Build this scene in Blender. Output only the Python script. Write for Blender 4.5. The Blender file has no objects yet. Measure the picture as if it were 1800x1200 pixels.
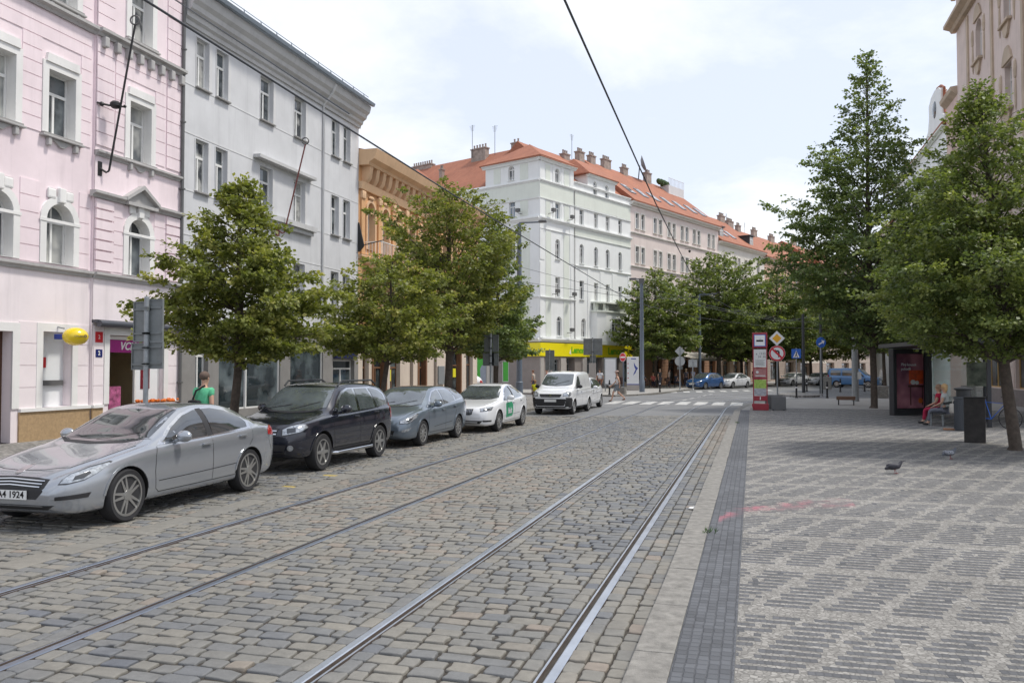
import bpy, bmesh, math, random
import numpy as np
from mathutils import Vector, Matrix
from mathutils.bvhtree import BVHTree
R_ = math.radians
SC = bpy.context.scene
COL = SC.collection
rnd = random.Random(7)

# ------------------------------------------------------------------ materials
def _n(nt, t, **kw):
    n = nt.nodes.new(t)
    for k, v in kw.items():
        if k in n.inputs.keys(): n.inputs[k].default_value = v
        else: setattr(n, k, v)
    return n
def rgba(c): return (c[0], c[1], c[2], 1.0)
def M(name, col, rough=.7, metal=0., var=.12, scale=3., bump=0., bscale=60., coat=0., spec=.5, emit=0., streak=0., alpha=1., trans=0.):
    m = bpy.data.materials.new(name); m.use_nodes = True
    nt = m.node_tree; b = nt.nodes['Principled BSDF']; L = nt.links
    b.inputs['Roughness'].default_value = rough; b.inputs['Metallic'].default_value = metal
    b.inputs['Specular IOR Level'].default_value = spec
    b.inputs['Coat Weight'].default_value = coat; b.inputs['Coat Roughness'].default_value = .04
    b.inputs['Base Color'].default_value = rgba(col)
    if trans: b.inputs['Transmission Weight'].default_value = trans
    tc = _n(nt, 'ShaderNodeNewGeometry')
    if var > 0:
        no = _n(nt, 'ShaderNodeTexNoise', Scale=scale, Detail=6., Roughness=.6)
        L.new(tc.outputs['Position'], no.inputs['Vector'])
        mr = _n(nt, 'ShaderNodeMapRange'); mr.inputs['From Min'].default_value = .3; mr.inputs['From Max'].default_value = .7
        mr.inputs['To Min'].default_value = 1 - var; mr.inputs['To Max'].default_value = 1 + var * .5
        L.new(no.outputs['Fac'], mr.inputs['Value'])
        fac = mr.outputs['Result']
        if streak > 0:
            mp = _n(nt, 'ShaderNodeMapping'); mp.inputs['Scale'].default_value = (2.5, 2.5, .22)
            L.new(tc.outputs['Position'], mp.inputs['Vector'])
            n2 = _n(nt, 'ShaderNodeTexNoise', Scale=1.3, Detail=5., Roughness=.65)
            L.new(mp.outputs['Vector'], n2.inputs['Vector'])
            m2 = _n(nt, 'ShaderNodeMapRange'); m2.inputs['From Min'].default_value = .5; m2.inputs['From Max'].default_value = .75
            m2.inputs['To Min'].default_value = 1.; m2.inputs['To Max'].default_value = 1 - streak
            L.new(n2.outputs['Fac'], m2.inputs['Value'])
            mu = _n(nt, 'ShaderNodeMath', operation='MULTIPLY'); L.new(fac, mu.inputs[0]); L.new(m2.outputs['Result'], mu.inputs[1]); fac = mu.outputs[0]
        vm = _n(nt, 'ShaderNodeVectorMath', operation='SCALE'); vm.inputs[0].default_value = col
        L.new(fac, vm.inputs['Scale']); L.new(vm.outputs[0], b.inputs['Base Color'])
    if bump > 0:
        nb = _n(nt, 'ShaderNodeTexNoise', Scale=bscale, Detail=4.)
        L.new(tc.outputs['Position'], nb.inputs['Vector'])
        bp = _n(nt, 'ShaderNodeBump', Strength=bump, Distance=.01)
        L.new(nb.outputs['Fac'], bp.inputs['Height']); L.new(bp.outputs['Normal'], b.inputs['Normal'])
    if emit > 0:
        b.inputs['Emission Color'].default_value = rgba(col); b.inputs['Emission Strength'].default_value = emit
    return m

def stucco(name, col, **k):
    a = dict(rough=.85, var=.10, scale=.8, bump=.25, bscale=45., streak=.07, spec=.25); a.update(k)
    return M(name, col, **a)
def paint(name, col, metal=.0, rough=.28): return M(name, col, rough=rough, metal=metal, var=.03, scale=1.5, coat=.9, spec=.5)

def glass_mat(name, dark=(.02, .025, .03), light=(.16, .18, .19), scale=1.2, thr=.52, rough=.04):
    """window pane with dim room, curtains and, in one variant, sky reflection mottled into its colour"""
    m = bpy.data.materials.new(name); m.use_nodes = True
    nt = m.node_tree; b = nt.nodes['Principled BSDF']; L = nt.links
    g = _n(nt, 'ShaderNodeNewGeometry')
    no = _n(nt, 'ShaderNodeTexNoise', Scale=scale, Detail=3.); L.new(g.outputs['Position'], no.inputs['Vector'])
    cr = _n(nt, 'ShaderNodeValToRGB'); cr.color_ramp.elements[0].position = thr - .08; cr.color_ramp.elements[1].position = thr + .1
    cr.color_ramp.elements[0].color = rgba(dark); cr.color_ramp.elements[1].color = rgba(light)
    L.new(no.outputs['Fac'], cr.inputs['Fac']); L.new(cr.outputs['Color'], b.inputs['Base Color'])
    b.inputs['Roughness'].default_value = rough; b.inputs['Specular IOR Level'].default_value = .9
    n3 = _n(nt, 'ShaderNodeTexNoise', Scale=.9, Detail=1.); L.new(g.outputs['Position'], n3.inputs['Vector'])
    bp = _n(nt, 'ShaderNodeBump', Strength=.06, Distance=.05); L.new(n3.outputs['Fac'], bp.inputs['Height']); L.new(bp.outputs['Normal'], b.inputs['Normal'])
    return m

def tile_mat(name, c1, c2):
    m = bpy.data.materials.new(name); m.use_nodes = True
    nt = m.node_tree; b = nt.nodes['Principled BSDF']; L = nt.links
    g = _n(nt, 'ShaderNodeNewGeometry')
    v = _n(nt, 'ShaderNodeTexVoronoi', Scale=3.3); L.new(g.outputs['Position'], v.inputs['Vector'])
    no = _n(nt, 'ShaderNodeTexNoise', Scale=.5, Detail=5.); L.new(g.outputs['Position'], no.inputs['Vector'])
    mx = _n(nt, 'ShaderNodeMix', data_type='RGBA'); mx.inputs[6].default_value = rgba(c1); mx.inputs[7].default_value = rgba(c2)
    ad = _n(nt, 'ShaderNodeMath', operation='MULTIPLY_ADD'); L.new(v.outputs['Color'], ad.inputs[0]); ad.inputs[1].default_value = .35
    L.new(no.outputs['Fac'], ad.inputs[2]); L.new(ad.outputs[0], mx.inputs[0]); L.new(mx.outputs[2], b.inputs['Base Color'])
    w = _n(nt, 'ShaderNodeTexWave', wave_type='BANDS', bands_direction='Z', Scale=2.2, Distortion=.3); L.new(g.outputs['Position'], w.inputs['Vector'])
    bp = _n(nt, 'ShaderNodeBump', Strength=.6, Distance=.04); L.new(w.outputs['Fac'], bp.inputs['Height']); L.new(bp.outputs['Normal'], b.inputs['Normal'])
    b.inputs['Roughness'].default_value = .8
    return m

def attr_mat(name, cols, attr='tint', rough=.8, transl=0., bump=.3, bscale=120., spec=.4, pos=(0., .5, 1.)):
    """colour picked from a ramp by a per-face attribute: one value for each stone or leaf"""
    m = bpy.data.materials.new(name); m.use_nodes = True
    nt = m.node_tree; b = nt.nodes['Principled BSDF']; L = nt.links
    at = _n(nt, 'ShaderNodeAttribute', attribute_name=attr)
    cr = _n(nt, 'ShaderNodeValToRGB')
    while len(cr.color_ramp.elements) < len(cols): cr.color_ramp.elements.new(.5)
    for i, c in enumerate(cols):
        cr.color_ramp.elements[i].position = i / (len(cols) - 1.) if len(pos) != len(cols) else pos[i]
        cr.color_ramp.elements[i].color = rgba(c)
    L.new(at.outputs['Fac'], cr.inputs['Fac'])
    out = cr.outputs['Color']
    b.inputs['Roughness'].default_value = rough; b.inputs['Specular IOR Level'].default_value = spec
    g = _n(nt, 'ShaderNodeNewGeometry')
    if bump > 0:
        no = _n(nt, 'ShaderNodeTexNoise', Scale=bscale, Detail=4.); L.new(g.outputs['Position'], no.inputs['Vector'])
        bp = _n(nt, 'ShaderNodeBump', Strength=bump, Distance=.006); L.new(no.outputs['Fac'], bp.inputs['Height']); L.new(bp.outputs['Normal'], b.inputs['Normal'])
        n2 = _n(nt, 'ShaderNodeTexNoise', Scale=9., Detail=6., Roughness=.7); L.new(g.outputs['Position'], n2.inputs['Vector'])
        n5 = _n(nt, 'ShaderNodeTexNoise', Scale=.7, Detail=7., Roughness=.7); L.new(g.outputs['Position'], n5.inputs['Vector'])
        ad = _n(nt, 'ShaderNodeMath', operation='MULTIPLY_ADD'); L.new(n5.outputs['Fac'], ad.inputs[0]); ad.inputs[1].default_value = .9; L.new(n2.outputs['Fac'], ad.inputs[2])
        mr = _n(nt, 'ShaderNodeMapRange'); mr.inputs['From Min'].default_value = .45; mr.inputs['From Max'].default_value = 1.45; mr.inputs['To Min'].default_value = .6; mr.inputs['To Max'].default_value = 1.4
        L.new(ad.outputs[0], mr.inputs['Value'])
        vm = _n(nt, 'ShaderNodeVectorMath', operation='SCALE'); L.new(out, vm.inputs[0]); L.new(mr.outputs['Result'], vm.inputs['Scale']); out = vm.outputs[0]
    L.new(out, b.inputs['Base Color'])
    if transl > 0:
        t = _n(nt, 'ShaderNodeBsdfTranslucent'); L.new(out, t.inputs['Color'])
        vm = _n(nt, 'ShaderNodeVectorMath', operation='MULTIPLY'); L.new(out, vm.inputs[0]); vm.inputs[1].default_value = (1.5, 1.6, .7); L.new(vm.outputs[0], t.inputs['Color'])
        mx = _n(nt, 'ShaderNodeMixShader'); mx.inputs[0].default_value = transl
        L.new(b.outputs[0], mx.inputs[1]); L.new(t.outputs[0], mx.inputs[2]); L.new(mx.outputs[0], nt.nodes['Material Output'].inputs['Surface'])
    return m

# ------------------------------------------------------------------ mesh builder
class MB:
    def __init__(s, T=None): s.v = []; s.f = []; s.m = []; s.T = T or Matrix(); s.mi = 0
    def add(s, vs, fs, T=None):
        T = s.T @ T if T is not None else s.T
        o = len(s.v); s.v += [tuple(T @ Vector(p)) for p in vs]; s.f += [tuple(o + i for i in f) for f in fs]; s.m += [s.mi] * len(fs); return s
    def box(s, x0, x1, y0, y1, z0, z1, T=None):
        return s.add([(x0, y0, z0), (x1, y0, z0), (x1, y1, z0), (x0, y1, z0), (x0, y0, z1), (x1, y0, z1), (x1, y1, z1), (x0, y1, z1)],
                     [(0, 3, 2, 1), (4, 5, 6, 7), (0, 1, 5, 4), (1, 2, 6, 5), (2, 3, 7, 6), (3, 0, 4, 7)], T)
    def bbox(s, x0, x1, y0, y1, z0, z1, b=.02, T=None):
        """box with chamfered edges"""
        bm = bmesh.new(); bmesh.ops.create_cube(bm, size=1.)
        for v in bm.verts: v.co = Vector(((x0 + x1) / 2 + v.co.x * (x1 - x0), (y0 + y1) / 2 + v.co.y * (y1 - y0), (z0 + z1) / 2 + v.co.z * (z1 - z0)))
        bmesh.ops.bevel(bm, geom=bm.edges[:], offset=b, segments=2, affect='EDGES', profile=.6)
        return s.bm(bm, T)
    def bm(s, bm, T=None):
        bm.verts.ensure_lookup_table()
        vs = [tuple(v.co) for v in bm.verts]; idx = {v: i for i, v in enumerate(bm.verts)}
        fs = [tuple(idx[v] for v in f.verts) for f in bm.faces]; bm.free(); return s.add(vs, fs, T)
    def prism(s, pts, a0, a1, axis='y', T=None):
        """polygon pts (2D) pushed from a0 to a1 along axis; the other two coordinates in order"""
        n = len(pts)
        def mk(p, a): return {'x': (a, p[0], p[1]), 'y': (p[0], a, p[1]), 'z': (p[0], p[1], a)}[axis]
        vs = [mk(p, a0) for p in pts] + [mk(p, a1) for p in pts]
        fs = [tuple(range(n)), tuple(range(2 * n - 1, n - 1, -1))] + [(i, i + n, (i + 1) % n + n, (i + 1) % n) for i in range(n)]
        return s.add(vs, fs, T)
    def ring(s, outer, inner, y0, y1, T=None):
        """frame between two outlines with the same number of points, pushed from y0 to y1"""
        n = len(outer); vs = []
        for y in (y0, y1):
            vs += [(p[0], y, p[1]) for p in outer] + [(p[0], y, p[1]) for p in inner]
        fs = []
        for i in range(n):
            j = (i + 1) % n
            fs += [(i, j, n + j, n + i), (2 * n + i, 3 * n + i, 3 * n + j, 2 * n + j), (i, 2 * n + i, 2 * n + j, j), (n + i, n + j, 3 * n + j, 3 * n + i)]
        return s.add(vs, fs, T)
    def tube(s, pts, rad, seg=8, cap=True, T=None):
        pts = [Vector(p) for p in pts]; n = len(pts); r = rad if isinstance(rad, (list, tuple)) else [rad] * n
        vs = []; up = Vector((0, 0, 1)); prev = None
        for i, p in enumerate(pts):
            d = (pts[min(i + 1, n - 1)] - pts[max(i - 1, 0)])
            d = d.normalized() if d.length > 1e-9 else Vector((0, 0, 1))
            a = prev - d * prev.dot(d) if prev is not None else d.cross(up)
            if a.length < 1e-4: a = d.cross(Vector((1, 0, 0)))
            a.normalize(); prev = a; b = d.cross(a)
            vs += [tuple(p + (a * math.cos(t) + b * math.sin(t)) * r[i]) for t in [2 * math.pi * k / seg for k in range(seg)]]
        fs = [(i * seg + k, i * seg + (k + 1) % seg, (i + 1) * seg + (k + 1) % seg, (i + 1) * seg + k) for i in range(n - 1) for k in range(seg)]
        if cap: fs += [tuple(range(seg - 1, -1, -1)), tuple((n - 1) * seg + k for k in range(seg))]
        return s.add(vs, fs, T)
    def lathe(s, prof, seg=24, T=None, cap=True):
        """profile (r, z) turned about z"""
        n = len(prof)
        vs = [(r * math.cos(t), r * math.sin(t), z) for r, z in prof for t in [2 * math.pi * k / seg for k in range(seg)]]
        fs = [(i * seg + k, i * seg + (k + 1) % seg, (i + 1) * seg + (k + 1) % seg, (i + 1) * seg + k) for i in range(n - 1) for k in range(seg)]
        if cap: fs += [tuple(range(seg - 1, -1, -1)), tuple((n - 1) * seg + k for k in range(seg))]
        return s.add(vs, fs, T)
    def ball(s, c, r, seg=12, T=None):
        rx, ry, rz = r if isinstance(r, (tuple, list)) else (r, r, r)
        n = seg // 2
        vs = [(c[0] + rx * math.sin(math.pi * i / n) * math.cos(2 * math.pi * k / seg), c[1] + ry * math.sin(math.pi * i / n) * math.sin(2 * math.pi * k / seg), c[2] - rz * math.cos(math.pi * i / n)) for i in range(n + 1) for k in range(seg)]
        fs = [(i * seg + k, i * seg + (k + 1) % seg, (i + 1) * seg + (k + 1) % seg, (i + 1) * seg + k) for i in range(n) for k in range(seg)]
        return s.add(vs, fs, T)
    def build(s, name, mats, parent=None, smooth=False, loc=None, attr=None):
        me = bpy.data.meshes.new(name); org = Vector(loc) if loc is not None else Vector((0, 0, 0))
        me.from_pydata([tuple(Vector(p) - org) for p in s.v], [], s.f)
        if not isinstance(mats, (list, tuple)): mats = [mats]
        for m in mats: me.materials.append(m)
        if len(mats) > 1: me.polygons.foreach_set('material_index', s.m)
        bm = bmesh.new(); bm.from_mesh(me); bmesh.ops.remove_doubles(bm, verts=bm.verts, dist=1e-5)
        bmesh.ops.recalc_face_normals(bm, faces=bm.faces); bm.to_mesh(me); bm.free()
        if smooth:
            me.polygons.foreach_set('use_smooth', [True] * len(me.polygons))
            try: me.set_sharp_from_angle(angle=R_(smooth if smooth is not True else 40))
            except Exception: pass
        me.update()
        return link(name, me, parent, loc)

def link(name, me, parent=None, loc=None):
    o = bpy.data.objects.new(name, me); COL.objects.link(o)
    if loc is not None: o.location = loc
    if parent is not None: o.parent = parent
    return o
def tag(o, label=None, cat=None, group=None, kind=None):
    if label: o['label'] = label
    if cat: o['category'] = cat
    if group: o['group'] = group
    if kind: o['kind'] = kind
    return o
def thing(name, label, cat, loc=(0, 0, 0), rz=0., group=None):
    o = bpy.data.objects.new(name, None); COL.objects.link(o); o.location = loc; o.rotation_euler = (0, 0, rz)
    return tag(o, label, cat, group)
def kids(o): return [c for c in bpy.data.objects if c.parent is o]
def dup(o, loc=None, rz=None, label=None, parent=None, swap=None):
    c = o.copy(); COL.objects.link(c); c.parent = parent
    if loc is not None: c.location = loc
    if rz is not None: c.rotation_euler = (0, 0, rz)
    if label: c['label'] = label
    if swap and c.data is not None:
        for i, sl in enumerate(c.material_slots):
            if sl.material in swap:
                sl.link = 'OBJECT'; sl.material = swap[o.material_slots[i].material]
    for k in kids(o):
        if k is not c: dup(k, parent=c, swap=swap)
    return c

def text(s, size, mat, T, parent, name='lettering', depth=.004, shear=0., bold=0.):
    cu = bpy.data.curves.new(name, 'FONT'); cu.body = s; cu.size = size; cu.extrude = depth; cu.align_x = 'CENTER'; cu.align_y = 'CENTER'; cu.shear = shear; cu.offset = bold
    cu.resolution_u = 3
    o = bpy.data.objects.new('t', cu); COL.objects.link(o)
    dg = bpy.context.evaluated_depsgraph_get()
    me = bpy.data.meshes.new_from_object(o.evaluated_get(dg)); bpy.data.objects.remove(o); bpy.data.curves.remove(cu)
    me.transform(T); me.materials.clear(); me.materials.append(mat)
    return link(name, me, parent)
def face_T(x, y, z, facing):  # text lying in a vertical plane whose front looks along `facing` (angle of the outward normal)
    return Matrix.Translation((x, y, z)) @ Matrix.Rotation(facing + math.pi / 2, 4, 'Z') @ Matrix.Rotation(math.pi / 2, 4, 'X')
# ------------------------------------------------------------------ shared materials
m_white = stucco('white_render', (.78, .78, .76))
m_frame = M('window_frame_paint', (.78, .78, .76), rough=.4, var=.05)
m_glass = glass_mat('window_glass')
m_glass_b = glass_mat('window_glass_curtained', (.05, .055, .06), (.42, .42, .40), 2.5, .5)
m_glass_c = glass_mat('window_glass_pale_blind', (.10, .11, .12), (.5, .5, .47), .7, .48)
m_glass_d = glass_mat('window_glass_painted_sky', (.05, .06, .07), (.20, .24, .29), .5, .45)  # sky reflection painted into the pane as paler blue mottling
m_shopglass = glass_mat('shop_glass', (.02, .03, .035), (.12, .15, .16), 1.1, .55)
m_sill = M('sill_metal', (.30, .29, .28), rough=.5, var=.15)
m_trimgrey = stucco('grey_trim', (.46, .45, .44), streak=.2)
m_tile = tile_mat('red_roof_tiles', (.21, .075, .045), (.38, .15, .085))
m_tile_dk = tile_mat('old_brown_tiles', (.22, .11, .08), (.32, .17, .12))
m_zinc = M('zinc_sheet', (.28, .33, .38), rough=.45, metal=.4, var=.15)
m_dark = M('dark_metal', (.035, .038, .042), rough=.5, var=.1)
m_black = M('black_plastic', (.015, .015, .016), rough=.5, var=.05)
m_galv = M('galvanised_steel', (.30, .32, .33), rough=.5, metal=.35, var=.15, scale=8)
m_lampgrey = M('grey_blue_mast_paint', (.13, .16, .20), rough=.5, var=.1)
m_brownwood = M('brown_wood', (.10, .045, .025), rough=.6, var=.25, scale=5)
m_brick = M('chimney_masonry', (.36, .30, .26), rough=.9, var=.35, scale=3, bump=.4)

# ------------------------------------------------------------------ ground
def sheet(name, pts, z, mat, kind='structure', thick=0.):
    mb = MB()
    if thick: mb.prism(pts, z - thick, z, 'z')
    else: mb.add([(p[0], p[1], z) for p in pts], [tuple(range(len(pts)))])
    o = mb.build(name, mat); o['kind'] = kind; return o

def asphalt():
    m = bpy.data.materials.new('asphalt'); m.use_nodes = True
    nt = m.node_tree; b = nt.nodes['Principled BSDF']; L = nt.links
    g = _n(nt, 'ShaderNodeNewGeometry')
    a = _n(nt, 'ShaderNodeTexNoise', Scale=.35, Detail=6., Roughness=.7); L.new(g.outputs['Position'], a.inputs['Vector'])
    c = _n(nt, 'ShaderNodeTexNoise', Scale=90., Detail=3.); L.new(g.outputs['Position'], c.inputs['Vector'])
    cr = _n(nt, 'ShaderNodeValToRGB'); cr.color_ramp.elements[0].position = .3; cr.color_ramp.elements[1].position = .72
    cr.color_ramp.elements[0].color = (.125, .13, .135, 1); cr.color_ramp.elements[1].color = (.20, .20, .20, 1)
    L.new(a.outputs['Fac'], cr.inputs['Fac'])
    mr = _n(nt, 'ShaderNodeMapRange'); mr.inputs['To Min'].default_value = .7; mr.inputs['To Max'].default_value = 1.3; L.new(c.outputs['Fac'], mr.inputs['Value'])
    vm = _n(nt, 'ShaderNodeVectorMath', operation='SCALE'); L.new(cr.outputs['Color'], vm.inputs[0]); L.new(mr.outputs['Result'], vm.inputs['Scale'])
    L.new(vm.outputs[0], b.inputs['Base Color']); b.inputs['Roughness'].default_value = .8
    bp = _n(nt, 'ShaderNodeBump', Strength=.4, Distance=.004); L.new(c.outputs['Fac'], bp.inputs['Height']); L.new(bp.outputs['Normal'], b.inputs['Normal'])
    return m
m_asphalt = asphalt()
S = 900
sheet('ground', [(-S, -S), (S, -S), (S, S), (-S, S)], -.04, m_asphalt)

def mosaic(name, pattern, c_dark, c_light):
    """small cut-stone paving; pattern: dark dashes in rows that step into pale diagonals"""
    m = bpy.data.materials.new(name); m.use_nodes = True
    nt = m.node_tree; b = nt.nodes['Principled BSDF']; L = nt.links
    g = _n(nt, 'ShaderNodeNewGeometry')
    def mth(op, a, c=None, d=None):
        n = _n(nt, 'ShaderNodeMath', operation=op)
        for i, q in enumerate((a, c, d)):
            if q is None: continue
            if isinstance(q, (int, float)): n.inputs[i].default_value = q
            else: L.new(q, n.inputs[i])
        return n.outputs[0]
    wob = _n(nt, 'ShaderNodeTexNoise', Scale=9., Detail=3.); L.new(g.outputs['Position'], wob.inputs['Vector'])
    wv = _n(nt, 'ShaderNodeVectorMath', operation='SUBTRACT'); L.new(wob.outputs['Color'], wv.inputs[0]); wv.inputs[1].default_value = (.5, .5, .5)
    ws = _n(nt, 'ShaderNodeVectorMath', operation='SCALE'); L.new(wv.outputs[0], ws.inputs[0]); ws.inputs['Scale'].default_value = .022
    wa = _n(nt, 'ShaderNodeVectorMath', operation='ADD'); L.new(g.outputs['Position'], wa.inputs[0]); L.new(ws.outputs[0], wa.inputs[1])
    sx = _n(nt, 'ShaderNodeSeparateXYZ'); L.new(wa.outputs[0], sx.inputs[0])
    X, Y = (sx.outputs[1], sx.outputs[0]) if name == 'dark_border_setts' else (sx.outputs[0], sx.outputs[1])
    P = .058 if pattern else .072
    CW = .05 if pattern else .085
    if pattern:
        uu = mth('ADD', mth('DIVIDE', Y, 2 * P), 500.); ff = mth('FRACT', uu); odd = mth('GREATER_THAN', ff, .6)
        row = mth('ADD', mth('MULTIPLY', mth('FLOOR', uu), 2.), odd)
    else:
        row = mth('FLOOR', mth('DIVIDE', Y, P)); odd = mth('MODULO', mth('ABSOLUTE', row), 2.)
    rwn = _n(nt, 'ShaderNodeTexWhiteNoise', noise_dimensions='1D'); L.new(row, rwn.inputs['W'])
    offx = mth('MULTIPLY', rwn.outputs['Value'], .07)
    xs = mth('ADD', X, offx)
    col = mth('FLOOR', mth('DIVIDE', xs, CW))
    cell = _n(nt, 'ShaderNodeCombineXYZ'); L.new(row, cell.inputs[0]); L.new(col, cell.inputs[1])
    wn = _n(nt, 'ShaderNodeTexWhiteNoise', noise_dimensions='2D'); L.new(cell.outputs[0], wn.inputs['Vector'])
    r = wn.outputs['Value']
    fy = mth('FRACT', mth('DIVIDE', Y, P))
    if pattern: fy = mth('ADD', mth('MULTIPLY', mth('DIVIDE', ff, .6), mth('SUBTRACT', 1., odd)), mth('MULTIPLY', mth('DIVIDE', mth('SUBTRACT', ff, .6), .4), odd))
    fx = mth('FRACT', mth('DIVIDE', xs, CW))
    edge = mth('MINIMUM', mth('MINIMUM', fx, mth('SUBTRACT', 1., fx)), mth('MINIMUM', fy, mth('SUBTRACT', 1., fy)))
    em = _n(nt, 'ShaderNodeMapRange'); em.inputs['From Min'].default_value = .03; em.inputs['From Max'].default_value = .2 if pattern else .13; L.new(edge, em.inputs['Value'])
    if pattern:
        ph = mth('ADD', mth('MULTIPLY', mth('SUBTRACT', mth('MULTIPLY', col, CW), mth('MULTIPLY', mth('MULTIPLY', row, P), 1 / 2.34)), 1 / .47), mth('MULTIPLY', mth('SUBTRACT', r, .5), .14))
        inb = mth('LESS_THAN', mth('FRACT', mth('ADD', ph, 4000.)), .745)
        # a full pale row now and then
        big = mth('GREATER_THAN', mth('FRACT', mth('MULTIPLY', row, 1 / 26.)), .09)
        dark = mth('MULTIPLY', mth('MULTIPLY', inb, mth('LESS_THAN', mth('ABSOLUTE', mth('SUBTRACT', odd, mth('LESS_THAN', r, .03))), .5)), big)
        far = mth('MULTIPLY', inb, 0.)
        dk = dark
    else:
        dk = mth('LESS_THAN', r, 1. if c_light is None else .5)
    mx = _n(nt, 'ShaderNodeMix', data_type='RGBA'); mx.inputs[6].default_value = rgba(c_light or c_dark); mx.inputs[7].default_value = rgba(c_dark)
    L.new(dk, mx.inputs[0])
    jit = mth('MULTIPLY_ADD', wn.outputs['Value'], .6 if pattern else .35, .62 if pattern else .82)
    big = _n(nt, 'ShaderNodeTexNoise', Scale=.45, Detail=5., Roughness=.65); L.new(g.outputs['Position'], big.inputs['Vector'])
    bj = mth('MULTIPLY_ADD', big.outputs['Fac'], .8, .6)
    k = mth('MULTIPLY', mth('MULTIPLY', jit, bj), mth('MULTIPLY_ADD', em.outputs['Result'], .58 if pattern else .24, .42 if pattern else .76))
    if pattern:
        vo = _n(nt, 'ShaderNodeTexVoronoi', Scale=27.); L.new(g.outputs['Position'], vo.inputs['Vector'])
        vd = _n(nt, 'ShaderNodeTexVoronoi', Scale=27., feature='DISTANCE_TO_EDGE'); L.new(g.outputs['Position'], vd.inputs['Vector'])
        vs_ = _n(nt, 'ShaderNodeSeparateColor'); L.new(vo.outputs['Color'], vs_.inputs[0])
        ve = _n(nt, 'ShaderNodeMapRange'); ve.inputs['From Max'].default_value = .12; ve.inputs['To Min'].default_value = .55; L.new(vd.outputs['Distance'], ve.inputs['Value'])
        lightk = mth('MULTIPLY', mth('MULTIPLY_ADD', vs_.outputs[0], .5, .72), ve.outputs['Result'])
        rowe = mth('MINIMUM', fy, mth('SUBTRACT', 1., fy)); re = _n(nt, 'ShaderNodeMapRange'); re.inputs['From Max'].default_value = .14; re.inputs['To Min'].default_value = .7; L.new(rowe, re.inputs['Value'])
        darkk = mth('MULTIPLY', mth('MULTIPLY_ADD', r, .3, .85), mth('MULTIPLY', re.outputs['Result'], mth('MULTIPLY_ADD', em.outputs['Result'], .2, .8)))
        km = _n(nt, 'ShaderNodeMix', data_type='FLOAT'); L.new(dk, km.inputs[0]); L.new(lightk, km.inputs[2]); L.new(darkk, km.inputs[3])
        k = mth('MULTIPLY', km.outputs[0], bj)
    vm = _n(nt, 'ShaderNodeVectorMath', operation='SCALE'); L.new(mx.outputs[2], vm.inputs[0]); L.new(k, vm.inputs['Scale'])
    out = vm.outputs[0]
    if pattern or name == 'dark_border_setts':
        # faded pink spray paint on the stones
        sp = _n(nt, 'ShaderNodeSeparateXYZ'); L.new(g.outputs['Position'], sp.inputs[0])
        X0, Y0 = sp.outputs[0], sp.outputs[1]
        n4 = _n(nt, 'ShaderNodeTexNoise', Scale=5., Detail=6., Roughness=.75); L.new(g.outputs['Position'], n4.inputs['Vector'])
        t = mth('MINIMUM', mth('MAXIMUM', mth('DIVIDE', mth('ADD', X0, .38), 1.6), 0.), 1.)
        cy = mth('ADD', mth('ADD', 10.95, mth('MULTIPLY', mth('POWER', t, .55), 1.75)), mth('MULTIPLY', mth('SUBTRACT', n4.outputs['Fac'], .5), 1.5))
        dy = mth('ABSOLUTE', mth('SUBTRACT', Y0, cy))
        inx = mth('MULTIPLY', mth('GREATER_THAN', X0, -.42), mth('LESS_THAN', X0, 1.35))
        s = _n(nt, 'ShaderNodeMapRange'); s.inputs['From Min'].default_value = .05; s.inputs['From Max'].default_value = .36; s.inputs['To Min'].default_value = .8; s.inputs['To Max'].default_value = 0.
        L.new(dy, s.inputs['Value'])
        fac = mth('MULTIPLY', mth('MULTIPLY', inx, s.outputs['Result']), mth('MULTIPLY_ADD', n4.outputs['Fac'], 3.4, -1.15))
        brk = _n(nt, 'ShaderNodeTexNoise', Scale=2.2, Detail=3.); L.new(g.outputs['Position'], brk.inputs['Vector'])
        fac = mth('MULTIPLY', fac, mth('MINIMUM', mth('MAXIMUM', mth('MULTIPLY_ADD', brk.outputs['Fac'], 6., -2.5), .12), 1.))
        fac = mth('MAXIMUM', mth('MINIMUM', fac, .5), 0.)
        m2 = _n(nt, 'ShaderNodeMix', data_type='RGBA'); L.new(fac, m2.inputs[0]); L.new(out, m2.inputs[6]); m2.inputs[7].default_value = (.50, .15, .19, 1)
        out = m2.outputs[2]
    L.new(out, b.inputs['Base Color']); b.inputs['Roughness'].default_value = .8; b.inputs['Specular IOR Level'].default_value = .3
    fine = _n(nt, 'ShaderNodeTexNoise', Scale=60., Detail=3.); L.new(g.outputs['Position'], fine.inputs['Vector'])
    h = mth('ADD', mth('ADD', em.outputs['Result'] if not pattern else k, mth('MULTIPLY', r, .35)), mth('MULTIPLY', fine.outputs['Fac'], .35))
    bp = _n(nt, 'ShaderNodeBump', Strength=.7, Distance=.007); L.new(h, bp.inputs['Height']); L.new(bp.outputs['Normal'], b.inputs['Normal'])
    return m
m_mos = mosaic('plaza_mosaic', True, (.108, .11, .116), (.262, .252, .233))
m_border = mosaic('dark_border_setts', False, (.105, .11, .12), None)
m_mosgrey = mosaic('grey_sett_paving', False, (.19, .185, .175), (.26, .25, .235))
m_kerb = M('granite_kerb', (.225, .215, .195), rough=.8, var=.4, scale=9, bump=.6, bscale=90)
m_pale = M('pale_paving_slabs', (.31, .30, .28), rough=.8, var=.2, scale=1.5, bump=.3)

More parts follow.
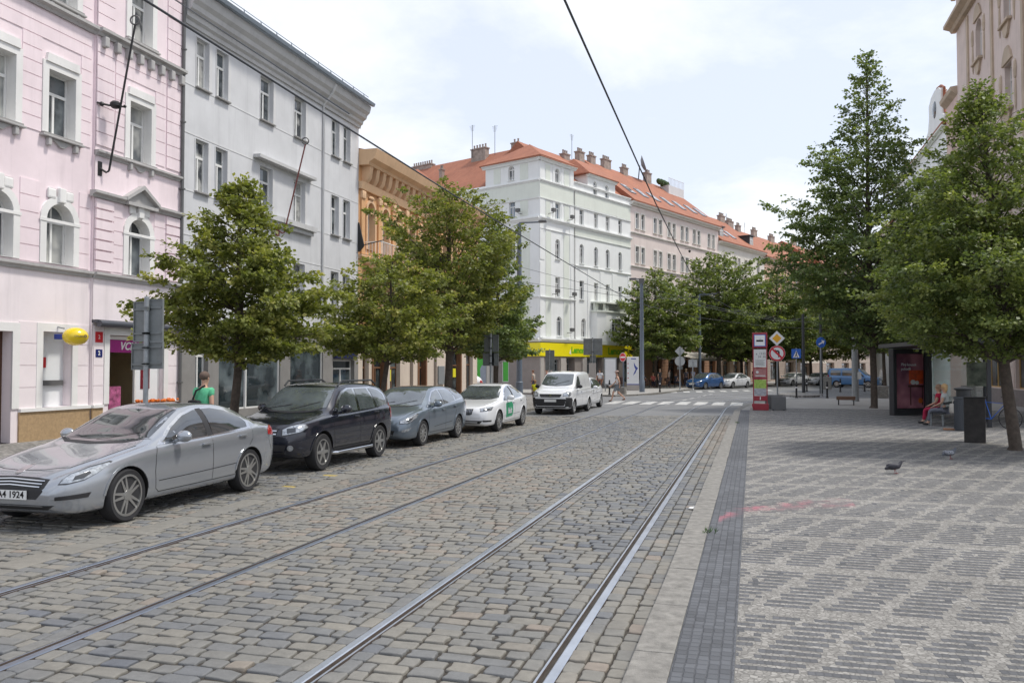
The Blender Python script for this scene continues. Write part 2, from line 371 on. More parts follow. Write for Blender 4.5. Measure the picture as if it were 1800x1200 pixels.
plaza = [(-.51, -8), (-.51, 39.3), (-.35, 42), (.0, 45.5), (.7, 49), (1.9, 52.5), (3.6, 55), (6, 56.3), (9, 56.8), (9.8, 58), (9.8, 84), (60, 84), (60, -8)]
sheet('pavement', [(-.12, -8), (-.12, 39.3), (1.4, 41.6), (12.7, 41.6), (12.7, -8)], .104, m_mos)
sheet('pavement', plaza, .1, m_pale, thick=.14)
sheet('pavement', [(-.51, -8), (-.51, 39.3), (-.123, 39.3), (-.123, -8)], .104, m_border)
# kerb stones, one long run of granite blocks with joints
mb = MB(); y = -6.
path = [(-.64, -8.), (-.64, 39.3), (-.48, 42), (-.13, 45.5), (.58, 49), (1.8, 52.6), (3.55, 55.13), (6, 56.44), (9, 56.95)]
y = -8.
while y < 39.2:
    l = rnd.uniform(.9, 1.35); y1 = min(y + l, 39.3); j = rnd.uniform(-.004, .004)
    mb.bbox(-.775 + j, -.512 + j, y + .004, y1 - .004, -.1, .108 + rnd.uniform(-.002, .002), .008); y = y1
for (a, c) in zip(path[1:], path[2:]):
    d = Vector((c[0] - a[0], c[1] - a[1], 0)); l = d.length; n = max(1, round(l / 1.1))
    for k in range(n):
        T = Matrix.Translation((a[0], a[1], 0)) @ Matrix.Rotation(math.atan2(d.y, d.x), 4, 'Z')
        mb.bbox(l * k / n + .005, l * (k + 1) / n - .005, -.13, .13, -.1, .108, .008, T)
mb.build('kerb', m_kerb)['kind'] = 'structure'

# left pavement, its kerb, and the far corner pavement
leftp = [(-10.05, -8), (-10.05, 47.5), (-10.6, 50.5), (-12.5, 53), (-15, 54.2), (-60, 54.2), (-60, -8)]
sheet('pavement', leftp, .1, m_mosgrey, thick=.14)
mb = MB(); y = -8.
while y < 47.4:
    l = rnd.uniform(.9, 1.3); y1 = min(y + l, 47.5); mb.bbox(-10.05, -9.86, y + .004, y1 - .004, -.1, .108, .008); y = y1
for a, c in zip(leftp[1:5], leftp[2:5]):
    d = Vector((c[0] - a[0], c[1] - a[1], 0)); T = Matrix.Translation((a[0], a[1], 0)) @ Matrix.Rotation(math.atan2(d.y, d.x), 4, 'Z')
    n = max(1, round(d.length / 1.1))
    for k in range(n): mb.bbox(d.length * k / n + .005, d.length * (k + 1) / n - .005, -.18, .0, -.1, .108, .008, T)
mb.build('kerb', m_kerb)['kind'] = 'structure'
far_pv = [(-15.5, 61.5), (-11.5, 59.2), (-9.3, 58.2), (-8.1, 60.6), (-7.3, 64), (-6.6, 68), (-6.0, 73), (-5.3, 79), (-3.4, 86), (-.8, 92.6), (3, 101.5), (9.5, 117), (24, 153), (0, 160), (-60, 100), (-60, 82), (-30, 69)]
sheet('pavement', far_pv, .1, m_pale, thick=.14)
mb = MB()
for a, c in zip(far_pv[0:12], far_pv[1:13]):
    d = Vector((c[0] - a[0], c[1] - a[1], 0)); T = Matrix.Translation((a[0], a[1], 0)) @ Matrix.Rotation(math.atan2(d.y, d.x), 4, 'Z')
    n = max(1, round(d.length / 1.1))
    for k in range(n): mb.bbox(d.length * k / n + .005, d.length * (k + 1) / n - .005, -.18, .0, -.1, .108, .008, T)
mb.build('kerb', m_kerb)['kind'] = 'structure'
# small traffic island
isl = [(3.3 + 1.5 * math.cos(t), 63.5 + 3.6 * math.sin(t)) for t in [2 * math.pi * k / 16 for k in range(16)]]
sheet('traffic_island', isl, .12, m_mosgrey, thick=.16)

# ------------------------------------------------------------------ cobbled road: every stone is real
RAILS = [-6.44, -4.86, -2.76, -1.30]
def stones(y0, y1):
    X = []; Y = []; W = []; D = []; T = []
    lanes = [(-9.86, -7.42, .215, .152), (-7.05, -6.64, .2, .165), (-6.24, -5.06, .22, .158), (-4.66, -2.96, .22, .16), (-2.56, -1.50, .215, .16)]
    cols = [(-6.63, -6.505), (-6.365, -6.25), (-5.06, -4.935), (-4.795, -4.66), (-2.96, -2.835), (-2.695, -2.56), (-1.50, -1.375), (-1.235, -1.105), (-1.10, -.94), (-.935, -.79)]
    def tone(x, y):
        v = .5 + .26 * math.sin(x * .7 + 2.1) * math.cos(y * .23) + rnd.gauss(0, .18)
        if -7.1 < x < -2: v += .04
        if x < -7.3: v += .12
        return min(max(v, .02), .93)
    for a, c, w, p in lanes:
        y = y0 + rnd.uniform(0, .1); row = 0
        while y < y1:
            x = a + rnd.uniform(-.11, .0) ; pp = p * rnd.uniform(.93, 1.07); skew = rnd.uniform(-.012, .012)
            while x < c - .05:
                ww = w * rnd.uniform(.72, 1.28); xa = max(x, a); xb = min(x + ww, c)
                if c - xb < .07: xb = c
                if xb - xa > .05:
                    X.append((xa + xb) / 2); Y.append(y + pp / 2 + skew * (x - a) + rnd.uniform(-.006, .006)); W.append(xb - xa - rnd.uniform(.018, .034)); D.append(pp - rnd.uniform(.018, .032)); T.append(tone(x, y))
                x = xb if xb == c else x + ww
            y += pp
    for a, c in cols:
        y = y0 + rnd.uniform(0, .1)
        while y < y1:
            l = rnd.uniform(.15, .25)
            X.append((a + c) / 2); Y.append(y + l / 2); W.append(c - a - rnd.uniform(.008, .014)); D.append(l - rnd.uniform(.012, .022))
            T.append(min(max(tone(a, y) + (.22 if a > -1.2 else 0), 0), .93)); y += l
    # pale slab strip between the lane and the parking bays
    y = y0
    while y < y1:
        l = rnd.uniform(.5, .8); X.append(-7.235); Y.append(y + l / 2); W.append(.355); D.append(l - .012); T.append(rnd.uniform(.6, .75)); y += l
    # worn yellow paint on a few stones beside the parked cars
    for i in range(len(X)):
        if -7.75 < X[i] < -7.55 and (10.6 < Y[i] < 11.6 or 12.6 < Y[i] < 14.6) and rnd.random() < .26: T[i] = 1.
    return map(np.array, (X, Y, W, D, T))
def build_stones():
    X, Y, W, D, T = stones(3.0, 38.2)
    # the cobbles stop along a slightly slanting seam where the asphalt begins
    keep = Y < 33.9 + .35 * (X + 8.5) + .0
    X, Y, W, D, T = X[keep], Y[keep], W[keep], D[keep], T[keep]
    n = len(X); rg = np.random.default_rng(3)
    ang = np.array([18, 72, 108, 162, 198, 252, 288, 342]) * math.pi / 180
    # rounded rectangle outline with 12 points
    oc = np.array([(-1, -.84), (-.88, -1), (0, -1.01), (.88, -1), (1, -.84), (1.01, 0), (1, .84), (.88, 1), (0, 1.01), (-.88, 1), (-1, .84), (-1.01, 0)])
    k = len(oc)
    rings = [(1.0, -.035, 0), (1.0, -.008, 0), (.95, -.0015, 0), (.84, .0, 0)]
    V = np.zeros((n, k * 4 + 1, 3))
    wob = 1 + rg.normal(0, .065, (n, k, 2)); tz = rg.normal(0, .0035, n); tx = rg.normal(0, .018, n); ty = rg.normal(0, .02, n)
    for i, (s, z, _) in enumerate(rings):
        ox = oc[:, 0][None, :] * wob[:, :, 0] * (W / 2)[:, None]; oy = oc[:, 1][None, :] * wob[:, :, 1] * (D / 2)[:, None]
        inset = (1 - s)
        px = ox * (1 - inset * .16 / np.maximum(W, .1)[:, None]) if i == 2 else ox * s
        py = oy * (1 - inset * .16 / np.maximum(D, .1)[:, None]) if i == 2 else oy * s
        V[:, i * k:(i + 1) * k, 0] = X[:, None] + px; V[:, i * k:(i + 1) * k, 1] = Y[:, None] + py
        V[:, i * k:(i + 1) * k, 2] = z + (tz[:, None] + tx[:, None] * px + ty[:, None] * py if i >= 1 else 0)
    V[:, -1, 0] = X; V[:, -1, 1] = Y; V[:, -1, 2] = .0006 + tz
    nv = 4 * k + 1; base = []
    for r in range(3):
        for i in range(k):
            j = (i + 1) % k; base.append((r * k + i, r * k + j, (r + 1) * k + j)); base.append((r * k + i, (r + 1) * k + j, (r + 1) * k + i))
    for i in range(k): base.append((3 * k + i, 3 * k + (i + 1) % k, 4 * k))
    base = np.array(base); F = (base[None] + (np.arange(n) * nv)[:, None, None]).reshape(-1, 3)
    return np_mesh('cobbled_road', V.reshape(-1, 3), F, np.repeat(T, len(base)), m_cob, True)
def np_mesh(name, V, F, tint, mat, smooth=False, parent=None, loc=None):
    me = bpy.data.meshes.new(name); k = F.shape[1]
    me.vertices.add(len(V)); me.vertices.foreach_set('co', V.astype(np.float32).ravel())
    me.loops.add(F.size); me.loops.foreach_set('vertex_index', F.astype(np.int32).ravel())
    me.polygons.add(len(F)); me.polygons.foreach_set('loop_start', np.arange(0, F.size, k, dtype=np.int32))
    if smooth: me.polygons.foreach_set('use_smooth', np.ones(len(F), bool))
    if tint is not None:
        a = me.attributes.new('tint', 'FLOAT', 'FACE'); a.data.foreach_set('value', tint.astype(np.float32))
    me.update(calc_edges=True); me.validate()
    for m in (mat if isinstance(mat, (list, tuple)) else [mat]): me.materials.append(m)
    return link(name, me, parent, loc)
m_cob = attr_mat('cobblestone', [(.108, .116, .131), (.138, .141, .142), (.172, .166, .149), (.196, .184, .158), (.215, .18, .148), (.40, .30, .08)], rough=.62, bump=.5, bscale=70., spec=.45, pos=(0., .3, .55, .8, .955, .99))
m_cob.node_tree.nodes['Color Ramp'].color_ramp.elements[5].position = 1.
m_grout = M('dark_grout', (.05, .043, .035), rough=.95, var=.35, scale=7, bump=.6, bscale=90)
sheet('road', [(-9.9, -8), (-9.9, 33.5), (-.78, 36.7), (-.78, -8)], -.019, m_grout)
build_stones()['kind'] = 'structure'
m_asph2 = m_asphalt
sheet('road', [(-9.86, 33.42), (-9.86, 47.4), (-14, 54), (-14, 62), (-7, 62), (-5, 80), (3, 100), (12, 120), (30, 120), (9.7, 84), (9.7, 57.3), (3.3, 55.5), (.3, 49.5), (-.5, 44), (-.775, 40), (-.775, 36.6)], -.008, m_asph2)

# tram rails: head, groove and lip swept along each track
def track_path(x0):
    """straight along the street, then bending right past the crossing"""
    pts = [(x0, y) for y in (-6, 5, 15, 25, 33, 38, 42)]
    r = 46. - (x0 + 1.3) * 0
    cx, cy = x0 + (46 + (-1.3 - x0) * 1.0), 42.
    rr = cx - x0
    for k in range(1, 26):
        t = R_(2.1 * k); pts.append((cx - rr * math.cos(t), cy + rr * math.sin(t)))
    return pts
m_steel = M('worn_rail_steel', (.50, .54, .60), rough=.3, metal=.75, var=.2, scale=3)
m_steel2 = M('dull_rail_steel', (.22, .25, .30), rough=.35, metal=.7, var=.2, scale=3)
m_rust = M('rail_side_rust', (.085, .065, .055), rough=.8, var=.3, scale=8)
for i, x in enumerate(RAILS):
    ins = 1 if i in (0, 2) else -1   # groove lies inside the gauge
    prof = [(-.07, -.05), (-.07, .0), (-.058, .005), (-.008, .006), (0, .0), (.005, -.035), (.038, -.035), (.042, .001), (.058, .001), (.064, -.05)]
    path = track_path(x); mb = MB(); n = len(prof); vs = []; 
    for j, p in enumerate(path):
        a = path[max(j - 1, 0)]; b_ = path[min(j + 1, len(path) - 1)]
        d = Vector((b_[0] - a[0], b_[1] - a[1], 0)).normalized(); s = Vector((d.y, -d.x, 0))
        vs += [tuple(Vector((p[0], p[1], 0)) + s * (q[0] * ins) + Vector((0, 0, q[1]))) for q in prof]
    fs = []; mi = []
    for j in range(len(path) - 1):
        for q in range(n - 1):
            fs.append((j * n + q, j * n + q + 1, (j + 1) * n + q + 1, (j + 1) * n + q)); mi.append(0 if q in (1, 2, 3) or q == 7 else 1)
    mb.add(vs, fs); mb.m = mi
    o = mb.build('tram_rail', [m_steel if i > 1 else m_steel2, m_rust])
    tag(o, ['outermost tram rail beside the parked cars, dull blue-grey', 'dark tram rail second from the parked cars', 'bright polished tram rail in the middle of the cobbles', 'tram rail nearest the granite kerb of the plaza'][i], 'tram rail', 'tram rails set in the cobbles', 'structure')

# zebra crossing and lane dashes
m_mark = M('road_marking_white', (.50, .50, .48), rough=.7, var=.35, scale=3, bump=.2)
mb = MB()
for k in range(8):
    x = -7.95 + k * .97
    mb.add([(x, 46.4, -.003), (x + .64, 46.4, -.003), (x + .64, 50.4, -.003), (x, 50.4, -.003)], [(0, 1, 2, 3)])
mb.build('zebra_crossing', m_mark)['kind'] = 'structure'
mb = MB()
for k in range(9):
    x = -6.3 + k * .95; y = 68.5 + k * 1.0
    mb.add([(x, y, -.003), (x + .5, y + .1, -.003), (x + .2, y + 3.4, -.003), (x - .3, y + 3.3, -.003)], [(0, 1, 2, 3)])
mb.build('zebra_crossing', m_mark)['kind'] = 'structure'
mb = MB()
for k in range(5):
    x = -4.2 + k * .25; y = 52.5 + k * 3.0
    mb.add([(x, y, -.003), (x + .15, y, -.003), (x + .3, y + 1.6, -.003), (x + .15, y + 1.6, -.003)], [(0, 1, 2, 3)])
mb.add([(1.2, 57.5, -.003), (1.45, 57.3, -.003), (5.0, 66, -.003), (4.75, 66.2, -.003)], [(0, 1, 2, 3)])
mb.build('lane_marking', m_mark)['kind'] = 'structure'
mb = MB()
mb.add([(-.05, 41.9, .1045), (.75, 41.9, .1045), (1.0, 46.2, .1045), (.3, 46.2, .1045)], [(0, 1, 2, 3)])
mb.build('paving_stripe', m_mark)['kind'] = 'structure'
mb = MB().lathe([(.26, .1), (.26, .108), (.24, .109), (.02, .109)], 24, Matrix.Translation((1.35, 29.6, 0)))
tag(mb.build('manhole_cover', m_dark), 'small round dark drain cover in the patterned plaza paving', 'manhole cover')
mb = MB().ball((0, 0, .02), (.045, .06, .02), 8).ball((.04, .02, .03), (.03, .03, .015), 8)
tag(mb.build('paper_scrap', m_white, loc=None), 'crumpled white paper scrap beside the granite kerb', 'litter'); bpy.data.objects['paper_scrap'].location = (-.84, 12.2, .0)
# ------------------------------------------------------------------ facades
class Frm:
    """facade frame: u runs to the right as one faces it, y goes into the building, z up"""
    def __init__(s, O, d):
        d = Vector((d[0], d[1], 0)).normalized(); i = Vector((0, 0, 1)).cross(d)
        s.T = Matrix(((d.x, i.x, 0, O[0]), (d.y, i.y, 0, O[1]), (0, 0, 1, 0), (0, 0, 0, 1)))
        s.out = math.atan2(-i.y, -i.x)
    def p(s, u, y, z): return s.T @ Vector((u, y, z))
def outline(o, g=0., n=12):
    u0, u1, z0, z1, a = o[0] - g, o[1] + g, o[2] - g, o[3] + g, o[4]
    if not a: return [(u0, z0), (u1, z0), (u1, z1), (u0, z1)]
    r = a * (u1 - u0) / 2; zs = z1 - r; c = (u0 + u1) / 2; h = (u1 - u0) / 2
    return [(u0, z0), (u1, z0)] + [(c + h * math.cos(math.pi * k / n), zs + r * math.sin(math.pi * k / n)) for k in range(n + 1)]
def wall(mb, u0, u1, z0, z1, ops, depth=.3, y=0.):
    us = sorted({u0, u1} | {q for o in ops for q in o[:2] if u0 < q < u1}); zs = sorted({z0, z1} | {q for o in ops for q in o[2:4] if z0 < q < z1})
    for a, b in zip(us, us[1:]):
        for c, d in zip(zs, zs[1:]):
            m, k = (a + b) / 2, (c + d) / 2
            if any(o[0] < m < o[1] and o[2] < k < o[3] for o in ops): continue
            mb.add([(a, y, c), (b, y, c), (b, y, d), (a, y, d)], [(0, 1, 2, 3)])
    for o in ops:
        ol = outline(o); n = len(ol); dp = o[5] if len(o) > 5 else depth
        mb.add([(p[0], y, p[1]) for p in ol] + [(p[0], y + dp, p[1]) for p in ol], [(i, (i + 1) % n, (i + 1) % n + n, i + n) for i in range(n)])
        if o[4]:
            arc = ol[2:]; m = len(arc) // 2
            mb.add([(o[1], y, o[3])] + [(p[0], y, p[1]) for p in arc[:m + 1]], [(0, i, i + 1) for i in range(1, m + 1)])
            mb.add([(o[0], y, o[3])] + [(p[0], y, p[1]) for p in arc[m:]], [(0, i, i + 1) for i in range(1, len(arc) - m)])
def minus(u0, u1, cuts):
    out = [(u0, u1)]
    for a, b in cuts:
        nx = []
        for c, d in out:
            if b <= c or a >= d: nx.append((c, d)); continue
            if a > c: nx.append((c, a))
            if b < d: nx.append((b, d))
        out = nx
    return [q for q in out if q[1] - q[0] > .06]
def courses(mb, u0, u1, z0, z1, pitch, ops, g=.2, t=.022, y=0., gap=.025, gt=None):
    """raised stone courses with real joints, kept clear of the openings"""
    n = max(1, round((z1 - z0) / pitch)); p = (z1 - z0) / n
    for k in range(n):
        a, b = z0 + k * p + gap / 2, z0 + (k + 1) * p - gap / 2
        cuts = [(o[0] - g, o[1] + g) for o in ops if o[2] - g < b and o[3] + (g if gt is None else gt) > a]
        for c, d in minus(u0, u1, cuts): mb.box(c, d, y - t, y + .01, a, b)
def cornice(mb, prof, u0, u1, y=0.):
    """profile of (out, z) swept along the facade"""
    mb.prism([(y - p[0], p[1]) for p in prof], u0, u1, 'x')
def band(z, h, o, lip=.4): return [(-.02, z), (o * .35, z), (o * .5, z + h * .35), (o, z + h * .6), (o, z + h), (-.02, z + h)]

def window(fr, root, o, depth, style='casement', frame=None, glass=None, surround=None, sur=.16, sur_t=.04, sill=None, name='window', y=0., split=True, tr=.68):
    frame = frame or m_frame; glass = glass or rnd.choice([m_glass, m_glass, m_glass_b, m_glass_c, m_glass_d])
    mb = MB(fr.T); fw = .055; yb = y + depth
    mb.ring(outline(o), outline(o, -fw), yb - .07, yb + .002)
    h = o[3] - o[2]; w = o[1] - o[0]; zt = (o[3] - o[4] * w / 2) if o[4] else o[2] + h * tr; c = (o[0] + o[1]) / 2
    if style != 'single':
        mb.box(o[0] + fw, o[1] - fw, yb - .075, yb - .01, zt - .04, zt + .04)
        if split: mb.box(c - .035, c + .035, yb - .072, yb - .012, o[2] + fw, zt - .04)
        if style == 'grid':
            for q in (.25, .75): mb.box(o[0] + w * q - .02, o[0] + w * q + .02, yb - .06, yb - .02, o[2] + fw, o[3] - fw - (.1 if o[4] else 0))
            for q in (.25, .5): mb.box(o[0] + fw, o[1] - fw, yb - .055, yb - .025, o[2] + h * q - .015, o[2] + h * q + .015)
        if o[4] and w > .6: mb.box(c - .02, c + .02, yb - .06, yb - .02, zt + .04, o[3] - fw)
    W = mb.build(name, frame, root)
    pb = MB(fr.T); ol = outline(o, -fw * .5); pb.add([(p[0], yb - .03, p[1]) for p in ol], [tuple(range(len(ol)))])
    pb.build('pane', glass, W)
    if surround is not None:
        sb = MB(fr.T)
        if o[4]: sb.ring(outline(o, sur)[1:] + [(o[0] - sur, o[2])], outline(o, 0)[1:] + [(o[0], o[2])], y - sur_t, y + .01) if False else sb.ring([(o[0] - sur, o[2]), (o[1] + sur, o[2])] + outline(o, sur)[2:], outline(o), y - sur_t, y + .01)
        else:
            for q in ((o[0] - sur, o[0], o[2], o[3] + sur), (o[1], o[1] + sur, o[2], o[3] + sur), (o[0], o[1], o[3], o[3] + sur)): sb.box(q[0], q[1], y - sur_t, y + .01, q[2], q[3])
        sb.ring(outline(o), outline(o, -.012), y - sur_t, yb - .08)
        sb.build('surround', surround, W)
    if sill is not None:
        q = sur if surround is not None else .05
        MB(fr.T).bbox(o[0] - q, o[1] + q, y - .12, yb - .07, o[2] - .06, o[2] - .003, .012).build('sill', sill, W)
    return W
def mass(mb, u0, u1, z0, z1, dep):
    """side, back and top of a building behind its facade"""
    mb.add([(u0, 0, z0), (u0, dep, z0), (u0, dep, z1), (u0, 0, z1)], [(0, 1, 2, 3)])
    mb.add([(u1, 0, z0), (u1, dep, z0), (u1, dep, z1), (u1, 0, z1)], [(3, 2, 1, 0)])
    mb.add([(u0, dep, z0), (u1, dep, z0), (u1, dep, z1), (u0, dep, z1)], [(0, 1, 2, 3)])
    mb.add([(u0, 0, z1), (u1, 0, z1), (u1, dep, z1), (u0, dep, z1)], [(0, 1, 2, 3)])
def roof(fr, root, u0, u1, z, rise, dep, mat, over=.35, name='roof', hip0=0., hip1=0.):
    mb = MB(fr.T); y0, y1, ym = -over, dep + over, dep / 2; t = .12
    vs = [(u0, y0, z), (u1, y0, z), (u1, y1, z), (u0, y1, z), (u0 + hip0, ym, z + rise), (u1 - hip1, ym, z + rise)]
    mb.add(vs, [(0, 1, 5, 4), (2, 3, 4, 5), (1, 2, 5), (3, 0, 4)])
    mb.add([(a, b, c - t) for a, b, c in vs[:4]] + vs[:4], [(0, 1, 2, 3), (0, 1, 5, 4), (1, 2, 6, 5), (2, 3, 7, 6), (3, 0, 4, 7)])
    return mb.build(name, mat, root)
def chimney(fr, par, u, y, z0, z1, w=1.1, d=.6, mat=None):
    mb = MB(fr.T); mb.box(u - w / 2, u + w / 2, y - d / 2, y + d / 2, z0, z1); mb.box(u - w / 2 - .07, u + w / 2 + .07, y - d / 2 - .07, y + d / 2 + .07, z1, z1 + .12)
    n = max(2, int(w / .32))
    for k in range(n):
        cx = u - w / 2 + w * (k + .5) / n
        p = fr.T @ Vector((cx, y, z1 + .12)); I = Matrix.Translation(p); m2 = MB(I).lathe([(.1, 0), (.085, .3), (.1, .32), (.1, .4)], 8)
        mb.v += m2.v; o = len(mb.v) - len(m2.v); mb.f += [tuple(i + o for i in f) for f in m2.f]; mb.m += m2.m
    return mb.build('chimney', mat or m_brick, par)
def antenna(fr, par, u, y, z, h):
    mb = MB(fr.T); mb.tube([(u, y, z), (u, y, z + h)], .025, 6)
    for k in range(5): mb.tube([(u - .35 + .04 * k, y, z + h - .1 - k * .13), (u + .35 - .04 * k, y, z + h - .1 - k * .13)], .012, 5)
    mb.build('antenna', m_dark, par)

# ---------- pink corner-bay house ----------
pink = (.86, .735, .765); m_pink = stucco('pink_render', pink, streak=.12, var=.1); m_pink2 = stucco('pale_pink_base', (.85, .77, .785), streak=.12, var=.08)
m_trim = stucco('white_trim', (.80, .79, .77), streak=.1)
fr = Frm((-18., 0.), (0, 1))
B = thing('apartment_house', 'pink plastered house with white window surrounds and a small corner shop, beside the grey house', 'building', (0, 0, 0))
arch_u = [10.1, 12.1, 14.05, 16.0, 17.97]; W = .95
ops1 = [(u, u + W, 4.78, 6.42, 1.0) for u in arch_u] + [(20.93, 21.88, 4.76, 6.5, 1.0)]
ops2 = [(u, u + W, 8.24, 9.98, 0) for u in arch_u] + [(20.93, 21.88, 8.24, 10.02, 0)]
ops3 = [(u, u + W, 11.9, 13.7, 0) for u in arch_u] + [(20.93, 21.88, 11.9, 13.7, 0)]
g_door = (15.65, 17.0, .1, 2.92, 0, .45); g_win = (17.95, 18.95, .95, 2.96, 0, .35); g_shop = (20.25, 22.6, .12, 2.95, 0, .25)
mb = MB(fr.T); wall(mb, 6, 19.6, 4.6, 15.6, ops1[:-1] + ops2[:-1] + ops3[:-1], .34)
wall(mb, 19.6, 23.35, 4.6, 15.6, [ops1[-1], ops2[-1], ops3[-1]], .42, -.08)
mb.box(19.6, 19.61, -.08, 0, 4.6, 15.6)
mass(mb, 6, 23.35, 0, 15.6, 11)
courses(mb, 6, 19.5, 8.2, 11.45, .36, ops2[:-1], .2, gt=.4); courses(mb, 6, 19.5, 4.75, 6.9, .43, ops1[:-1], .2, gt=.45)
courses(mb, 6, 19.5, 11.8, 15., .36, ops3[:-1], .2, gt=.4)
courses(mb, 20.35, 22.55, 8.35, 11.4, .36, ops2[-1:], .2, y=-.08, gt=.4)
courses(mb, 20.35, 22.6, 4.78, 6.8, .43, ops1[-1:], .2, y=-.08, gt=.45)
for a, b in ((19.62, 20.3), (22.6, 23.33)):
    courses(mb, a, b, 8.35, 11.4, .36, [], 0, .035, -.08); courses(mb, a, b, 4.75, 6.82, .29, [], 0, .07, -.08, .05); courses(mb, a, b, 11.8, 15., .36, [], 0, .035, -.08)
mb.build('wall', m_pink, B)
mb = MB(fr.T); wall(mb, 6, 19.6, 0., 4.6, [g_door, g_win], .4); wall(mb, 19.6, 23.35, 0, 4.6, [g_shop], .25, -.08); mb.box(19.6, 19.61, -.08, 0, 0, 4.6)
for a, b in ((17.2, 17.75), (19.12, 19.55)): courses(mb, a, b, .92, 3.2, .57, [], 0, .018, 0, .018)
for a, b in ((19.65, 20.03), (22.8, 23.3)): courses(mb, a, b, .92, 3.2, .57, [], 0, .018, -.08, .018)
mb.build('ground_floor_wall', m_pink2, B)
m_tan = M('tan_brick_base', (.42, .29, .16), rough=.85, var=.2, scale=14, bump=.5, bscale=30)
for a, b, y in ((6, 15.4, 0), (17.22, 19.6, 0), (19.6, 20.0, -.08), (22.85, 23.33, -.08)): MB(fr.T).box(a, b, y - .05, y + .02, 0, .86).build('plinth', m_tan, B)
mb = MB(fr.T)
for a, b, y in ((6, 15.4, 0), (17.22, 19.6, 0), (19.6, 20.0, -.08), (22.85, 23.33, -.08)): mb.box(a, b, y - .09, y + .02, .862, .95)
for o, q, y in ((g_door, .22, 0), (g_win, .2, 0), (g_shop, .2, -.08)):
    mb.box(o[0] - q, o[0], y - .035, y + .01, .955, o[3] + .22); mb.box(o[1], o[1] + q, y - .035, y + .01, .955, o[3] + .22); mb.box(o[0], o[1], y - .035, y + .01, o[3], o[3] + .22)
mb.build('ledge', m_trim, B)
mb = MB(fr.T)
cornice(mb, band(4.54, .17, .14), 6, 19.6); cornice(mb, band(4.54, .17, .14), 19.6, 23.35, -.08)
cornice(mb, band(11.5, .2, .2), 6, 19.6); cornice(mb, band(11.5, .2, .22), 19.6, 23.35, -.08); cornice(mb, band(8.05, .15, .14), 19.6, 23.35, -.08)
cornice(mb, band(6.84, .18, .2), 19.45, 20.75, -.08); cornice(mb, band(6.84, .18, .2), 22.05, 23.35, -.08)
cornice(mb, band(15.2, .45, .6), 6, 23.35, -.08)
# pediment over the bay window
mb.prism([(20.72, 6.84), (22.08, 6.84), (22.08, 7.02), (21.4, 7.42), (20.72, 7.02)], -.14, -.07)
for s in (-1, 1): mb.prism([(21.4 + s * .72, 6.95), (21.4 + s * .72, 7.06), (21.4, 7.52), (21.4, 7.40)], -.3, -.07)
mb.prism([(20.75, 6.84), (22.05, 6.84), (22.05, 6.93), (20.75, 6.93)], -.28, -.07)
for k in range(8): mb.bbox(19.75 + k * .48, 19.93 + k * .48, -.26, -.07, 11.2, 11.5, .04)
mb.build('cornice', m_trimgrey, B)
for i, o in enumerate(ops1 + ops2 + ops3):
    risal = i % 6 == 5; y = -.08 if risal else 0.
    w = window(fr, B, o, .34, surround=m_trim, sur=.19, sur_t=.05, sill=m_sill if i >= 6 else None, y=y)
    mb = MB(fr.T); c = (o[0] + o[1]) / 2
    if i < 6:
        mb.bbox(c - .11, c + .11, y - .13, y, o[3] + .02, o[3] + .42, .03)
        for s in (-1, 1): mb.bbox(c + s * .3 - .14, c + s * .3 + .14, y - .07, y, o[3] + .1, o[3] + .38, .05)
        mb.box(o[0] - .22, o[1] + .22, y - .065, y - .045, o[3] - W / 2 - .06, o[3] - W / 2 + .02)
    else:
        MB(fr.T).prism([(o[0] - .1, o[3] + .17), (o[1] + .1, o[3] + .17), (o[1] + .06, o[3] + .40), (o[0] - .06, o[3] + .40)], y - .09, y).build('hood', m_trim, w)
        mb.bbox(o[0] - .24, o[1] + .24, y - .16, y, o[2] - .12, o[2] - .06, .02)
        for s in (-1, 1): mb.bbox(c + s * .46 - .06, c + s * .46 + .06, y - .13, y, o[2] - .34, o[2] - .12, .03)
        mb.prism([(c - .38, o[2] - .13), (c + .38, o[2] - .13), (c + .2, o[2] - .2), (c + .08, o[2] - .3), (c - .08, o[2] - .3), (c - .2, o[2] - .2)], y - .07, y)
    mb.build('moulding', m_trim if i < 6 else m_trimgrey, w)
d = MB(fr.T); d.box(15.65, 17.0, .3, .36, .1, 2.92)
for a, b in ((15.75, 16.27), (16.38, 16.9)):
    for c, e in ((.25, 1.1), (1.2, 2.0), (2.15, 2.8)): d.bbox(a, b, .27, .3, c, e, .015)
D_ = d.build('door', m_brownwood, B); MB(fr.T).tube([(16.3, .24, 1.1), (16.3, .24, 1.3)], .015, 6).build('handle', m_steel, D_)
# covered window with notices
m_panel = M('white_panel', (.80, .82, .83), rough=.35, var=.04)
P_ = MB(fr.T).box(17.95, 18.95, .28, .34, .95, 2.96).build('window_panel', m_panel, B)
m_red = M('sign_red', (.55, .02, .03), rough=.4, var=.05); m_dg = M('dark_grey_trim', (.12, .12, .12), rough=.5)
MB(fr.T).box(17.95, 18.88, .2, .28, 1.52, 1.66).build('shelf', m_dg, P_)
MB(fr.T).bbox(17.97, 18.35, .262, .279, 2.0, 2.28, .008).build('notice', m_red, P_)
text('D', .16, m_white, fr.T @ Matrix.Translation((18.07, .26, 2.18)) @ Matrix.Rotation(math.pi / 2, 4, 'X'), P_, depth=.003)
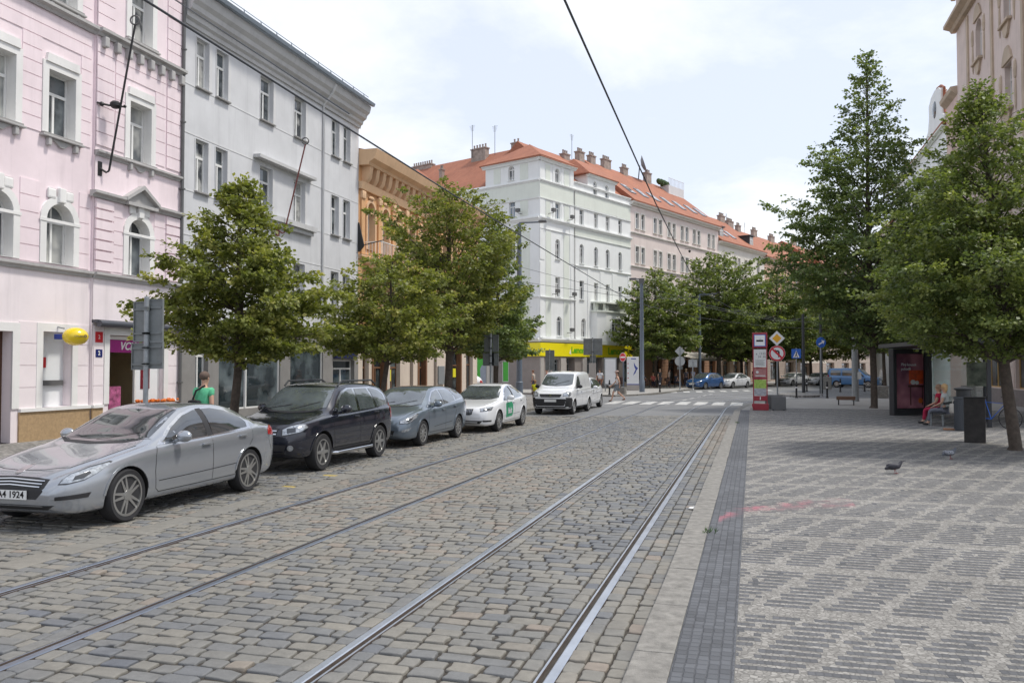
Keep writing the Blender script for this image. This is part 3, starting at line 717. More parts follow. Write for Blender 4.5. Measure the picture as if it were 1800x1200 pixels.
# corner shop: recessed room, door, shelves
m_cream_in = M('shop_inside_wall', (.45, .38, .26), rough=.8); m_shelf = M('shop_shelf', (.5, .5, .48), rough=.5)
sh = MB(fr.T); u0, u1, z0, z1, yb = 20.25, 22.6, .12, 2.95, 2.2
sh.add([(u0, .17, z0), (u1, .17, z0), (u1, .17, z1), (u0, .17, z1), (u0, yb, z0), (u1, yb, z0), (u1, yb, z1), (u0, yb, z1)], [(4, 5, 6, 7), (0, 4, 7, 3), (1, 2, 6, 5), (0, 1, 5, 4), (3, 7, 6, 2)])
SH = sh.build('shop_room', m_cream_in, B)
mb = MB(fr.T)
for z in (.6, 1.0, 1.4, 1.8, 2.1): mb.box(20.4, 21.3, 1.8, 2.15, z, z + .03)
mb.box(20.38, 20.41, 1.8, 2.15, .12, 2.2); mb.box(21.3, 21.33, 1.8, 2.15, .12, 2.2); mb.build('shelf', m_shelf, SH)
for c_, nm in (((.5, .06, .04), 'r'), ((.6, .45, .08), 'y'), ((.1, .3, .1), 'g')):
    mm = M('goods_' + nm, c_, rough=.5)
    mb = MB(fr.T)
    for z in (.63, 1.03, 1.43, 1.83):
        for k in range(5):
            u = 20.45 + rnd.random() * .8; mb.bbox(u, u + .09, 1.82, 1.95, z, z + rnd.uniform(.1, .26), .01)
    mb.build('goods', mm, SH)
m_mag = M('magenta_sign', (.36, .03, .22), rough=.4, var=.06)
s_ = MB(fr.T).box(20.3, 22.55, .06, .1, 2.45, 2.82).build('shop_sign', m_mag, B)
text('VCHOD', .32, m_white, fr.T @ Matrix.Translation((21.42, .055, 2.635)) @ Matrix.Rotation(math.pi / 2, 4, 'X'), s_, shear=.3, bold=.008)
MB(fr.T).box(20.25, 22.6, .05, .12, 2.83, 2.93).box(21.48, 21.55, .05, .12, .12, 2.45).box(20.25, 20.31, .05, .12, .12, 2.45).box(22.54, 22.6, .05, .12, .12, 2.45).build('shopfront_frame', m_frame, B)
# right bay of the shopfront: white panel with dark red poster
pp = MB(fr.T).box(21.55, 22.54, .07, .11, .85, 2.45).build('shopfront_panel', m_panel, B)
MB(fr.T).box(21.75, 22.15, .055, .07, 1.35, 2.1).build('poster', M('poster_dark_red', (.16, .01, .02), rough=.4, var=.3, scale=6), pp)
MB(fr.T).box(20.33, 20.8, -.04, .03, .35, 1.45).build('advertising_board', M('board_pink_print', (.45, .12, .25), rough=.4, var=.8, scale=7), B)
# rolled awning
aw = MB(fr.T).tube([(19.62, -.3, 3.25), (23.32, -.3, 3.25)], .1, 12).box(19.6, 23.33, -.26, -.06, 3.27, 3.36).build('rolled_awning', M('awning_cassette_grey', (.07, .075, .09), rough=.4), B, True)
MB(fr.T).box(19.7, 19.98, -.11, -.085, 2.72, 3.02).build('street_number', m_red, B)
text('2', .16, m_white, fr.T @ Matrix.Translation((19.84, -.112, 2.87)) @ Matrix.Rotation(math.pi / 2, 4, 'X'), B, 'number_lettering', .002)
m_blue = M('enamel_blue', (.01, .02, .14), rough=.35)
MB(fr.T).box(19.72, 19.97, -.11, -.085, 2.3, 2.52).build('house_number', m_blue, B)
text('2', .17, m_white, fr.T @ Matrix.Translation((19.845, -.112, 2.41)) @ Matrix.Rotation(math.pi / 2, 4, 'X'), B, 'number_lettering', .002, bold=.005)
mb = MB(fr.T); mb.tube([(23.3, -.17, .1), (23.3, -.17, 15.3)], .055, 10)
for z in (1.5, 3.4, 5.5, 7.8, 10, 12.4): mb.box(23.23, 23.37, -.24, -.06, z, z + .05)
mb.build('downpipe', m_dg, B, True)
roof(fr, B, 6, 23.35, 15.65, 3.6, 11, m_tile, .6)

# ---------- grey house ----------
m_grey = stucco('grey_render', (.64, .645, .66), var=.1, streak=.12); m_greytrim = stucco('light_grey_trim', (.66, .66, .66)); m_greybase = M('grey_stone_cladding', (.27, .26, .25), rough=.6, var=.12, scale=2)
B = thing('apartment_house', 'plain pale grey four-storey house with shallow window pairs and a heavy eaves cornice', 'building')
us = [(24.17, 24.87), (25.27, 25.97), (28.02, 28.93), (30.5, 31.43), (33.7, 34.42), (34.84, 35.52)]
ops = []
for z0, z1 in ((11.5, 13.2), (7.95, 9.73), (4.72, 6.3)): ops += [(a, b, z0, z1, 0) for a, b in us]
mb = MB(fr.T); wall(mb, 23.37, 36.4, 3.3, 13.5, ops, .24); mass(mb, 23.37, 36.4, 0, 14.3, 12); mb.box(23.37, 36.4, 0, .3, 13.5, 14.3)
mb.build('wall', m_grey, B)
sg = [(24.25, 24.95, .15, 2.9, 0, .3), (25.55, 29.55, .5, 2.85, 0, .18), (30.3, 33.0, .5, 2.85, 0, .18), (33.9, 36.0, .15, 2.35, 0, .3)]
mb = MB(fr.T); wall(mb, 23.37, 36.4, 0, 3.3, sg, .18, -.04); mb.box(23.37, 36.4, -.04, .0, 3.3, 3.34); mb.build('ground_floor_wall', m_greybase, B)
mb = MB(fr.T)
for z in (11.44, 9.8, 7.88, 6.4): mb.box(23.4, 36.38, -.012, .005, z, z + .035)
for a, b in us:
    for z0, z1 in ((11.5, 13.2), (7.95, 9.73), (4.72, 6.3)): mb.box(a - .03, a - .0, -.02, .0, z0, z1); mb.box(b, b + .16, -.015, 0, z0 - .02, z1 + .02)
mb.build('string_course', m_greytrim, B)
mb = MB(fr.T)
cornice(mb, [(-.02, 13.42), (.08, 13.42), (.1, 13.55), (.2, 13.62), (.22, 13.75), (.38, 13.85), (.42, 14.0), (.55, 14.12), (.6, 14.3), (.62, 14.42), (-.02, 14.42)], 23.4, 36.45)
cornice(mb, band(3.3, .2, .12), 23.4, 36.4)
mb.box(27.6, 31.9, -.3, .0, 9.92, 10.04); mb.box(27.6, 32.0, -.28, .0, 7.72, 7.92); mb.box(27.7, 31.9, -.16, .0, 7.55, 7.72)
mb.build('cornice', stucco('grey_cornice', (.56, .56, .56), streak=.15), B)
for i, o in enumerate(ops): window(fr, B, o, .24, sill=m_sill, glass=m_glass if i % 3 else m_glass_b)
for i, o in enumerate(sg):
    w = window(fr, B, o, .14 if i in (1, 2) else .26, 'casement' if i in (0, 3) else 'single', m_frame, m_shopglass, name='shop_window' if i in (1, 2) else 'door', y=-.04, tr=.82)
    if i == 1: MB(fr.T).box(27.2, 27.27, -.02, .06, .55, 2.8).build('mullion', m_frame, w)
m_navy = M('navy_sign', (.008, .015, .09), rough=.4)
MB(fr.T).bbox(33.9, 35.9, -.22, -.05, 2.42, 2.95, .02).build('shop_sign', m_navy, B)
mb = MB(fr.T); mb.tube([(32.87, -.06, 3.3), (32.87, -.06, 13.5), (32.87, -.5, 14.0), (32.87, -.65, 14.35)], .05, 8).build('downpipe', m_greytrim, B, True)
mb = MB(fr.T); cornice(mb, [(.70, 14.43), (.78, 14.43), (.82, 14.56), (.76, 14.56)], 23.4, 36.5); mb.prism([(-.78, 14.5), (-.70, 14.42), (6, 17.3), (12.4, 14.42), (12.4, 14.5), (6, 17.45)], 23.4, 36.5, 'x')
for k in range(12): mb.tube([(24 + k * 1.08, -.55, 14.6), (24 + k * 1.08, -.5, 14.9)], .02, 5)
mb.tube([(23.5, -.5, 14.88), (36.4, -.5, 14.88)], .015, 5)
rf = mb.build('roof', m_zinc, B); chimney(fr, rf, 27.0, 4.0, 16., 18.2, 1.0, .7, m_tile)

# ---------- orange ornate house ----------
m_or = stucco('orange_render', (.68, .40, .205), streak=.12); m_or2 = stucco('pale_orange_trim', (.74, .50, .31), streak=.2); m_cream = stucco('cream_ground_floor', (.66, .57, .48), streak=.12)
B = thing('apartment_house', 'ornate orange stucco house with arched windows and a bracketed cornice', 'building')
au = [37.3 + 1.72 * k for k in range(10)]
ops = [(u, u + .85, 7.75, 10.1, 1.) for u in au] + [(u, u + .85, 4.3, 6.4, 0) for u in au]
mb = MB(fr.T); wall(mb, 36.42, 54.4, 3.7, 12.0, ops, .36); mass(mb, 36.42, 54.4, 0, 12.2, 12)
for u in [36.6] + [a + 1.2 for a in au]:
    mb.bbox(u - .02, u + .3 + .02, -.1, 0, 7.4, 10.2, .02)
mb.build('wall', m_or, B)
mb = MB(fr.T)
cornice(mb, [(-.02, 10.55), (.14, 10.55), (.2, 10.75), (.24, 10.9), (-.02, 10.9)], 36.42, 54.4)
cornice(mb, [(-.02, 11.68), (.5, 11.68), (.55, 11.8), (.8, 11.95), (.9, 12.25), (.95, 12.42), (-.02, 12.42)], 36.42, 54.5)
for k in range(24):
    u = 36.75 + k * .76; mb.prism([(0, 10.9), (-.22, 10.92), (-.36, 11.12), (-.42, 11.4), (-.46, 11.68), (0, 11.68)], u, u + .34, 'x')
cornice(mb, band(7.2, .2, .18), 36.42, 54.4); cornice(mb, band(3.6, .25, .22), 36.42, 54.4)
for u in [36.6] + [a + 1.2 for a in au]: mb.bbox(u - .05, u + .35, -.16, 0, 10.12, 10.5, .04)
for u in au:
    mb.ball((u + .42, -.06, 10.3), (.3, .09, .1), 10); mb.box(u - .1, u + .95, -.06, 0, 9.55, 9.67)
mb.build('cornice', m_or2, B, 35)
for o in ops: window(fr, B, o, .34, surround=m_or2, sur=.13, sur_t=.07, sill=m_or2 if not o[4] else None)
# balcony with a white rail
mb = MB(fr.T); mb.bbox(37.0, 41.2, -.95, 0, 7.0, 7.18, .03); mb.box(37.1, 41.1, -.8, 0, 6.8, 7.0)
bal = mb.build('balcony', m_or2, B); mb = MB(fr.T)
for k in range(25): mb.tube([(37.05 + k * .171, -.9, 7.18), (37.05 + k * .171, -.9, 8.05)], .014, 5)
for k in range(6): mb.tube([(37.05, -.9 + k * .16, 7.18), (37.05, -.9 + k * .16, 8.05)], .014, 5)
mb.tube([(37.05, 0, 8.06), (37.05, -.9, 8.06), (41.15, -.9, 8.06), (41.15, 0, 8.06)], .025, 6); mb.build('railing', m_frame, bal)
gops = [(36.9, 37.6, .1, 2.9, 0), (38.1, 39.5, .1, 2.9, 0), (40.1, 41.4, .1, 2.9, 0), (42.7, 43.2, .1, 3.0, 0), (44.0, 45.0, .1, 2.9, 0), (46.3, 46.8, .1, 3., 0), (48.8, 51.0, .1, 3.1, 0), (52.1, 53.5, .5, 3., 0)]
mb = MB(fr.T); wall(mb, 36.42, 54.4, 0, 3.7, gops, .35, -.02); mb.build('ground_floor_wall', m_cream, B)
m_brwood = M('brown_stained_wood', (.20, .095, .045), rough=.6, var=.2)
for i, o in enumerate(gops):
    w = window(fr, B, o, .3, frame=m_brwood, glass=m_shopglass, surround=m_brwood if i in (1, 4, 6) else None, sur=.18, name='door' if o[2] < .3 else 'window', y=-.02)
m_yel = M('yellow_notice', (.75, .68, .02), rough=.5)
MB(fr.T).box(40.3, 40.6, .15, .2, 1.3, 1.9).build('notice', m_yel, B); MB(fr.T).box(48.9, 49.7, .15, .2, 1.25, 2.0).build('notice', m_yel, B); MB(fr.T).box(50.1, 50.6, .15, .2, 1.4, 1.95).build('notice', m_yel, B)
MB(fr.T).bbox(46.9, 47.9, -.12, -.03, 1.0, 2.1, .02).build('notice_case', m_galv, B)
rf = MB(fr.T).prism([(-.3, 12.43), (6, 13.9), (12, 12.43)], 36.5, 54.3, 'x').build('roof', m_tile_dk, B); chimney(fr, rf, 44., 5.5, 13., 14.6)

# ---------- pale green corner building ----------
C0 = Vector((-17.97, 71.96, 0)); dR = Vector((.3772, .9261, 0)); dL = Vector((.9211, -.3893, 0)); LL = 23.
fR = Frm(C0, dR); fL = Frm(C0 - dL * LL, dL)
m_mint = stucco('white_mint_render', (.83, .845, .83), var=.05, streak=.05); m_mint2 = stucco('pale_green_panel', (.74, .775, .70), var=.05, streak=.05)
B = thing('corner_building', 'tall white and pale green corner house with red hip roofs and a yellow bank band', 'building')
wL = lambda s: (LL - s - .72, LL - s)
L4 = [(LL - 3.5, LL - 2.8, 15.57, 17.05, 0), (LL - 6.98, LL - 6.28, 15.57, 17.05, 0), (LL - 10.4, LL - 9.7, 15.57, 17.05, 0), (LL - 14, LL - 13.3, 15.57, 17.05, 0), (LL - 19.5, LL - 18.8, 15.57, 17.05, 0)]
L3 = [(o[0], o[1], 11.85, 13.7, 1.) for o in L4]; L2 = [(o[0], o[1], 8.45, 10.2, 0) for o in L4]; L1 = [(o[0], o[1], 4.95, 6.7, 1.) for o in L4]
L5 = [(LL - 3.58, LL - 2.88, 19.03, 20.33, 1.)]; L6 = [(LL - 20, LL - 19.2, 18.6, 19.7, 1.)]
R4 = [(2.4, 3.15, 15.52, 16.95, 0)] + [(a, a + .72, 15.52, 16.95, 0) for a in (6.37, 8.9, 11.05, 13.44)]
R3 = [(o[0], o[1], 11.84, 13.68, 1.) for o in R4]; R2 = [(o[0], o[1], 8.43, 10.2, 0) for o in R4]
R5 = [(2.38, 3.1, 18.82, 20.12, 1.), (8.77, 9.5, 18.72, 20.05, 1.), (10.93, 11.65, 18.75, 20.05, 1.)]
R1 = [(2.6, 3.4, 4.88, 6.65, 1.), (6.64, 7.42, 4.9, 6.65, 1.), (10.4, 12.9, 5.05, 6.85, .45), (13.94, 14.6, 4.93, 6.6, 1.)]
mb = MB(fR.T); wall(mb, 0, 5.35, 4.3, 20.7, [R1[0], R2[0], R3[0], R4[0], R5[0]], .24)
wall(mb, 5.35, 15.9, 4.3, 19.4, R1[1:] + R2[1:] + R3[1:] + R4[1:] + [(o[0], o[1], o[2], 19.4, 0) for o in R5[1:]], .24)
wall(mb, 7.8, 12.85, 19.4, 20.6, [(o[0], o[1], 19.4 - 1e-3, o[3], 1.) for o in R5[1:]], .24)
mb.box(5.34, 5.35, 0, 6, 19.3, 20.7); mb.box(7.79, 7.8, 0, 5, 19.4, 20.6); mb.box(12.85, 12.86, 0, 5, 19.4, 20.6)
mb.add([(15.9, 0, 0), (15.9, 12, 0), (15.9, 12, 19.4), (15.9, 0, 19.4)], [(0, 1, 2, 3)])
mb.T = fL.T
wall(mb, LL - 6.3, LL, 4.3, 20.7, [L1[0], L2[0], L3[0], L4[0], L5[0]], .24)
wall(mb, 0, LL - 6.3, 4.3, 18.9, [o for k in (L1, L2, L3, L4) for o in k[1:]], .24)
wall(mb, 0, LL - 16.4, 18.9, 20.1, [(L6[0][0], L6[0][1], 18.9 - 1e-3, 19.75, 1.)], .24)
mb.box(LL - 6.31, LL - 6.3, 0, 6, 18.8, 20.7); mb.box(LL - 16.4, LL - 16.39, 0, 6, 18.9, 20.1); mb.box(-.01, 0, 0, 12, 0, 20.1)
mb.build('wall', m_mint, B)
# raised pale green panels beside the windows and pilasters
mb = MB(fR.T)
for a, b, z0, z1 in ((.9, 1.7, 4.8, 14.2), (3.7, 4.6, 4.8, 14.2), (.9, 1.6, 15.5, 16.9), (3.8, 4.6, 15.5, 16.9), (.9, 1.6, 18.8, 20.2), (3.8, 4.6, 18.8, 20.2), (.0, 5.3, 17.15, 18.5), (5.4, 15.85, 17.2, 18.5), (5.4, 15.85, 14.25, 15.0)): mb.box(a, b, -.03, .005, z0, z1)
mb.T = fL.T
for a, b, z0, z1 in ((4.4, 5.3, 4.8, 14.2), (1.1, 2.1, 4.8, 14.2), (4.4, 5.2, 15.6, 17.), (1.3, 2.2, 15.6, 17.), (4.5, 5.3, 18.9, 20.3), (1.3, 2.2, 18.9, 20.3), (.05, 6.2, 17.15, 18.5), (6.4, 16.3, 17.2, 18.5)): mb.box(LL - b, LL - a, -.03, .005, z0, z1)
mb.build('panel', m_mint2, B)
mb = MB(fR.T)
for a, b in ((0, .55), (4.85, 5.3), (5.5, 5.9), (7.7, 8.2), (9.95, 10.7), (12.2, 13.1), (15.3, 15.85)): mb.box(a, b, -.05, .005, 4.7, 11.4)
for a, b in ((0, .7), (4.7, 5.3)): mb.box(a, b, -.05, .005, 11.6, 14.9)
for a, b in ((0, .7), (2.0, 2.25), (3.3, 3.55), (4.75, 5.33)): mb.box(a, b, -.05, .005, 15.45, 17.0); mb.box(a, b, -.05, .005, 18.8, 20.4)
cornice(mb, band(18.55, .18, .16), 0, 15.9); cornice(mb, band(16.98, .12, .1), 0, 15.9); cornice(mb, band(15.1, .3, .24), 0, 15.9); cornice(mb, band(20.4, .35, .35), -.3, 5.6); cornice(mb, band(20.35, .3, .3), 7.6, 13.0)
cornice(mb, band(11.45, .14, .12), 5.5, 15.9); cornice(mb, band(8.15, .16, .16), 0, 5.6); cornice(mb, band(4.3, .35, .3), 0, 15.9); cornice(mb, band(19.25, .2, .14), 5.4, 15.9)
cornice(mb, band(14.3, .08, .08), 0, 15.9)
mb.T = fL.T
for a, b in ((0, .55), (5.6, 6.2), (8.3, 8.9), (11.6, 12.2), (15.6, 16.3)): mb.box(LL - b, LL - a, -.05, .005, 4.7, 14.9)
cornice(mb, band(18.55, .18, .16), LL - 16.4, LL); cornice(mb, band(16.98, .12, .1), 0, LL); cornice(mb, band(15.1, .3, .24), 0, LL); cornice(mb, band(20.4, .35, .35), LL - 6.6, LL + .2); cornice(mb, band(8.15, .16, .16), 0, LL); cornice(mb, band(4.3, .35, .3), 0, LL); cornice(mb, band(11.45, .14, .12), 0, LL - 6.3); cornice(mb, band(19.95, .3, .3), 0, LL - 16.2)
mb.build('cornice', m_mint, B)
# rounded oriel with a balcony on top
mb = MB(fR.T); pl = [(8.3, 0), (8.5, -.55), (9.6, -.95), (13.0, -.95), (14.1, -.55), (14.35, 0)]
mb.prism(pl, 4.55, 7.35, 'z'); OR = mb.build('oriel', m_mint, B)
mb = MB(fR.T); pl2 = [(8.15, 0), (8.4, -.66), (9.55, -1.07), (13.05, -1.07), (14.2, -.66), (14.5, 0)]
mb.prism(pl2, 7.35, 7.5, 'z'); mb.prism(pl2, 4.2, 4.55, 'z'); mb.prism([(p[0], p[1] * .97) for p in pl2], 8.2, 8.33, 'z')
for a, b in ((8.4, 9.0), (9.5, 10.2), (12.4, 13.1), (13.7, 14.3)): mb.box(a, b, -.85 if 9.2 < a < 13.2 else -.4, -.6 if 9.2 < a < 13.2 else -.2, 7.5, 8.2)
mb.build('balcony', m_mint2, OR)
mb = MB(fR.T)
for k in range(34):
    u = 9.5 + k * .105; mb.tube([(u, -.95, 7.5), (u, -.95, 8.2)], .012, 4)
mb.build('railing', m_dark, OR)
o = R1[2]; window(Frm(fR.p(0, -.95, 0), dR), B, o, .0, 'grid', glass=m_glass_b, name='window')
for o in [R1[0], R1[1], R1[3]] + R2 + R3 + R4 + R5: window(fR, B, o, .22, sill=m_mint)
for o in L1[:3] + L2[:3] + L3[:3] + L4[:3] + L5 + L6: window(fL, B, o, .22, sill=m_mint)
# ground floor: pale stone piers, shopfront, yellow band and lettering
m_stone = M('beige_stone_pier', (.42, .39, .36), rough=.7, var=.1, scale=2); m_stone2 = M('taupe_stone', (.27, .235, .215), rough=.7, var=.1, scale=2)
rg_ = [(1.9, 2.9, .9, 2.75, 0, .3), (4.2, 5.5, .1, 2.9, 0, .8), (7.6, 10.2, .1, 2.9, 0, .6), (11.2, 13.4, .5, 2.8, 0, .3), (14.2, 15.3, .5, 2.8, 0, .3)]
lg_ = [(LL - 4.3, LL - 3.55, .7, 2.6, 0, .25), (LL - 8.6, LL - 6.3, .9, 2.5, 0, .25), (LL - 12.6, LL - 10, .8, 2.5, 0, .25), (LL - 17, LL - 14, .8, 2.5, 0, .25)]
mb = MB(fR.T); wall(mb, 0, 15.9, 0, 4.3, rg_, .3); mb.T = fL.T; wall(mb, 0, LL, 0, 4.3, lg_, .25); mb.build('ground_floor_wall', m_stone2, B)
mb = MB(fR.T)
for a, b in ((0, .5), (3.1, 3.9), (6.7, 7.4), (10.3, 11.0)): MB(fR.T).bbox(a, b, -.12, 0, 0, 2.95, .02).build('pier', m_stone, B)
for o in rg_: window(fR, B, o, o[5] - .05, 'casement', m_galv, m_shopglass, name='shop_window', tr=.8)
m_green = M('green_film', (.06, .42, .03), rough=.35, var=.08)
for o in lg_: window(fL, B, o, .1, 'single', m_frame, m_green, name='shop_window')
m_yband = M('yellow_fascia', (.86, .74, .01), rough=.4, var=.04)
mb = MB(fR.T); mb.bbox(-.18, 7.1, -.2, .0, 3.02, 4.2, .02); mb.bbox(7.6, 15.8, -.2, .0, 3.02, 4.2, .02); mb.box(7.1, 7.6, -.1, 0, 3.05, 4.15)
mb.T = fL.T; mb.bbox(LL - 11, LL + .18, -.2, .0, 3.02, 4.2, .02)
YB = mb.build('fascia_sign', m_yband, B)
m_lem = M('lettering_green', (.12, .45, .02), rough=.4)
text('Lemon', .80, m_lem, fR.T @ Matrix.Translation((5.75, -.21, 3.6)) @ Matrix.Rotation(math.pi / 2, 4, 'X'), YB, bold=.03)
text('Lemon', .95, m_lem, fR.T @ Matrix.Translation((12.4, -.21, 3.6)) @ Matrix.Rotation(math.pi / 2, 4, 'X'), YB, bold=.03)
MB(fR.T).prism([(4.32, 3.3), (4.52, 3.72), (4.56, 3.35), (4.62, 3.2)], -.215, -.2).build('leaf_emblem', m_white, YB)
# floodlights on brackets
for f_, u, z in ((fL, LL - 5.2, 15.7), (fL, LL - 2., 15.9), (fR, 1.3, 15.9), (fR, 4.3, 15.7), (fR, 1.9, 8.7), (fR, 4.6, 8.6), (fR, 4.2, 5.3)):
    MB(f_.T).bbox(u - .2, u + .2, -.75, -.45, z, z + .32, .03).tube([(u, 0, z - .1), (u, -.55, z - .1), (u, -.6, z)], .03, 6).build('floodlight', m_dg, B)
mb = MB(fR.T).tube([(5.45, -.08, 4.6), (5.45, -.08, 18.5)], .035, 6).build('downpipe', m_sill, B)
# red roofs: corner pavilion, attic pavilion, left pavilion, main ranges
ap = C0 + (dR * 2.7 - dL * 3.1) ; 
def hip(pts, z, apex, zt, name='roof'):
    mb = MB(); n = len(pts); vs = [(p.x, p.y, z) for p in pts] + [(p.x, p.y, z - .14) for p in pts] + [(a.x, a.y, zt) for a in apex]
    return mb, vs
A = [C0 + dL * .45 - dR * .45, C0 + dR * 5.8 + dL * .35, C0 + dR * 5.8 - dL * 6.8, C0 - dL * 6.8 - dR * .35]
apx = C0 + dR * 2.75 - dL * 3.2
mb = MB(); mb.add([(p.x, p.y, 20.78) for p in A] + [(p.x, p.y, 20.64) for p in A] + [(apx.x, apx.y, 22.9)], [(0, 1, 8), (1, 2, 8), (2, 3, 8), (3, 0, 8), (4, 5, 6, 7), (0, 1, 5, 4), (1, 2, 6, 5), (2, 3, 7, 6), (3, 0, 4, 7)])
mb.build('roof', m_tile, B)
roof(fR, B, 7.5, 13.1, 20.68, 2.0, 5., m_tile, .35, hip0=1.6, hip1=1.6)
rr = roof(fR, B, 4.5, 16.0, 19.35, 4.7, 12, m_tile, -.3)
r2 = roof(fL, B, -1, LL - 5.5, 18.95, 4.9, 12, m_tile, -.3)
roof(fL, B, -.3, LL - 16.1, 20.25, 2.6, 6, m_tile, .35, hip0=2.2, hip1=2.2)
chimney(fR, rr, 12.4, 5.8, 22.5, 24.2, 1.0, .6); chimney(fR, rr, 15.2, 5.8, 23., 25., 1.0, .6)
chimney(fL, r2, 11.3, 5.4, 22.5, 24.3, 1.9, .6); chimney(fL, r2, 15.6, 6., 22.8, 24.3, .9, .6); chimney(fL, r2, 2.5, 6., 22.6, 24.0, 3.0, .6); chimney(fL, r2, 8.2, 3.0, 20.5, 22.2, .4, .4)
antenna(fL, r2, 10.6, 5, 23.5, 3.4); antenna(fL, r2, 13.2, 5.5, 23.5, 3.0); antenna(fR, rr, 14.0, 6, 23.8, 3.)

# ---------- the row beyond, on the same building line ----------
def row_house(name_label, u0, u1, eave, col, trimcol, ops, rise, roofmat, ground, glist, strings, dep=12, chims=(), dorm=(), sky=(), surround=None):
    B = thing('apartment_house', name_label, 'building')
    mw = stucco('render', col, var=.07, streak=.07); mt = stucco('trim', trimcol, var=.06, streak=.08)
    mb = MB(fR.T); wall(mb, u0, u1, 4.1, eave - .3, ops, .22); mass(mb, u0, u1, 0, eave - .3, dep); mb.build('wall', mw, B)
    mb = MB(fR.T); wall(mb, u0, u1, 0, 4.1, glist, .5)
    mg = M('ground_floor_stone', ground, rough=.8, var=.15, scale=1.5)
    courses(mb, u0, u1, .2, 3.2, .35, glist, .05, .04, 0, .04); mb.build('ground_floor_wall', mg, B)
    mb = MB(fR.T); cornice(mb, band(eave - .5, .42, .45), u0, u1)
    for z in strings: cornice(mb, band(z, .18, .16), u0, u1)
    cornice(mb, band(4.05, .25, .2), u0, u1); mb.build('cornice', mt, B)
    for o in ops: window(fR, B, o, .2, surround=mt, sur=.13, sur_t=.04, sill=mt)
    for o in glist: window(fR, B, o, .4, 'casement', m_brwood, m_shopglass, name='shop_window', tr=.8)
    rf = roof(fR, B, u0, u1, eave, rise, dep, roofmat, .5)
    for u, z, w in chims: chimney(fR, rf, u, dep / 2 - .2, eave + rise - 1., eave + rise + z * .55, w * .85, .5)
    for u in dorm:
        mb = MB(fR.T); mb.box(u - .7, u + .7, .5, 3.6, eave + .5, eave + 1.9); mb.box(u - .85, u + .85, .3, 3.9, eave + 1.9, eave + 2.02)
        dd = mb.build('dormer', m_dark, rf); window(Frm(fR.p(0, .49, 0), dR), dd, (u - .5, u + .5, eave + .65, eave + 1.75, 0), .01, frame=m_frame)
    for u in sky:
        sl = math.atan2(rise, dep / 2 + .5); T = Matrix.Translation((u, 1.6, eave + (1.6 + .5) * math.tan(sl) + .05)) @ Matrix.Rotation(sl, 4, 'X')
        mb = MB(fR.T @ T); mb.box(-.55, .55, -.9, .9, -.03, .05); k = mb.build('skylight', m_zinc, rf)
        mb = MB(fR.T @ T); mb.box(-.45, .45, -.8, .8, .05, .06); mb.build('pane', m_glass_b, k)
    return B, rf
def pairs(starts, z0, z1, w=.72, gap=1.2, a=0): return [(u + k * gap, u + k * gap + w, z0, z1, a) for u in starts for k in (0, 1)]
ps = [16.9, 20.8, 24.0, 27.2, 30.3, 34.3]
gl = [(17.2, 18.6, .2, 2.9, 0), (20.4, 22.4, .2, 2.9, 0), (24, 26, .2, 2.9, 0), (27.6, 29.3, .2, 2.9, 0), (31, 33, .2, 2.9, 0), (34.4, 36.2, .2, 2.9, 0)]
B1, rf = row_house('pale pink three-window-bay house under a long red tiled roof with skylights', 15.9, 37.35, 19.35, (.76, .665, .625), (.74, .71, .67), pairs(ps, 16.5, 18.15) + pairs(ps, 12.9, 14.65) + pairs(ps, 9.05, 11.1) + pairs(ps, 5.4, 7.2), 5.2, m_tile, (.42, .24, .15), gl, [15.9, 12.4, 8.6], chims=((17.5, .9, 1.2), (20.5, 1.2, 1.7), (24.5, .9, 1.2), (30., 1.6, 1.4)), sky=(18.2, 21, 23.8, 27, 30, 33, 35.5))
# dish and roof terrace
MB(fR.T @ Matrix.Translation((27.8, 5.4, 26.0)) @ Matrix.Rotation(R_(70), 4, 'X') @ Matrix.Rotation(R_(25), 4, 'Y')).lathe([(.05, 0), (.6, .12), (1.05, .4), (1.1, .42), (.6, .16), (.05, .05)], 20).build('satellite_dish', M('mesh_dish_grey', (.18, .18, .19), rough=.5), rf, True)
MB(fR.T).tube([(27.8, 5.8, 24.2), (27.8, 5.6, 26.0)], .06, 6).build('dish_mast', m_dark, rf)
mb = MB(fR.T); mb.box(33.2, 37.3, 4.6, 8, 23.2, 24.5)
for k in range(12): mb.tube([(33.3 + k * .36, 4.6, 24.5), (33.3 + k * .36, 4.6, 25.4)], .025, 4)
mb.tube([(33.2, 4.6, 25.4), (37.3, 4.6, 25.4)], .03, 4); mb.build('roof_terrace', m_greytrim, rf)
mb = MB(fR.T)
for k in range(9): mb.ball((31.6 + k * .3 + rnd.random() * .2, 5.2, 24.5 + rnd.random() * .35), (.3, .3, .35), 8)
mb.build('roof_plant', M('terrace_plants', (.05, .09, .03), rough=.9, var=.5, scale=9, bump=1., bscale=12), rf)
cs = [(38.7, 39.5), (42.1, 42.85), (43.25, 44.), (45.45, 46.2), (46.55, 47.3), (49.6, 50.4)]
cg = [(38.4, 40.4, .2, 2.9, 0), (41.6, 43.6, .2, 2.9, 0), (45, 47, .2, 2.9, 0), (48.8, 51, .2, 2.9, 0)]
B2, rf2 = row_house('cream house with dormers under a red roof, right of the pale pink house', 37.35, 52.2, 17.75, (.76, .73, .67), (.74, .71, .65), [(a, b, 14.45, 16.1, 0) for a, b in cs] + [(a, b, 10.9, 12.7, 0) for a, b in cs] + [(a, b, 7.6, 9.4, 0) for a, b in cs] + [(a, b, 4.6, 6.2, 0) for a, b in cs], 5.0, m_tile, (.45, .33, .26), cg, [13.7, 10.2, 6.9], chims=((51.2, .9, 1.8),), dorm=(39.3, 48.9), sky=(42, 44.5))
ss = [54 + 2.6 * k for k in range(8)]
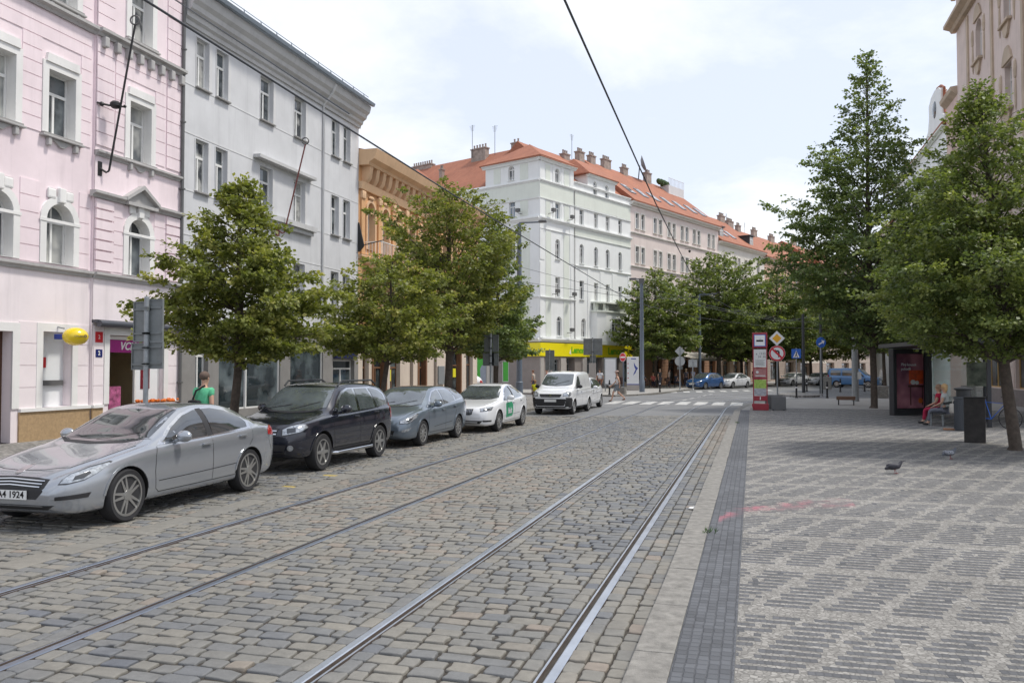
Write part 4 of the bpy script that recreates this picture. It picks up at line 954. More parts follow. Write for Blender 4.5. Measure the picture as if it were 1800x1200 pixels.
B3, rf3 = row_house('salmon coloured house behind the right-hand trees with a red roof', 52.2, 75., 17.3, (.68, .46, .35), (.66, .55, .46), [(a, a + .9, z, z + 1.8, 0) for a in ss for z in (13.4, 9.9, 6.2)], 4.8, m_tile, (.40, .33, .28), [(54, 57, .3, 2.8, 0), (60, 63, .3, 2.8, 0), (66, 70, .3, 2.8, 0)], [12.6, 9.], chims=((54, 1.4, 2.2), (57, 1.0, 1.2), (63, 1.2, 1.6), (70, 1., 2.)))
antenna(fR, rf3, 53.4, 6, 21, 3.); antenna(fR, rf3, 60, 6, 21, 2.6)
ss = [77 + 2.7 * k for k in range(14)]
B4, _ = row_house('long beige house closing the far end of the square', 75., 118., 18.5, (.62, .54, .44), (.62, .58, .52), [(a, a + .9, z, z + 1.8, 0) for a in ss for z in (14.6, 11., 7.4)], 4.2, m_tile, (.40, .33, .28), [(78, 82, .3, 2.8, 0), (86, 90, .3, 2.8, 0), (95, 100, .3, 2.8, 0), (105, 110, .3, 2.8, 0)], [13.8, 10.2], chims=((80, 1.2, 2.), (92, 1., 1.5)))
# awnings of the cafes
m_awn = M('cream_awning_cloth', (.66, .62, .55), rough=.85, var=.08)
def awning(f, u0, u1, z, out, label, drop=.75, mat=None):
    mb = MB(f.T); mb.prism([(-.02, z), (-out, z - drop), (-out, z - drop - .28), (-out + .02, z - drop - .28), (-out + .02, z - drop - .03), (-.02, z - .05)], u0, u1, 'x')
    root = thing('cafe_awning', label, 'awning')
    mb.build('canopy', mat or m_awn, root)
    mb = MB(f.T)
    for u in (u0 + .1, u1 - .1): mb.tube([(u, -.02, z - 1.), (u, -out + .05, z - drop - .02)], .02, 5)
    mb.build('arm', m_dark, root)
awning(fR, 16.6, 23.0, 3.9, 2.6, 'cream cafe awning nearest the pale advertising column')
awning(fR, 24.5, 33.0, 3.8, 2.4, 'long cream cafe awning behind the blue parked hatchback')
awning(fR, 60., 69.5, 3.7, 2.8, 'white awning behind the two white cars right of the tram stop')
awning(fR, 38.2, 43., 3.6, 1.2, 'lime green awning low between tree trunks behind the white saloon', .5, M('lime_awning', (.42, .55, .08), rough=.8))

# ---------- right-hand side ----------
fX = Frm((12.6, 100.), (0, -1))   # u = 100 - Y
m_rose = stucco('rose_beige_render', (.66, .55, .495), var=.1, streak=.15); m_ochre = stucco('ochre_stucco_relief', (.52, .42, .32), var=.2, streak=.2)
B = thing('apartment_house', 'tall rose-beige house with stucco reliefs at the right edge', 'building')
Y2u = lambda y: 100 - y
cols_ = [(52.4, 53.7), (46.9, 48.1), (41.8, 43.0), (36.8, 38.)]
ops = []
for a, b in cols_:
    first = a > 50
    for z0, z1 in ((19.6, 21.9), (15.1, 17.4), (10.8, 13.), (6.6, 8.8)):
        ops.append((Y2u(b), Y2u(a), z0 - (0 if not first else .0), z1, .9 if first and z0 > 19 else 0))
gw = [(Y2u(52.4), Y2u(49.7), .95, 3.0, 0, .3), (Y2u(47.2), Y2u(44.6), .95, 3.0, 0, .3), (Y2u(42), Y2u(39.6), .95, 3., 0, .3), (Y2u(37), Y2u(34.), .95, 3., 0, .3)]
mb = MB(fX.T); wall(mb, Y2u(58.3), Y2u(34), 3.9, 25.5, ops, .35); mass(mb, Y2u(58.3), Y2u(34), 0, 25.5, 12); mb.build('wall', m_rose, B)
mb = MB(fX.T); wall(mb, Y2u(58.3), Y2u(34), .0, 3.9, gw, .3); courses(mb, Y2u(58.3), Y2u(34), 1.0, 3.6, .5, gw, .15, .03, 0, .03); mb.build('ground_floor_wall', m_rose, B)
mb = MB(fX.T); mb.box(Y2u(58.3), Y2u(34), -.07, 0, 0, .9); mb.build('plinth', M('grey_plinth', (.22, .19, .18), rough=.8, var=.15), B)
mb = MB(fX.T)
cornice(mb, band(23.2, .5, .7), Y2u(58.6), Y2u(34)); cornice(mb, band(3.75, .3, .25), Y2u(58.3), Y2u(34)); cornice(mb, band(25.3, .5, .6), Y2u(58.6), Y2u(34))
for a, b in cols_:
    c = Y2u((a + b) / 2)
    for z0 in (19.6, 15.1, 10.8, 6.6):
        mb.prism([(c - .85, z0 + 2.35), (c + .85, z0 + 2.35), (c + .6, z0 + 2.8), (c + .25, z0 + 3.15), (c - .25, z0 + 3.15), (c - .6, z0 + 2.8)], -.1, 0)
        mb.bbox(c - .85, c + .85, -.25, 0, z0 - .2, z0 - .06, .03); mb.prism([(c - .6, z0 - .2), (c + .6, z0 - .2), (c + .3, z0 - .75), (c, z0 - .9), (c - .3, z0 - .75)], -.12, 0)
        for s in (-1, 1): mb.ball((c + s * 1.25, -.02, z0 + 1.6), (.2, .1, .55), 8); mb.ball((c + s * 1.25, -.02, z0 + .4), (.12, .07, .9), 8)
for y in (55.4, 50.2, 44.9, 39.9): mb.box(Y2u(y) - .18, Y2u(y) + .18, -.09, 0, 4.3, 23.)
mb.build('stucco_relief', m_ochre, B)
for o in ops: window(fX, B, o, .33, glass=m_glass_b, sill=m_sill)
m_gold = M('golden_wood_frame', (.52, .33, .12), rough=.5)
for o in gw: window(fX, B, o, .25, 'casement', m_gold, m_shopglass, name='shop_window', tr=.85)
roof(fX, B, Y2u(58.3), Y2u(34), 25.8, 3.5, 12, m_tile, .5)
# narrow rose house
B = thing('apartment_house', 'narrow rose house slice between the white gabled house and the tall beige one', 'building')
m_rose2 = stucco('rose_render', (.66, .50, .44)); ops = [(Y2u(60.3) + .2, Y2u(60.3) + 1.1, z, z + 1.8, 0) for z in (15, 11, 7)]
mb = MB(fX.T); wall(mb, Y2u(61.5), Y2u(58.32), 0, 19.4, ops, .3); mass(mb, Y2u(61.5), Y2u(58.32), 0, 19.4, 12); mb.build('wall', m_rose2, B)
MB(fX.T).prism([(0.02, 19.2), (-.35, 19.5), (-.4, 19.75), (.02, 19.8)], Y2u(61.6), Y2u(58.32), 'x').box(Y2u(61.5), Y2u(58.32), -.03, 0, 17.2, 17.9).build('cornice', m_ochre, B)
for o in ops: window(fX, B, o, .28, sill=m_sill)
# white gabled house
B = thing('apartment_house', 'white and mint house with a curved baroque gable behind the right-hand trees', 'building')
ops = [(Y2u(y) - .5, Y2u(y) + .5, z, z + 1.9, 1. if z > 14 else 0) for y in (64, 68, 72, 76, 80) for z in (15., 11., 7.)]
mb = MB(fX.T); wall(mb, Y2u(82), Y2u(61.52), 0, 18.2, ops, .3); mass(mb, Y2u(82), Y2u(61.52), 0, 18.2, 12)
gc = Y2u(64.6)
g = [(gc - 3.2, 18.2), (gc + 3.0, 18.2), (gc + 3.0, 18.9), (gc + 2.3, 19.2), (gc + 2.0, 20.0), (gc + 2.05, 20.9), (gc + 1.2, 21.3), (gc, 21.45), (gc - 1.2, 21.3), (gc - 2.05, 20.9), (gc - 2., 20.0), (gc - 2.4, 19.2), (gc - 3.2, 18.9)]
mb.prism(g, -.1, .3); mb.build('wall', m_mint, B)
mb = MB(fX.T); cornice(mb, band(18., .25, .3), Y2u(82), Y2u(61.52)); mb.box(Y2u(82), Y2u(61.6), -.04, 0, 12.9, 14.2); mb.build('cornice', m_mint2, B)
mb = MB(fX.T); mb.tube([(gc + 3.05, .1, 19.), (gc + 2.3, .1, 19.3), (gc + 2.05, .1, 20.), (gc + 2.15, .1, 21.), (gc + 1.2, .1, 21.42), (gc, .1, 21.6), (gc - 1.2, .1, 21.42), (gc - 2.15, .1, 21.), (gc - 2.05, .1, 20.), (gc - 2.4, .1, 19.3), (gc - 3.3, .1, 19.)], .09, 6)
mb.prism([(-.3, 18.25), (-.3, 18.4), (0, 18.62), (0, 18.25)], Y2u(82), Y2u(61.6), 'x'); mb.build('tile_coping', m_tile, B)
MB(fX.T).ball((gc, -.12, 20.1), (.5, .12, .6), 16).build('oval_window', m_glass, B)
for o in ops: window(fX, B, o, .28, sill=m_mint)
roof(fX, B, Y2u(82), Y2u(61.52), 18.3, 4.6, 12, m_tile, .2, hip0=3.)
B = thing('apartment_house', 'plain white house farther along on the right behind tall trees', 'building')
fX2 = Frm((14.5, 100.), (0, -1))
ops = [(Y2u(y) - .5, Y2u(y) + .5, z, z + 1.8, 0) for y in (86, 90, 94, 98, 102, 106) for z in (14., 10., 6.)]
mb = MB(fX2.T); wall(mb, Y2u(112), Y2u(83), 0, 17.5, ops, .3); mass(mb, Y2u(112), Y2u(83), 0, 17.5, 12); mb.build('wall', m_white, B)
for o in ops: window(fX2, B, o, .28)
roof(fX2, B, Y2u(112), Y2u(83), 17.5, 4, 12, m_tile, .4)
# closing row across the far end of the square, seen under the tree crowns
fE = Frm((22., 124.), (.93, -.37))
B = thing('apartment_house', 'ochre house far behind the blue van, seen under the tree crowns', 'building')
ops = [(u, u + 1., z, z + 1.9, 0) for u in range(2, 38, 3) for z in (6., 10., 14.)]; gl2 = [(u, u + 2.2, .4, 2.9, 0) for u in range(2, 36, 4)]
mb = MB(fE.T); wall(mb, -4, 40, 0, 18, ops + gl2, .3); mass(mb, -4, 40, 0, 18, 10); mb.build('wall', stucco('ochre_render', (.60, .46, .30)), B)
for o in ops: window(fE, B, o, .25)
for o in gl2: window(fE, B, o, .25, glass=m_shopglass, name='shop_window')
roof(fE, B, -4, 40, 18, 4, 10, m_tile)
# ------------------------------------------------------------------ cars
def pchip(pts):
    x = [p[0] for p in pts]; y = [p[1] for p in pts]; n = len(x); h = [x[i + 1] - x[i] for i in range(n - 1)]; d = [(y[i + 1] - y[i]) / h[i] for i in range(n - 1)]
    m = [d[0]] + [0 if d[i - 1] * d[i] <= 0 else 3 * (h[i - 1] + h[i]) / ((2 * h[i] + h[i - 1]) / d[i - 1] + (h[i] + 2 * h[i - 1]) / d[i]) for i in range(1, n - 1)] + [d[-1]]
    def f(t):
        t = min(max(t, x[0]), x[-1]); i = 0
        while i < n - 2 and t > x[i + 1]: i += 1
        u = (t - x[i]) / h[i]
        return (2 * u ** 3 - 3 * u ** 2 + 1) * y[i] + (u ** 3 - 2 * u ** 2 + u) * h[i] * m[i] + (-2 * u ** 3 + 3 * u ** 2) * y[i + 1] + (u ** 3 - u ** 2) * h[i] * m[i + 1]
    return f
def catmull(P, k):
    out = []
    for i in range(len(P) - 1):
        a = P[max(i - 1, 0)]; b = P[i]; c = P[i + 1]; d = P[min(i + 2, len(P) - 1)]
        for j in range(k):
            t = j / k
            out.append(tuple(.5 * (2 * b[q] + (c[q] - a[q]) * t + (2 * a[q] - 5 * b[q] + 4 * c[q] - d[q]) * t * t + (3 * b[q] - a[q] - 3 * c[q] + d[q]) * t ** 3) for q in (0, 1)))
    out.append(P[-1]); return out
def body_mesh(sp, nst):
    L = sp['L']; F = {k: pchip(sp[k]) for k in ('zt', 'zb', 'zbot', 'hw', 'wt')}
    st = sorted(set([L * (1 - math.cos(math.pi * i / nst)) / 2 * .5 + L * i / nst * .5 for i in range(nst + 1)]))
    rings = []
    for s in st:
        zt, zb, z0, hw, wt = (F[k](s) for k in ('zt', 'zb', 'zbot', 'hw', 'wt'))
        zb = min(zb, zt - .012); wt = min(wt, hw * .93); g = zt - zb; dr = min(.055, .3 * g); zm = z0 + (zb - z0) * .5; cr = sp.get('crown', .03)
        bul = .0 if g < .2 else .025
        P = [(0, z0), (hw * .8, z0), (hw * .93, z0 + .03), (hw * .975, z0 + .12), (hw, zm), (hw * .99, zb - (zb - zm) * .35), (hw * .955, zb - .012),
             (hw * .925, zb + min(.015, g * .4)), (hw * .925 * .5 + wt * .5 + bul, zb + g * .5), (wt + .012, zt - dr - .01), (wt * .9, zt - dr * .25), (wt * .5, zt), (0, zt)]
        C = catmull(P[1:-1], 3); C = [P[0]] + C + [(0, zt + (cr * .3 if g > .2 else .0))]
        rings.append((s, C))
    vs = []; n = len(rings[0][1]); N = 2 * n - 2
    for s, C in rings:
        vs += [(L / 2 - s, p[0], p[1]) for p in C] + [(L / 2 - s, -p[0], p[1]) for p in C[-2:0:-1]]
    fs = [(i * N + k, i * N + (k + 1) % N, (i + 1) * N + (k + 1) % N, (i + 1) * N + k) for i in range(len(rings) - 1) for k in range(N)]
    fs += [tuple(range(N - 1, -1, -1)), tuple((len(rings) - 1) * N + k for k in range(N))]
    return vs, fs
def poly_bm(pts, step):
    bm = bmesh.new(); vs = [bm.verts.new((p[0], p[1], 0)) for p in pts]; bm.faces.new(vs)
    for ax in (0, 1):
        lo = min(p[ax] for p in pts); hi = max(p[ax] for p in pts); k = math.floor(lo / step) + 1
        while k * step < hi - 1e-4:
            co = [0, 0, 0]; co[ax] = k * step; no = [0, 0, 0]; no[ax] = 1
            bmesh.ops.bisect_plane(bm, geom=bm.verts[:] + bm.edges[:] + bm.faces[:], plane_co=co, plane_no=no); k += 1
    return bm
def patch(mb, bvh, pts, T, off, step=.06, th=0.):
    """lay the outline pts (drawn in the xy plane of T) on the body surface along T's -z, raised by off"""
    bm = poly_bm(pts, step); d = -(T.to_3x3() @ Vector((0, 0, 1))); bad = set()
    for v in bm.verts:
        o = T @ Vector((v.co.x, v.co.y, 3.)); h = bvh.ray_cast(o, d)
        if h[0] is None: bad.add(v); continue
        v.co = h[0] - d * off
    if bad: bmesh.ops.delete(bm, geom=list(bad), context='VERTS')
    if th: 
        r = bmesh.ops.extrude_face_region(bm, geom=bm.faces[:])
        for e in r['geom']:
            if isinstance(e, bmesh.types.BMVert): e.co += -d * th
    if len(bm.verts): mb.bm(bm)
    else: bm.free()
def side_T(L, s): # x=s from the bumper, y=z, looking in from +y (s=1) or -y (-1)
    return Matrix(((-1, 0, 0, L / 2), (0, 0, s, 0), (0, 1, 0, 0), (0, 0, 0, 1)))
def front_T(sgn=1): return Matrix(((0, 0, sgn, 0), (1, 0, 0, 0), (0, 1, 0, 0), (0, 0, 0, 1)))
def top_T(L): return Matrix(((-1, 0, 0, L / 2), (0, 1, 0, 0), (0, 0, 1, 0), (0, 0, 0, 1)))
def diag_T(s, a=45): # horizontal view onto a front corner; x runs outward/back
    d = Vector((math.cos(R_(a)), s * math.sin(R_(a)), 0)); u = Vector((-math.sin(R_(a)), s * math.cos(R_(a)), 0))
    return Matrix(((u.x, 0, d.x, 0), (u.y, 0, d.y, 0), (0, 1, 0, 0), (0, 0, 0, 1)))
def strip(pl, w):
    out = []; n = len(pl)
    for sgn in (1, -1):
        rng = range(n) if sgn == 1 else range(n - 1, -1, -1)
        for i in rng:
            a = Vector(pl[max(i - 1, 0)]); b = Vector(pl[min(i + 1, n - 1)]); d = (b - a).normalized(); out.append((pl[i][0] - d.y * w / 2 * sgn, pl[i][1] + d.x * w / 2 * sgn))
    return out
m_tyre = M('tyre_rubber', (.022, .022, .024), rough=.85, var=.2, scale=6)
m_rim = M('alloy_rim', (.46, .46, .45), rough=.3, metal=.85, var=.08); m_rimdk = M('dark_rim_pockets', (.03, .03, .032), rough=.5, metal=.3)
m_chrome = M('chrome_trim', (.62, .63, .65), rough=.15, metal=1., var=.03)
m_cglass = M('car_glass', (.085, .10, .105), rough=.03, var=.55, scale=1.6, spec=1., coat=1.)
m_lens = M('clear_headlamp', (.42, .45, .48), rough=.1, metal=.5, var=.6, scale=16, coat=1.); m_lensdk = M('headlamp_inner', (.05, .055, .06), rough=.15, metal=.6, coat=1.)
m_tail = M('tail_lamp_red', (.38, .015, .02), rough=.15, coat=1., var=.1); m_trim_bk = M('car_black_trim', (.02, .02, .022), rough=.55, var=.05); m_arch = M('wheel_well', (.008, .008, .008), rough=.95)
m_plate = M('number_plate', (.74, .74, .72), rough=.5, var=.05)
def wheel(parent, x, y, r, w, sgn, style, loc_name='wheel'):
    """axis along y; outer side towards sgn"""
    T = Matrix.Rotation(-math.pi / 2 * sgn, 4, 'X')
    mb = MB(T); h = w / 2; ri = r * (.74 if style == 'twin' else .66)
    mb.lathe([(ri, -h * .9), (r * .93, -h), (r * .985, -h * .8), (r, -h * .4), (r, h * .4), (r * .985, h * .8), (r * .93, h), (ri + .01, h * .92), (ri, h * .8)], 36)
    o = mb.build('wheel', m_tyre, parent, True); o.location = (x, y, r)
    mb = MB(T); mb.lathe([(ri + .012, h * .55), (ri + .014, h * .93), (ri - .012, h * .95), (ri - .02, h * .5), (ri - .03, h * .2)], 36)
    n = {'twin': 5, 'five': 5, 'six': 6, 'multi': 10, 'cap': 8, 'fat': 6}[style]
    for k in range(n):
        a = 2 * math.pi * k / n
        for da in ((-.17, .17) if style == 'twin' else (-.07, .07) if style == 'five' else (0,)):
            Tk = Matrix.Rotation(a, 4, 'Z'); wi = .022 if style in ('twin', 'five') else .026 if style == 'multi' else .04
            t = da * ri
            mb.add([(.045, t * .35 - wi, h * .5), (.045, t * .35 + wi, h * .5), (ri - .01, t + wi * .62, h * .7), (ri - .01, t - wi * .62, h * .7), (.045, t * .35 - wi, h * .88), (.045, t * .35 + wi, h * .88), (ri - .01, t + wi * .55, h * .86), (ri - .01, t - wi * .55, h * .86)],
                   [(4, 5, 6, 7), (0, 1, 5, 4), (1, 2, 6, 5), (2, 3, 7, 6), (3, 0, 4, 7)], Tk)
    mb.lathe([(.0, h * .4), (.075, h * .6), (.065, h * .93), (.03, h * .96), (.0, h * .96)], 16)
    mb.build('rim', m_rim, o, 35)
    MB(T).lathe([(.0, h * .1), (ri, h * .12), (ri, h * .22), (.0, h * .3)], 24).build('brake_disc', m_rimdk, o, True)
    return o

def make_car(sp, name, label, cat, loc, rz, group, body, chrome=True, lod=1, letters=None, extra=None, glass=None, plate_front=True):
    root = thing(name, label, cat, loc, rz, group); L = sp['L']; glass = glass or m_cglass
    vs, fs = body_mesh(sp, 84 if lod else 46)
    me = bpy.data.meshes.new('b'); me.from_pydata(vs, [], fs)
    bm = bmesh.new(); bm.from_mesh(me); bmesh.ops.recalc_face_normals(bm, faces=bm.faces); bm.to_mesh(me); bvh = BVHTree.FromBMesh(bm); bm.free()
    o = bpy.data.objects.new('body', me); COL.objects.link(o)
    # wheel openings cut out of the body
    cut = MB(); W = sp['hwmax']; wr = sp['r'] + sp.get('gap', .045)
    for x in (sp['xf'], sp['xr']):
        for s in (-1, 1):
            cut.lathe([(.001, -.26), (wr, -.26), (wr, .3), (.001, .3)], 40, Matrix.Translation((L / 2 - x, s * (W - .02), sp['r'] * .98)) @ Matrix.Rotation(math.pi / 2, 4, 'X'))
    c = cut.build('cut', m_arch); me.materials.append(body); me.materials.append(m_arch)
    md = o.modifiers.new('b', 'BOOLEAN'); md.object = c; md.operation = 'DIFFERENCE'; md.solver = 'EXACT'
    try: md.material_mode = 'TRANSFER'
    except Exception: pass
    nm = bpy.data.meshes.new_from_object(o.evaluated_get(bpy.context.evaluated_depsgraph_get()))
    bpy.data.objects.remove(o); bpy.data.objects.remove(c)
    slot_arch = [i for i, m in enumerate(nm.materials) if m == m_arch]; 
    nm.polygons.foreach_set('use_smooth', [True] * len(nm.polygons))
    for p in nm.polygons:
        cx, cy, cz = p.center
        for x in (sp['xf'], sp['xr']):
            dd = math.hypot(cx - (L / 2 - x), cz - sp['r'] * .98)
            if (dd < wr + .002 and abs(cy) < W - .03 and (abs(p.normal.y) > .9 or abs(dd - wr) < .01)): p.material_index = slot_arch[-1] if slot_arch else 1
    try: nm.set_sharp_from_angle(angle=R_(35))
    except Exception: pass
    nm.name = 'body'; BODY = link('body', nm, root)
    def P(nm_, polys, T, mat, off, parent=BODY, step=.06, sides=None, th=0.):
        mb = MB()
        for pl in polys: patch(mb, bvh, pl, T, off, step, th)
        return mb.build(nm_, mat, parent, True) if mb.v else None
    # glazing
    sw_ = min(p[0] for p in sp['ws']); hs = [[(.3, -.60), (.2, -.3), (.17, 0), (.2, .3), (.3, .60)]] + [[(.3, s * .60), (.7, s * .70), (sw_ - .08, s * .735)] for s in (-1, 1)]
    P('bonnet_seam', [strip(q, .010) for q in hs], top_T(L), m_arch, .0015, BODY, .08)
    ws = sp['ws']; P('windscreen', [ws], top_T(L), glass, .004, root, .08)
    w0 = max(sp['ws'], key=lambda p: -p[0])[0]; P('wiper', [strip([(w0 + .08, -.05), (w0 + .30, .52)], .018), strip([(w0 + .10, -.62), (w0 + .22, -.08)], .018)], top_T(L), m_trim_bk, .014, root, .1)
    if 'cowl' in sp: P('wiper_cowl', [sp['cowl']], top_T(L), m_trim_bk, .003, BODY, .08)
    if 'rw' in sp: P('rear_window', [sp['rw']], top_T(L), glass, .004, root, .08)
    for s in (1, -1):
        T = side_T(L, s)
        if sp.get('dlo'): P('window_trim', [sp['dlo']], T, m_chrome if chrome else m_trim_bk, .003, BODY, .08)
        if sp.get('pillars'): P('pillar', sp['pillars'], T, m_trim_bk, .0052, BODY, .08)
        for w in sp['sw']: P('side_window', [w], T, glass, .0075, root, .08)
        if sp.get('cladding'): P('cladding', sp['cladding'], T, m_trim_bk, .008, BODY, .06)
        for hd in sp.get('handles', []):
            hy = bvh.ray_cast(T @ Vector((hd[0], hd[1], 3)), -(T.to_3x3() @ Vector((0, 0, 1))))[0]
            if hy is not None:
                mb = MB(); mb.bbox(hy.x - .1, hy.x + .1, hy.y + s * .012, hy.y + s * .04, hy.z - .014, hy.z + .016, .008); mb.bbox(hy.x - .1, hy.x - .075, hy.y - s * .01, hy.y + s * .03, hy.z - .014, hy.z + .014, .004); mb.bbox(hy.x + .075, hy.x + .1, hy.y - s * .01, hy.y + s * .03, hy.z - .014, hy.z + .014, .004)
                mb.build('door_handle', body if not sp.get('chromeh') else m_chrome, BODY, True)
        for q in sp['seams']: P('door_seam', [strip(q, .010)], T, m_arch, .0015, BODY, .07)
        for x in (sp['xf'], sp['xr']):
            rr = wr + .016; arc = [(x + rr * math.cos(a), sp['r'] * .98 + rr * math.sin(a)) for a in [R_(8 + 164 * k / 16) for k in range(17)]]
            P('wheel_arch', [strip(arc[i:i + 2], .03) for i in range(16)], T, body, .004, BODY, .5, th=.008)
        # mirror
        mx, mz = sp['mirror']; x = L / 2 - mx; hit = bvh.ray_cast(Vector((x, s * 3, mz)), Vector((0, -s, 0)))[0]; yy = abs(hit.y) if hit is not None else .8
        mb = MB(); mb.ball((x, s * (yy + .15), mz + .06), (.075, .125, .085), 14); mb.tube([(x, s * (yy - .03), mz - .02), (x, s * (yy + .1), mz + .02)], [.03, .02], 8)
        mi = mb.build('mirror', body if not sp.get('bkmirror') else m_trim_bk, root, True)
    for s in (1, -1):
        if 'hl' in sp:
            cx = sum(p[0] for p in sp['hl']) / len(sp['hl']); cz = sum(p[1] for p in sp['hl']) / len(sp['hl'])
            P('headlight_surround', [[(cx + (p[0] - cx) * 1.07, cz + (p[1] - cz) * 1.16) for p in sp['hl']]], diag_T(s, sp.get('hla', 40)), m_trim_bk, .003, BODY, .035)
            P('headlight', [sp['hl']], diag_T(s, sp.get('hla', 40)), m_lens, .006, root, .035)
            if 'hli' in sp: P('headlight_reflector', [sp['hli']], diag_T(s, sp.get('hla', 40)), m_lensdk, .008, BODY, .035)
        if 'fog' in sp: P('fog_light', [sp['fog']], diag_T(s, 30), m_lens if not sp.get('fogdk') else m_trim_bk, .006, root, .035)
        if 'tl' in sp: P('tail_light', [sp['tl']], side_T(L, s), m_tail, .006, root, .035)
    if 'grille' in sp:
        g = P('grille', sp['grille'], front_T(), m_trim_bk, .005, root, .05)
        if g and 'bars' in sp: P('grille_bar', sp['bars'], front_T(), m_chrome if chrome else m_trim_bk, .012, g, .05, th=.008)
    if 'emblem' in sp:
        P('emblem', [[(.055 * math.cos(t) , sp['emblem'] + .05 * math.sin(t)) for t in [2 * math.pi * k / 12 for k in range(12)]]], front_T(), m_chrome, .006, BODY, .03, th=.006)
    if plate_front:
        pz = sp['plate']; h = bvh.ray_cast(Vector((4, 0, pz)), Vector((-1, 0, 0)))[0]
        pl = MB().box(h.x + .012, h.x + .024, -.26, .26, pz - .055, pz + .055).build('number_plate', m_plate, root)
        if letters: text(letters, .115, m_arch, face_T(h.x + .026, .0, pz, 0.), pl, 'plate_characters', .001, bold=.002)
    for x, s in ((sp['xf'], 1), (sp['xf'], -1), (sp['xr'], 1), (sp['xr'], -1)):
        wheel(root, L / 2 - x, s * (W - .125), sp['r'], sp.get('tw', .225), s, sp.get('rim', 'multi'))
    if extra: extra(root, BODY, bvh, L)
    return root

sedan = dict(L=4.79, hwmax=.925, r=.345, xf=.96, xr=3.78, rim='twin', gap=.04,
  zt=[(0, .56), (.05, .66), (.18, .735), (.5, .82), (1.0, .915), (1.3, .965), (1.45, 1.0), (1.9, 1.2), (2.2, 1.335), (2.45, 1.42), (2.85, 1.456), (3.3, 1.435), (3.7, 1.36), (4.1, 1.2), (4.32, 1.11), (4.5, 1.085), (4.7, 1.06), (4.79, .93)],
  zb=[(0, .50), (.1, .62), (.5, .745), (1.0, .84), (1.5, .905), (2.5, .945), (3.5, .99), (4.2, 1.02), (4.6, 1.0), (4.79, .86)],
  zbot=[(0, .33), (.08, .25), (.3, .2), (4.3, .22), (4.6, .28), (4.79, .42)],
  hw=[(0, .58), (.04, .66), (.12, .75), (.3, .835), (.65, .895), (1.2, .92), (2.4, .925), (3.8, .925), (4.3, .90), (4.6, .84), (4.74, .74), (4.79, .62)],
  wt=[(0, .45), (.3, .66), (1.0, .76), (1.45, .76), (1.9, .68), (2.4, .61), (3.2, .59), (3.8, .60), (4.3, .68), (4.7, .62), (4.79, .5)],
  ws=[(1.60, -.71), (1.44, -.45), (1.39, 0), (1.44, .45), (1.60, .71), (1.95, .655), (2.36, .575), (2.31, .3), (2.3, 0), (2.31, -.3), (2.36, -.575), (1.95, -.655)],
  cowl=[(1.6, -.76), (1.36, -.48), (1.28, 0), (1.36, .48), (1.6, .76), (1.44, .45), (1.39, 0), (1.44, -.45)],
  rw=[(3.72, -.52), (3.72, .52), (4.2, .6), (4.26, 0), (4.2, -.6)],
  dlo=[(1.58, .935), (2.0, 1.165), (2.35, 1.325), (2.65, 1.395), (3.1, 1.405), (3.45, 1.355), (3.75, 1.25), (3.9, 1.12), (3.86, 1.02), (3.3, .985), (2.4, .955)],
  sw=[[(1.72, .975), (2.02, 1.145), (2.37, 1.30), (2.66, 1.365), (2.71, 1.365), (2.72, .985), (2.3, .97)], [(2.86, .99), (2.86, 1.372), (3.1, 1.375), (3.43, 1.325), (3.7, 1.235), (3.82, 1.12), (3.79, 1.045), (3.4, 1.02)]],
  pillars=[[(2.73, .975), (2.72, 1.38), (2.85, 1.385), (2.85, .985)]],
  handles=[(2.62, .87), (3.58, .92)], chromeh=False,
  seams=[[(1.56, .92), (1.5, .8), (1.47, .6), (1.5, .36), (1.55, .32)], [(2.8, .96), (2.78, .75), (2.78, .33)], [(3.9, 1.03), (3.86, .85), (3.62, .62), (3.42, .42), (3.38, .34)], [(1.55, .31), (2.4, .315), (3.38, .325)], [(1.55, .46), (2.5, .475), (3.4, .50)], [(4.45, 1.0), (4.4, .8), (4.5, .62)]],
  mirror=(1.98, .97), hla=42, hl=[(-1.07, .60), (-.98, .60), (-.8, .63), (-.66, .69), (-.5, .79), (-.53, .80), (-.75, .76), (-.95, .70), (-1.03, .65)], hli=[(-.93, .63), (-.8, .65), (-.72, .70), (-.74, .725), (-.9, .68)],
  fog=[(-.64, .40), (-.30, .41), (-.27, .47), (-.64, .445)], fogdk=True,
  tl=[(4.36, .88), (4.75, .84), (4.75, 1.0), (4.5, 1.03), (4.38, .97)],
  grille=[[(-.52, .65), (-.36, .67), (0, .68), (.36, .67), (.52, .65), (.47, .5), (.38, .41), (-.38, .41), (-.47, .5)], [(-.62, .34), (.62, .34), (.52, .28), (-.52, .28)]],
  bars=[strip([(-.48, .635), (0, .655), (.48, .635)], .012), strip([(-.46, .60), (0, .62), (.46, .60)], .012), strip([(-.44, .565), (0, .585), (.44, .565)], .012)], emblem=.745, plate=.46)
m_silver = paint('silver_paint', (.36, .38, .41), .6, .2)
def rz_(extra=0.): return -math.pi / 2 + R_(extra)
# its front wheel stands at Y 9.17, the outer flank near X -7.8
def at_front(sp, yw, xo, ang=0.):
    """position of the car centre from its front wheel's world Y and the flank's world X, nose towards -Y"""
    d = sp['L'] / 2 - sp['xf']; a = R_(ang)
    return (xo - sp['hwmax'] + d * math.sin(a), yw + d * math.cos(a), 0)
sedan_c = make_car(sedan, 'parked_car', 'silver saloon with twin-spoke wheels, nearest parked car at the left edge', 'car', at_front(sedan, 9.2, -7.8, -1.0), rz_(1.0), 'cars parked along the left kerb', m_silver, letters='4A4 1924', glass=M('dark_car_glass', (.028, .034, .038), rough=.02, var=.5, scale=2., spec=1., coat=1.))

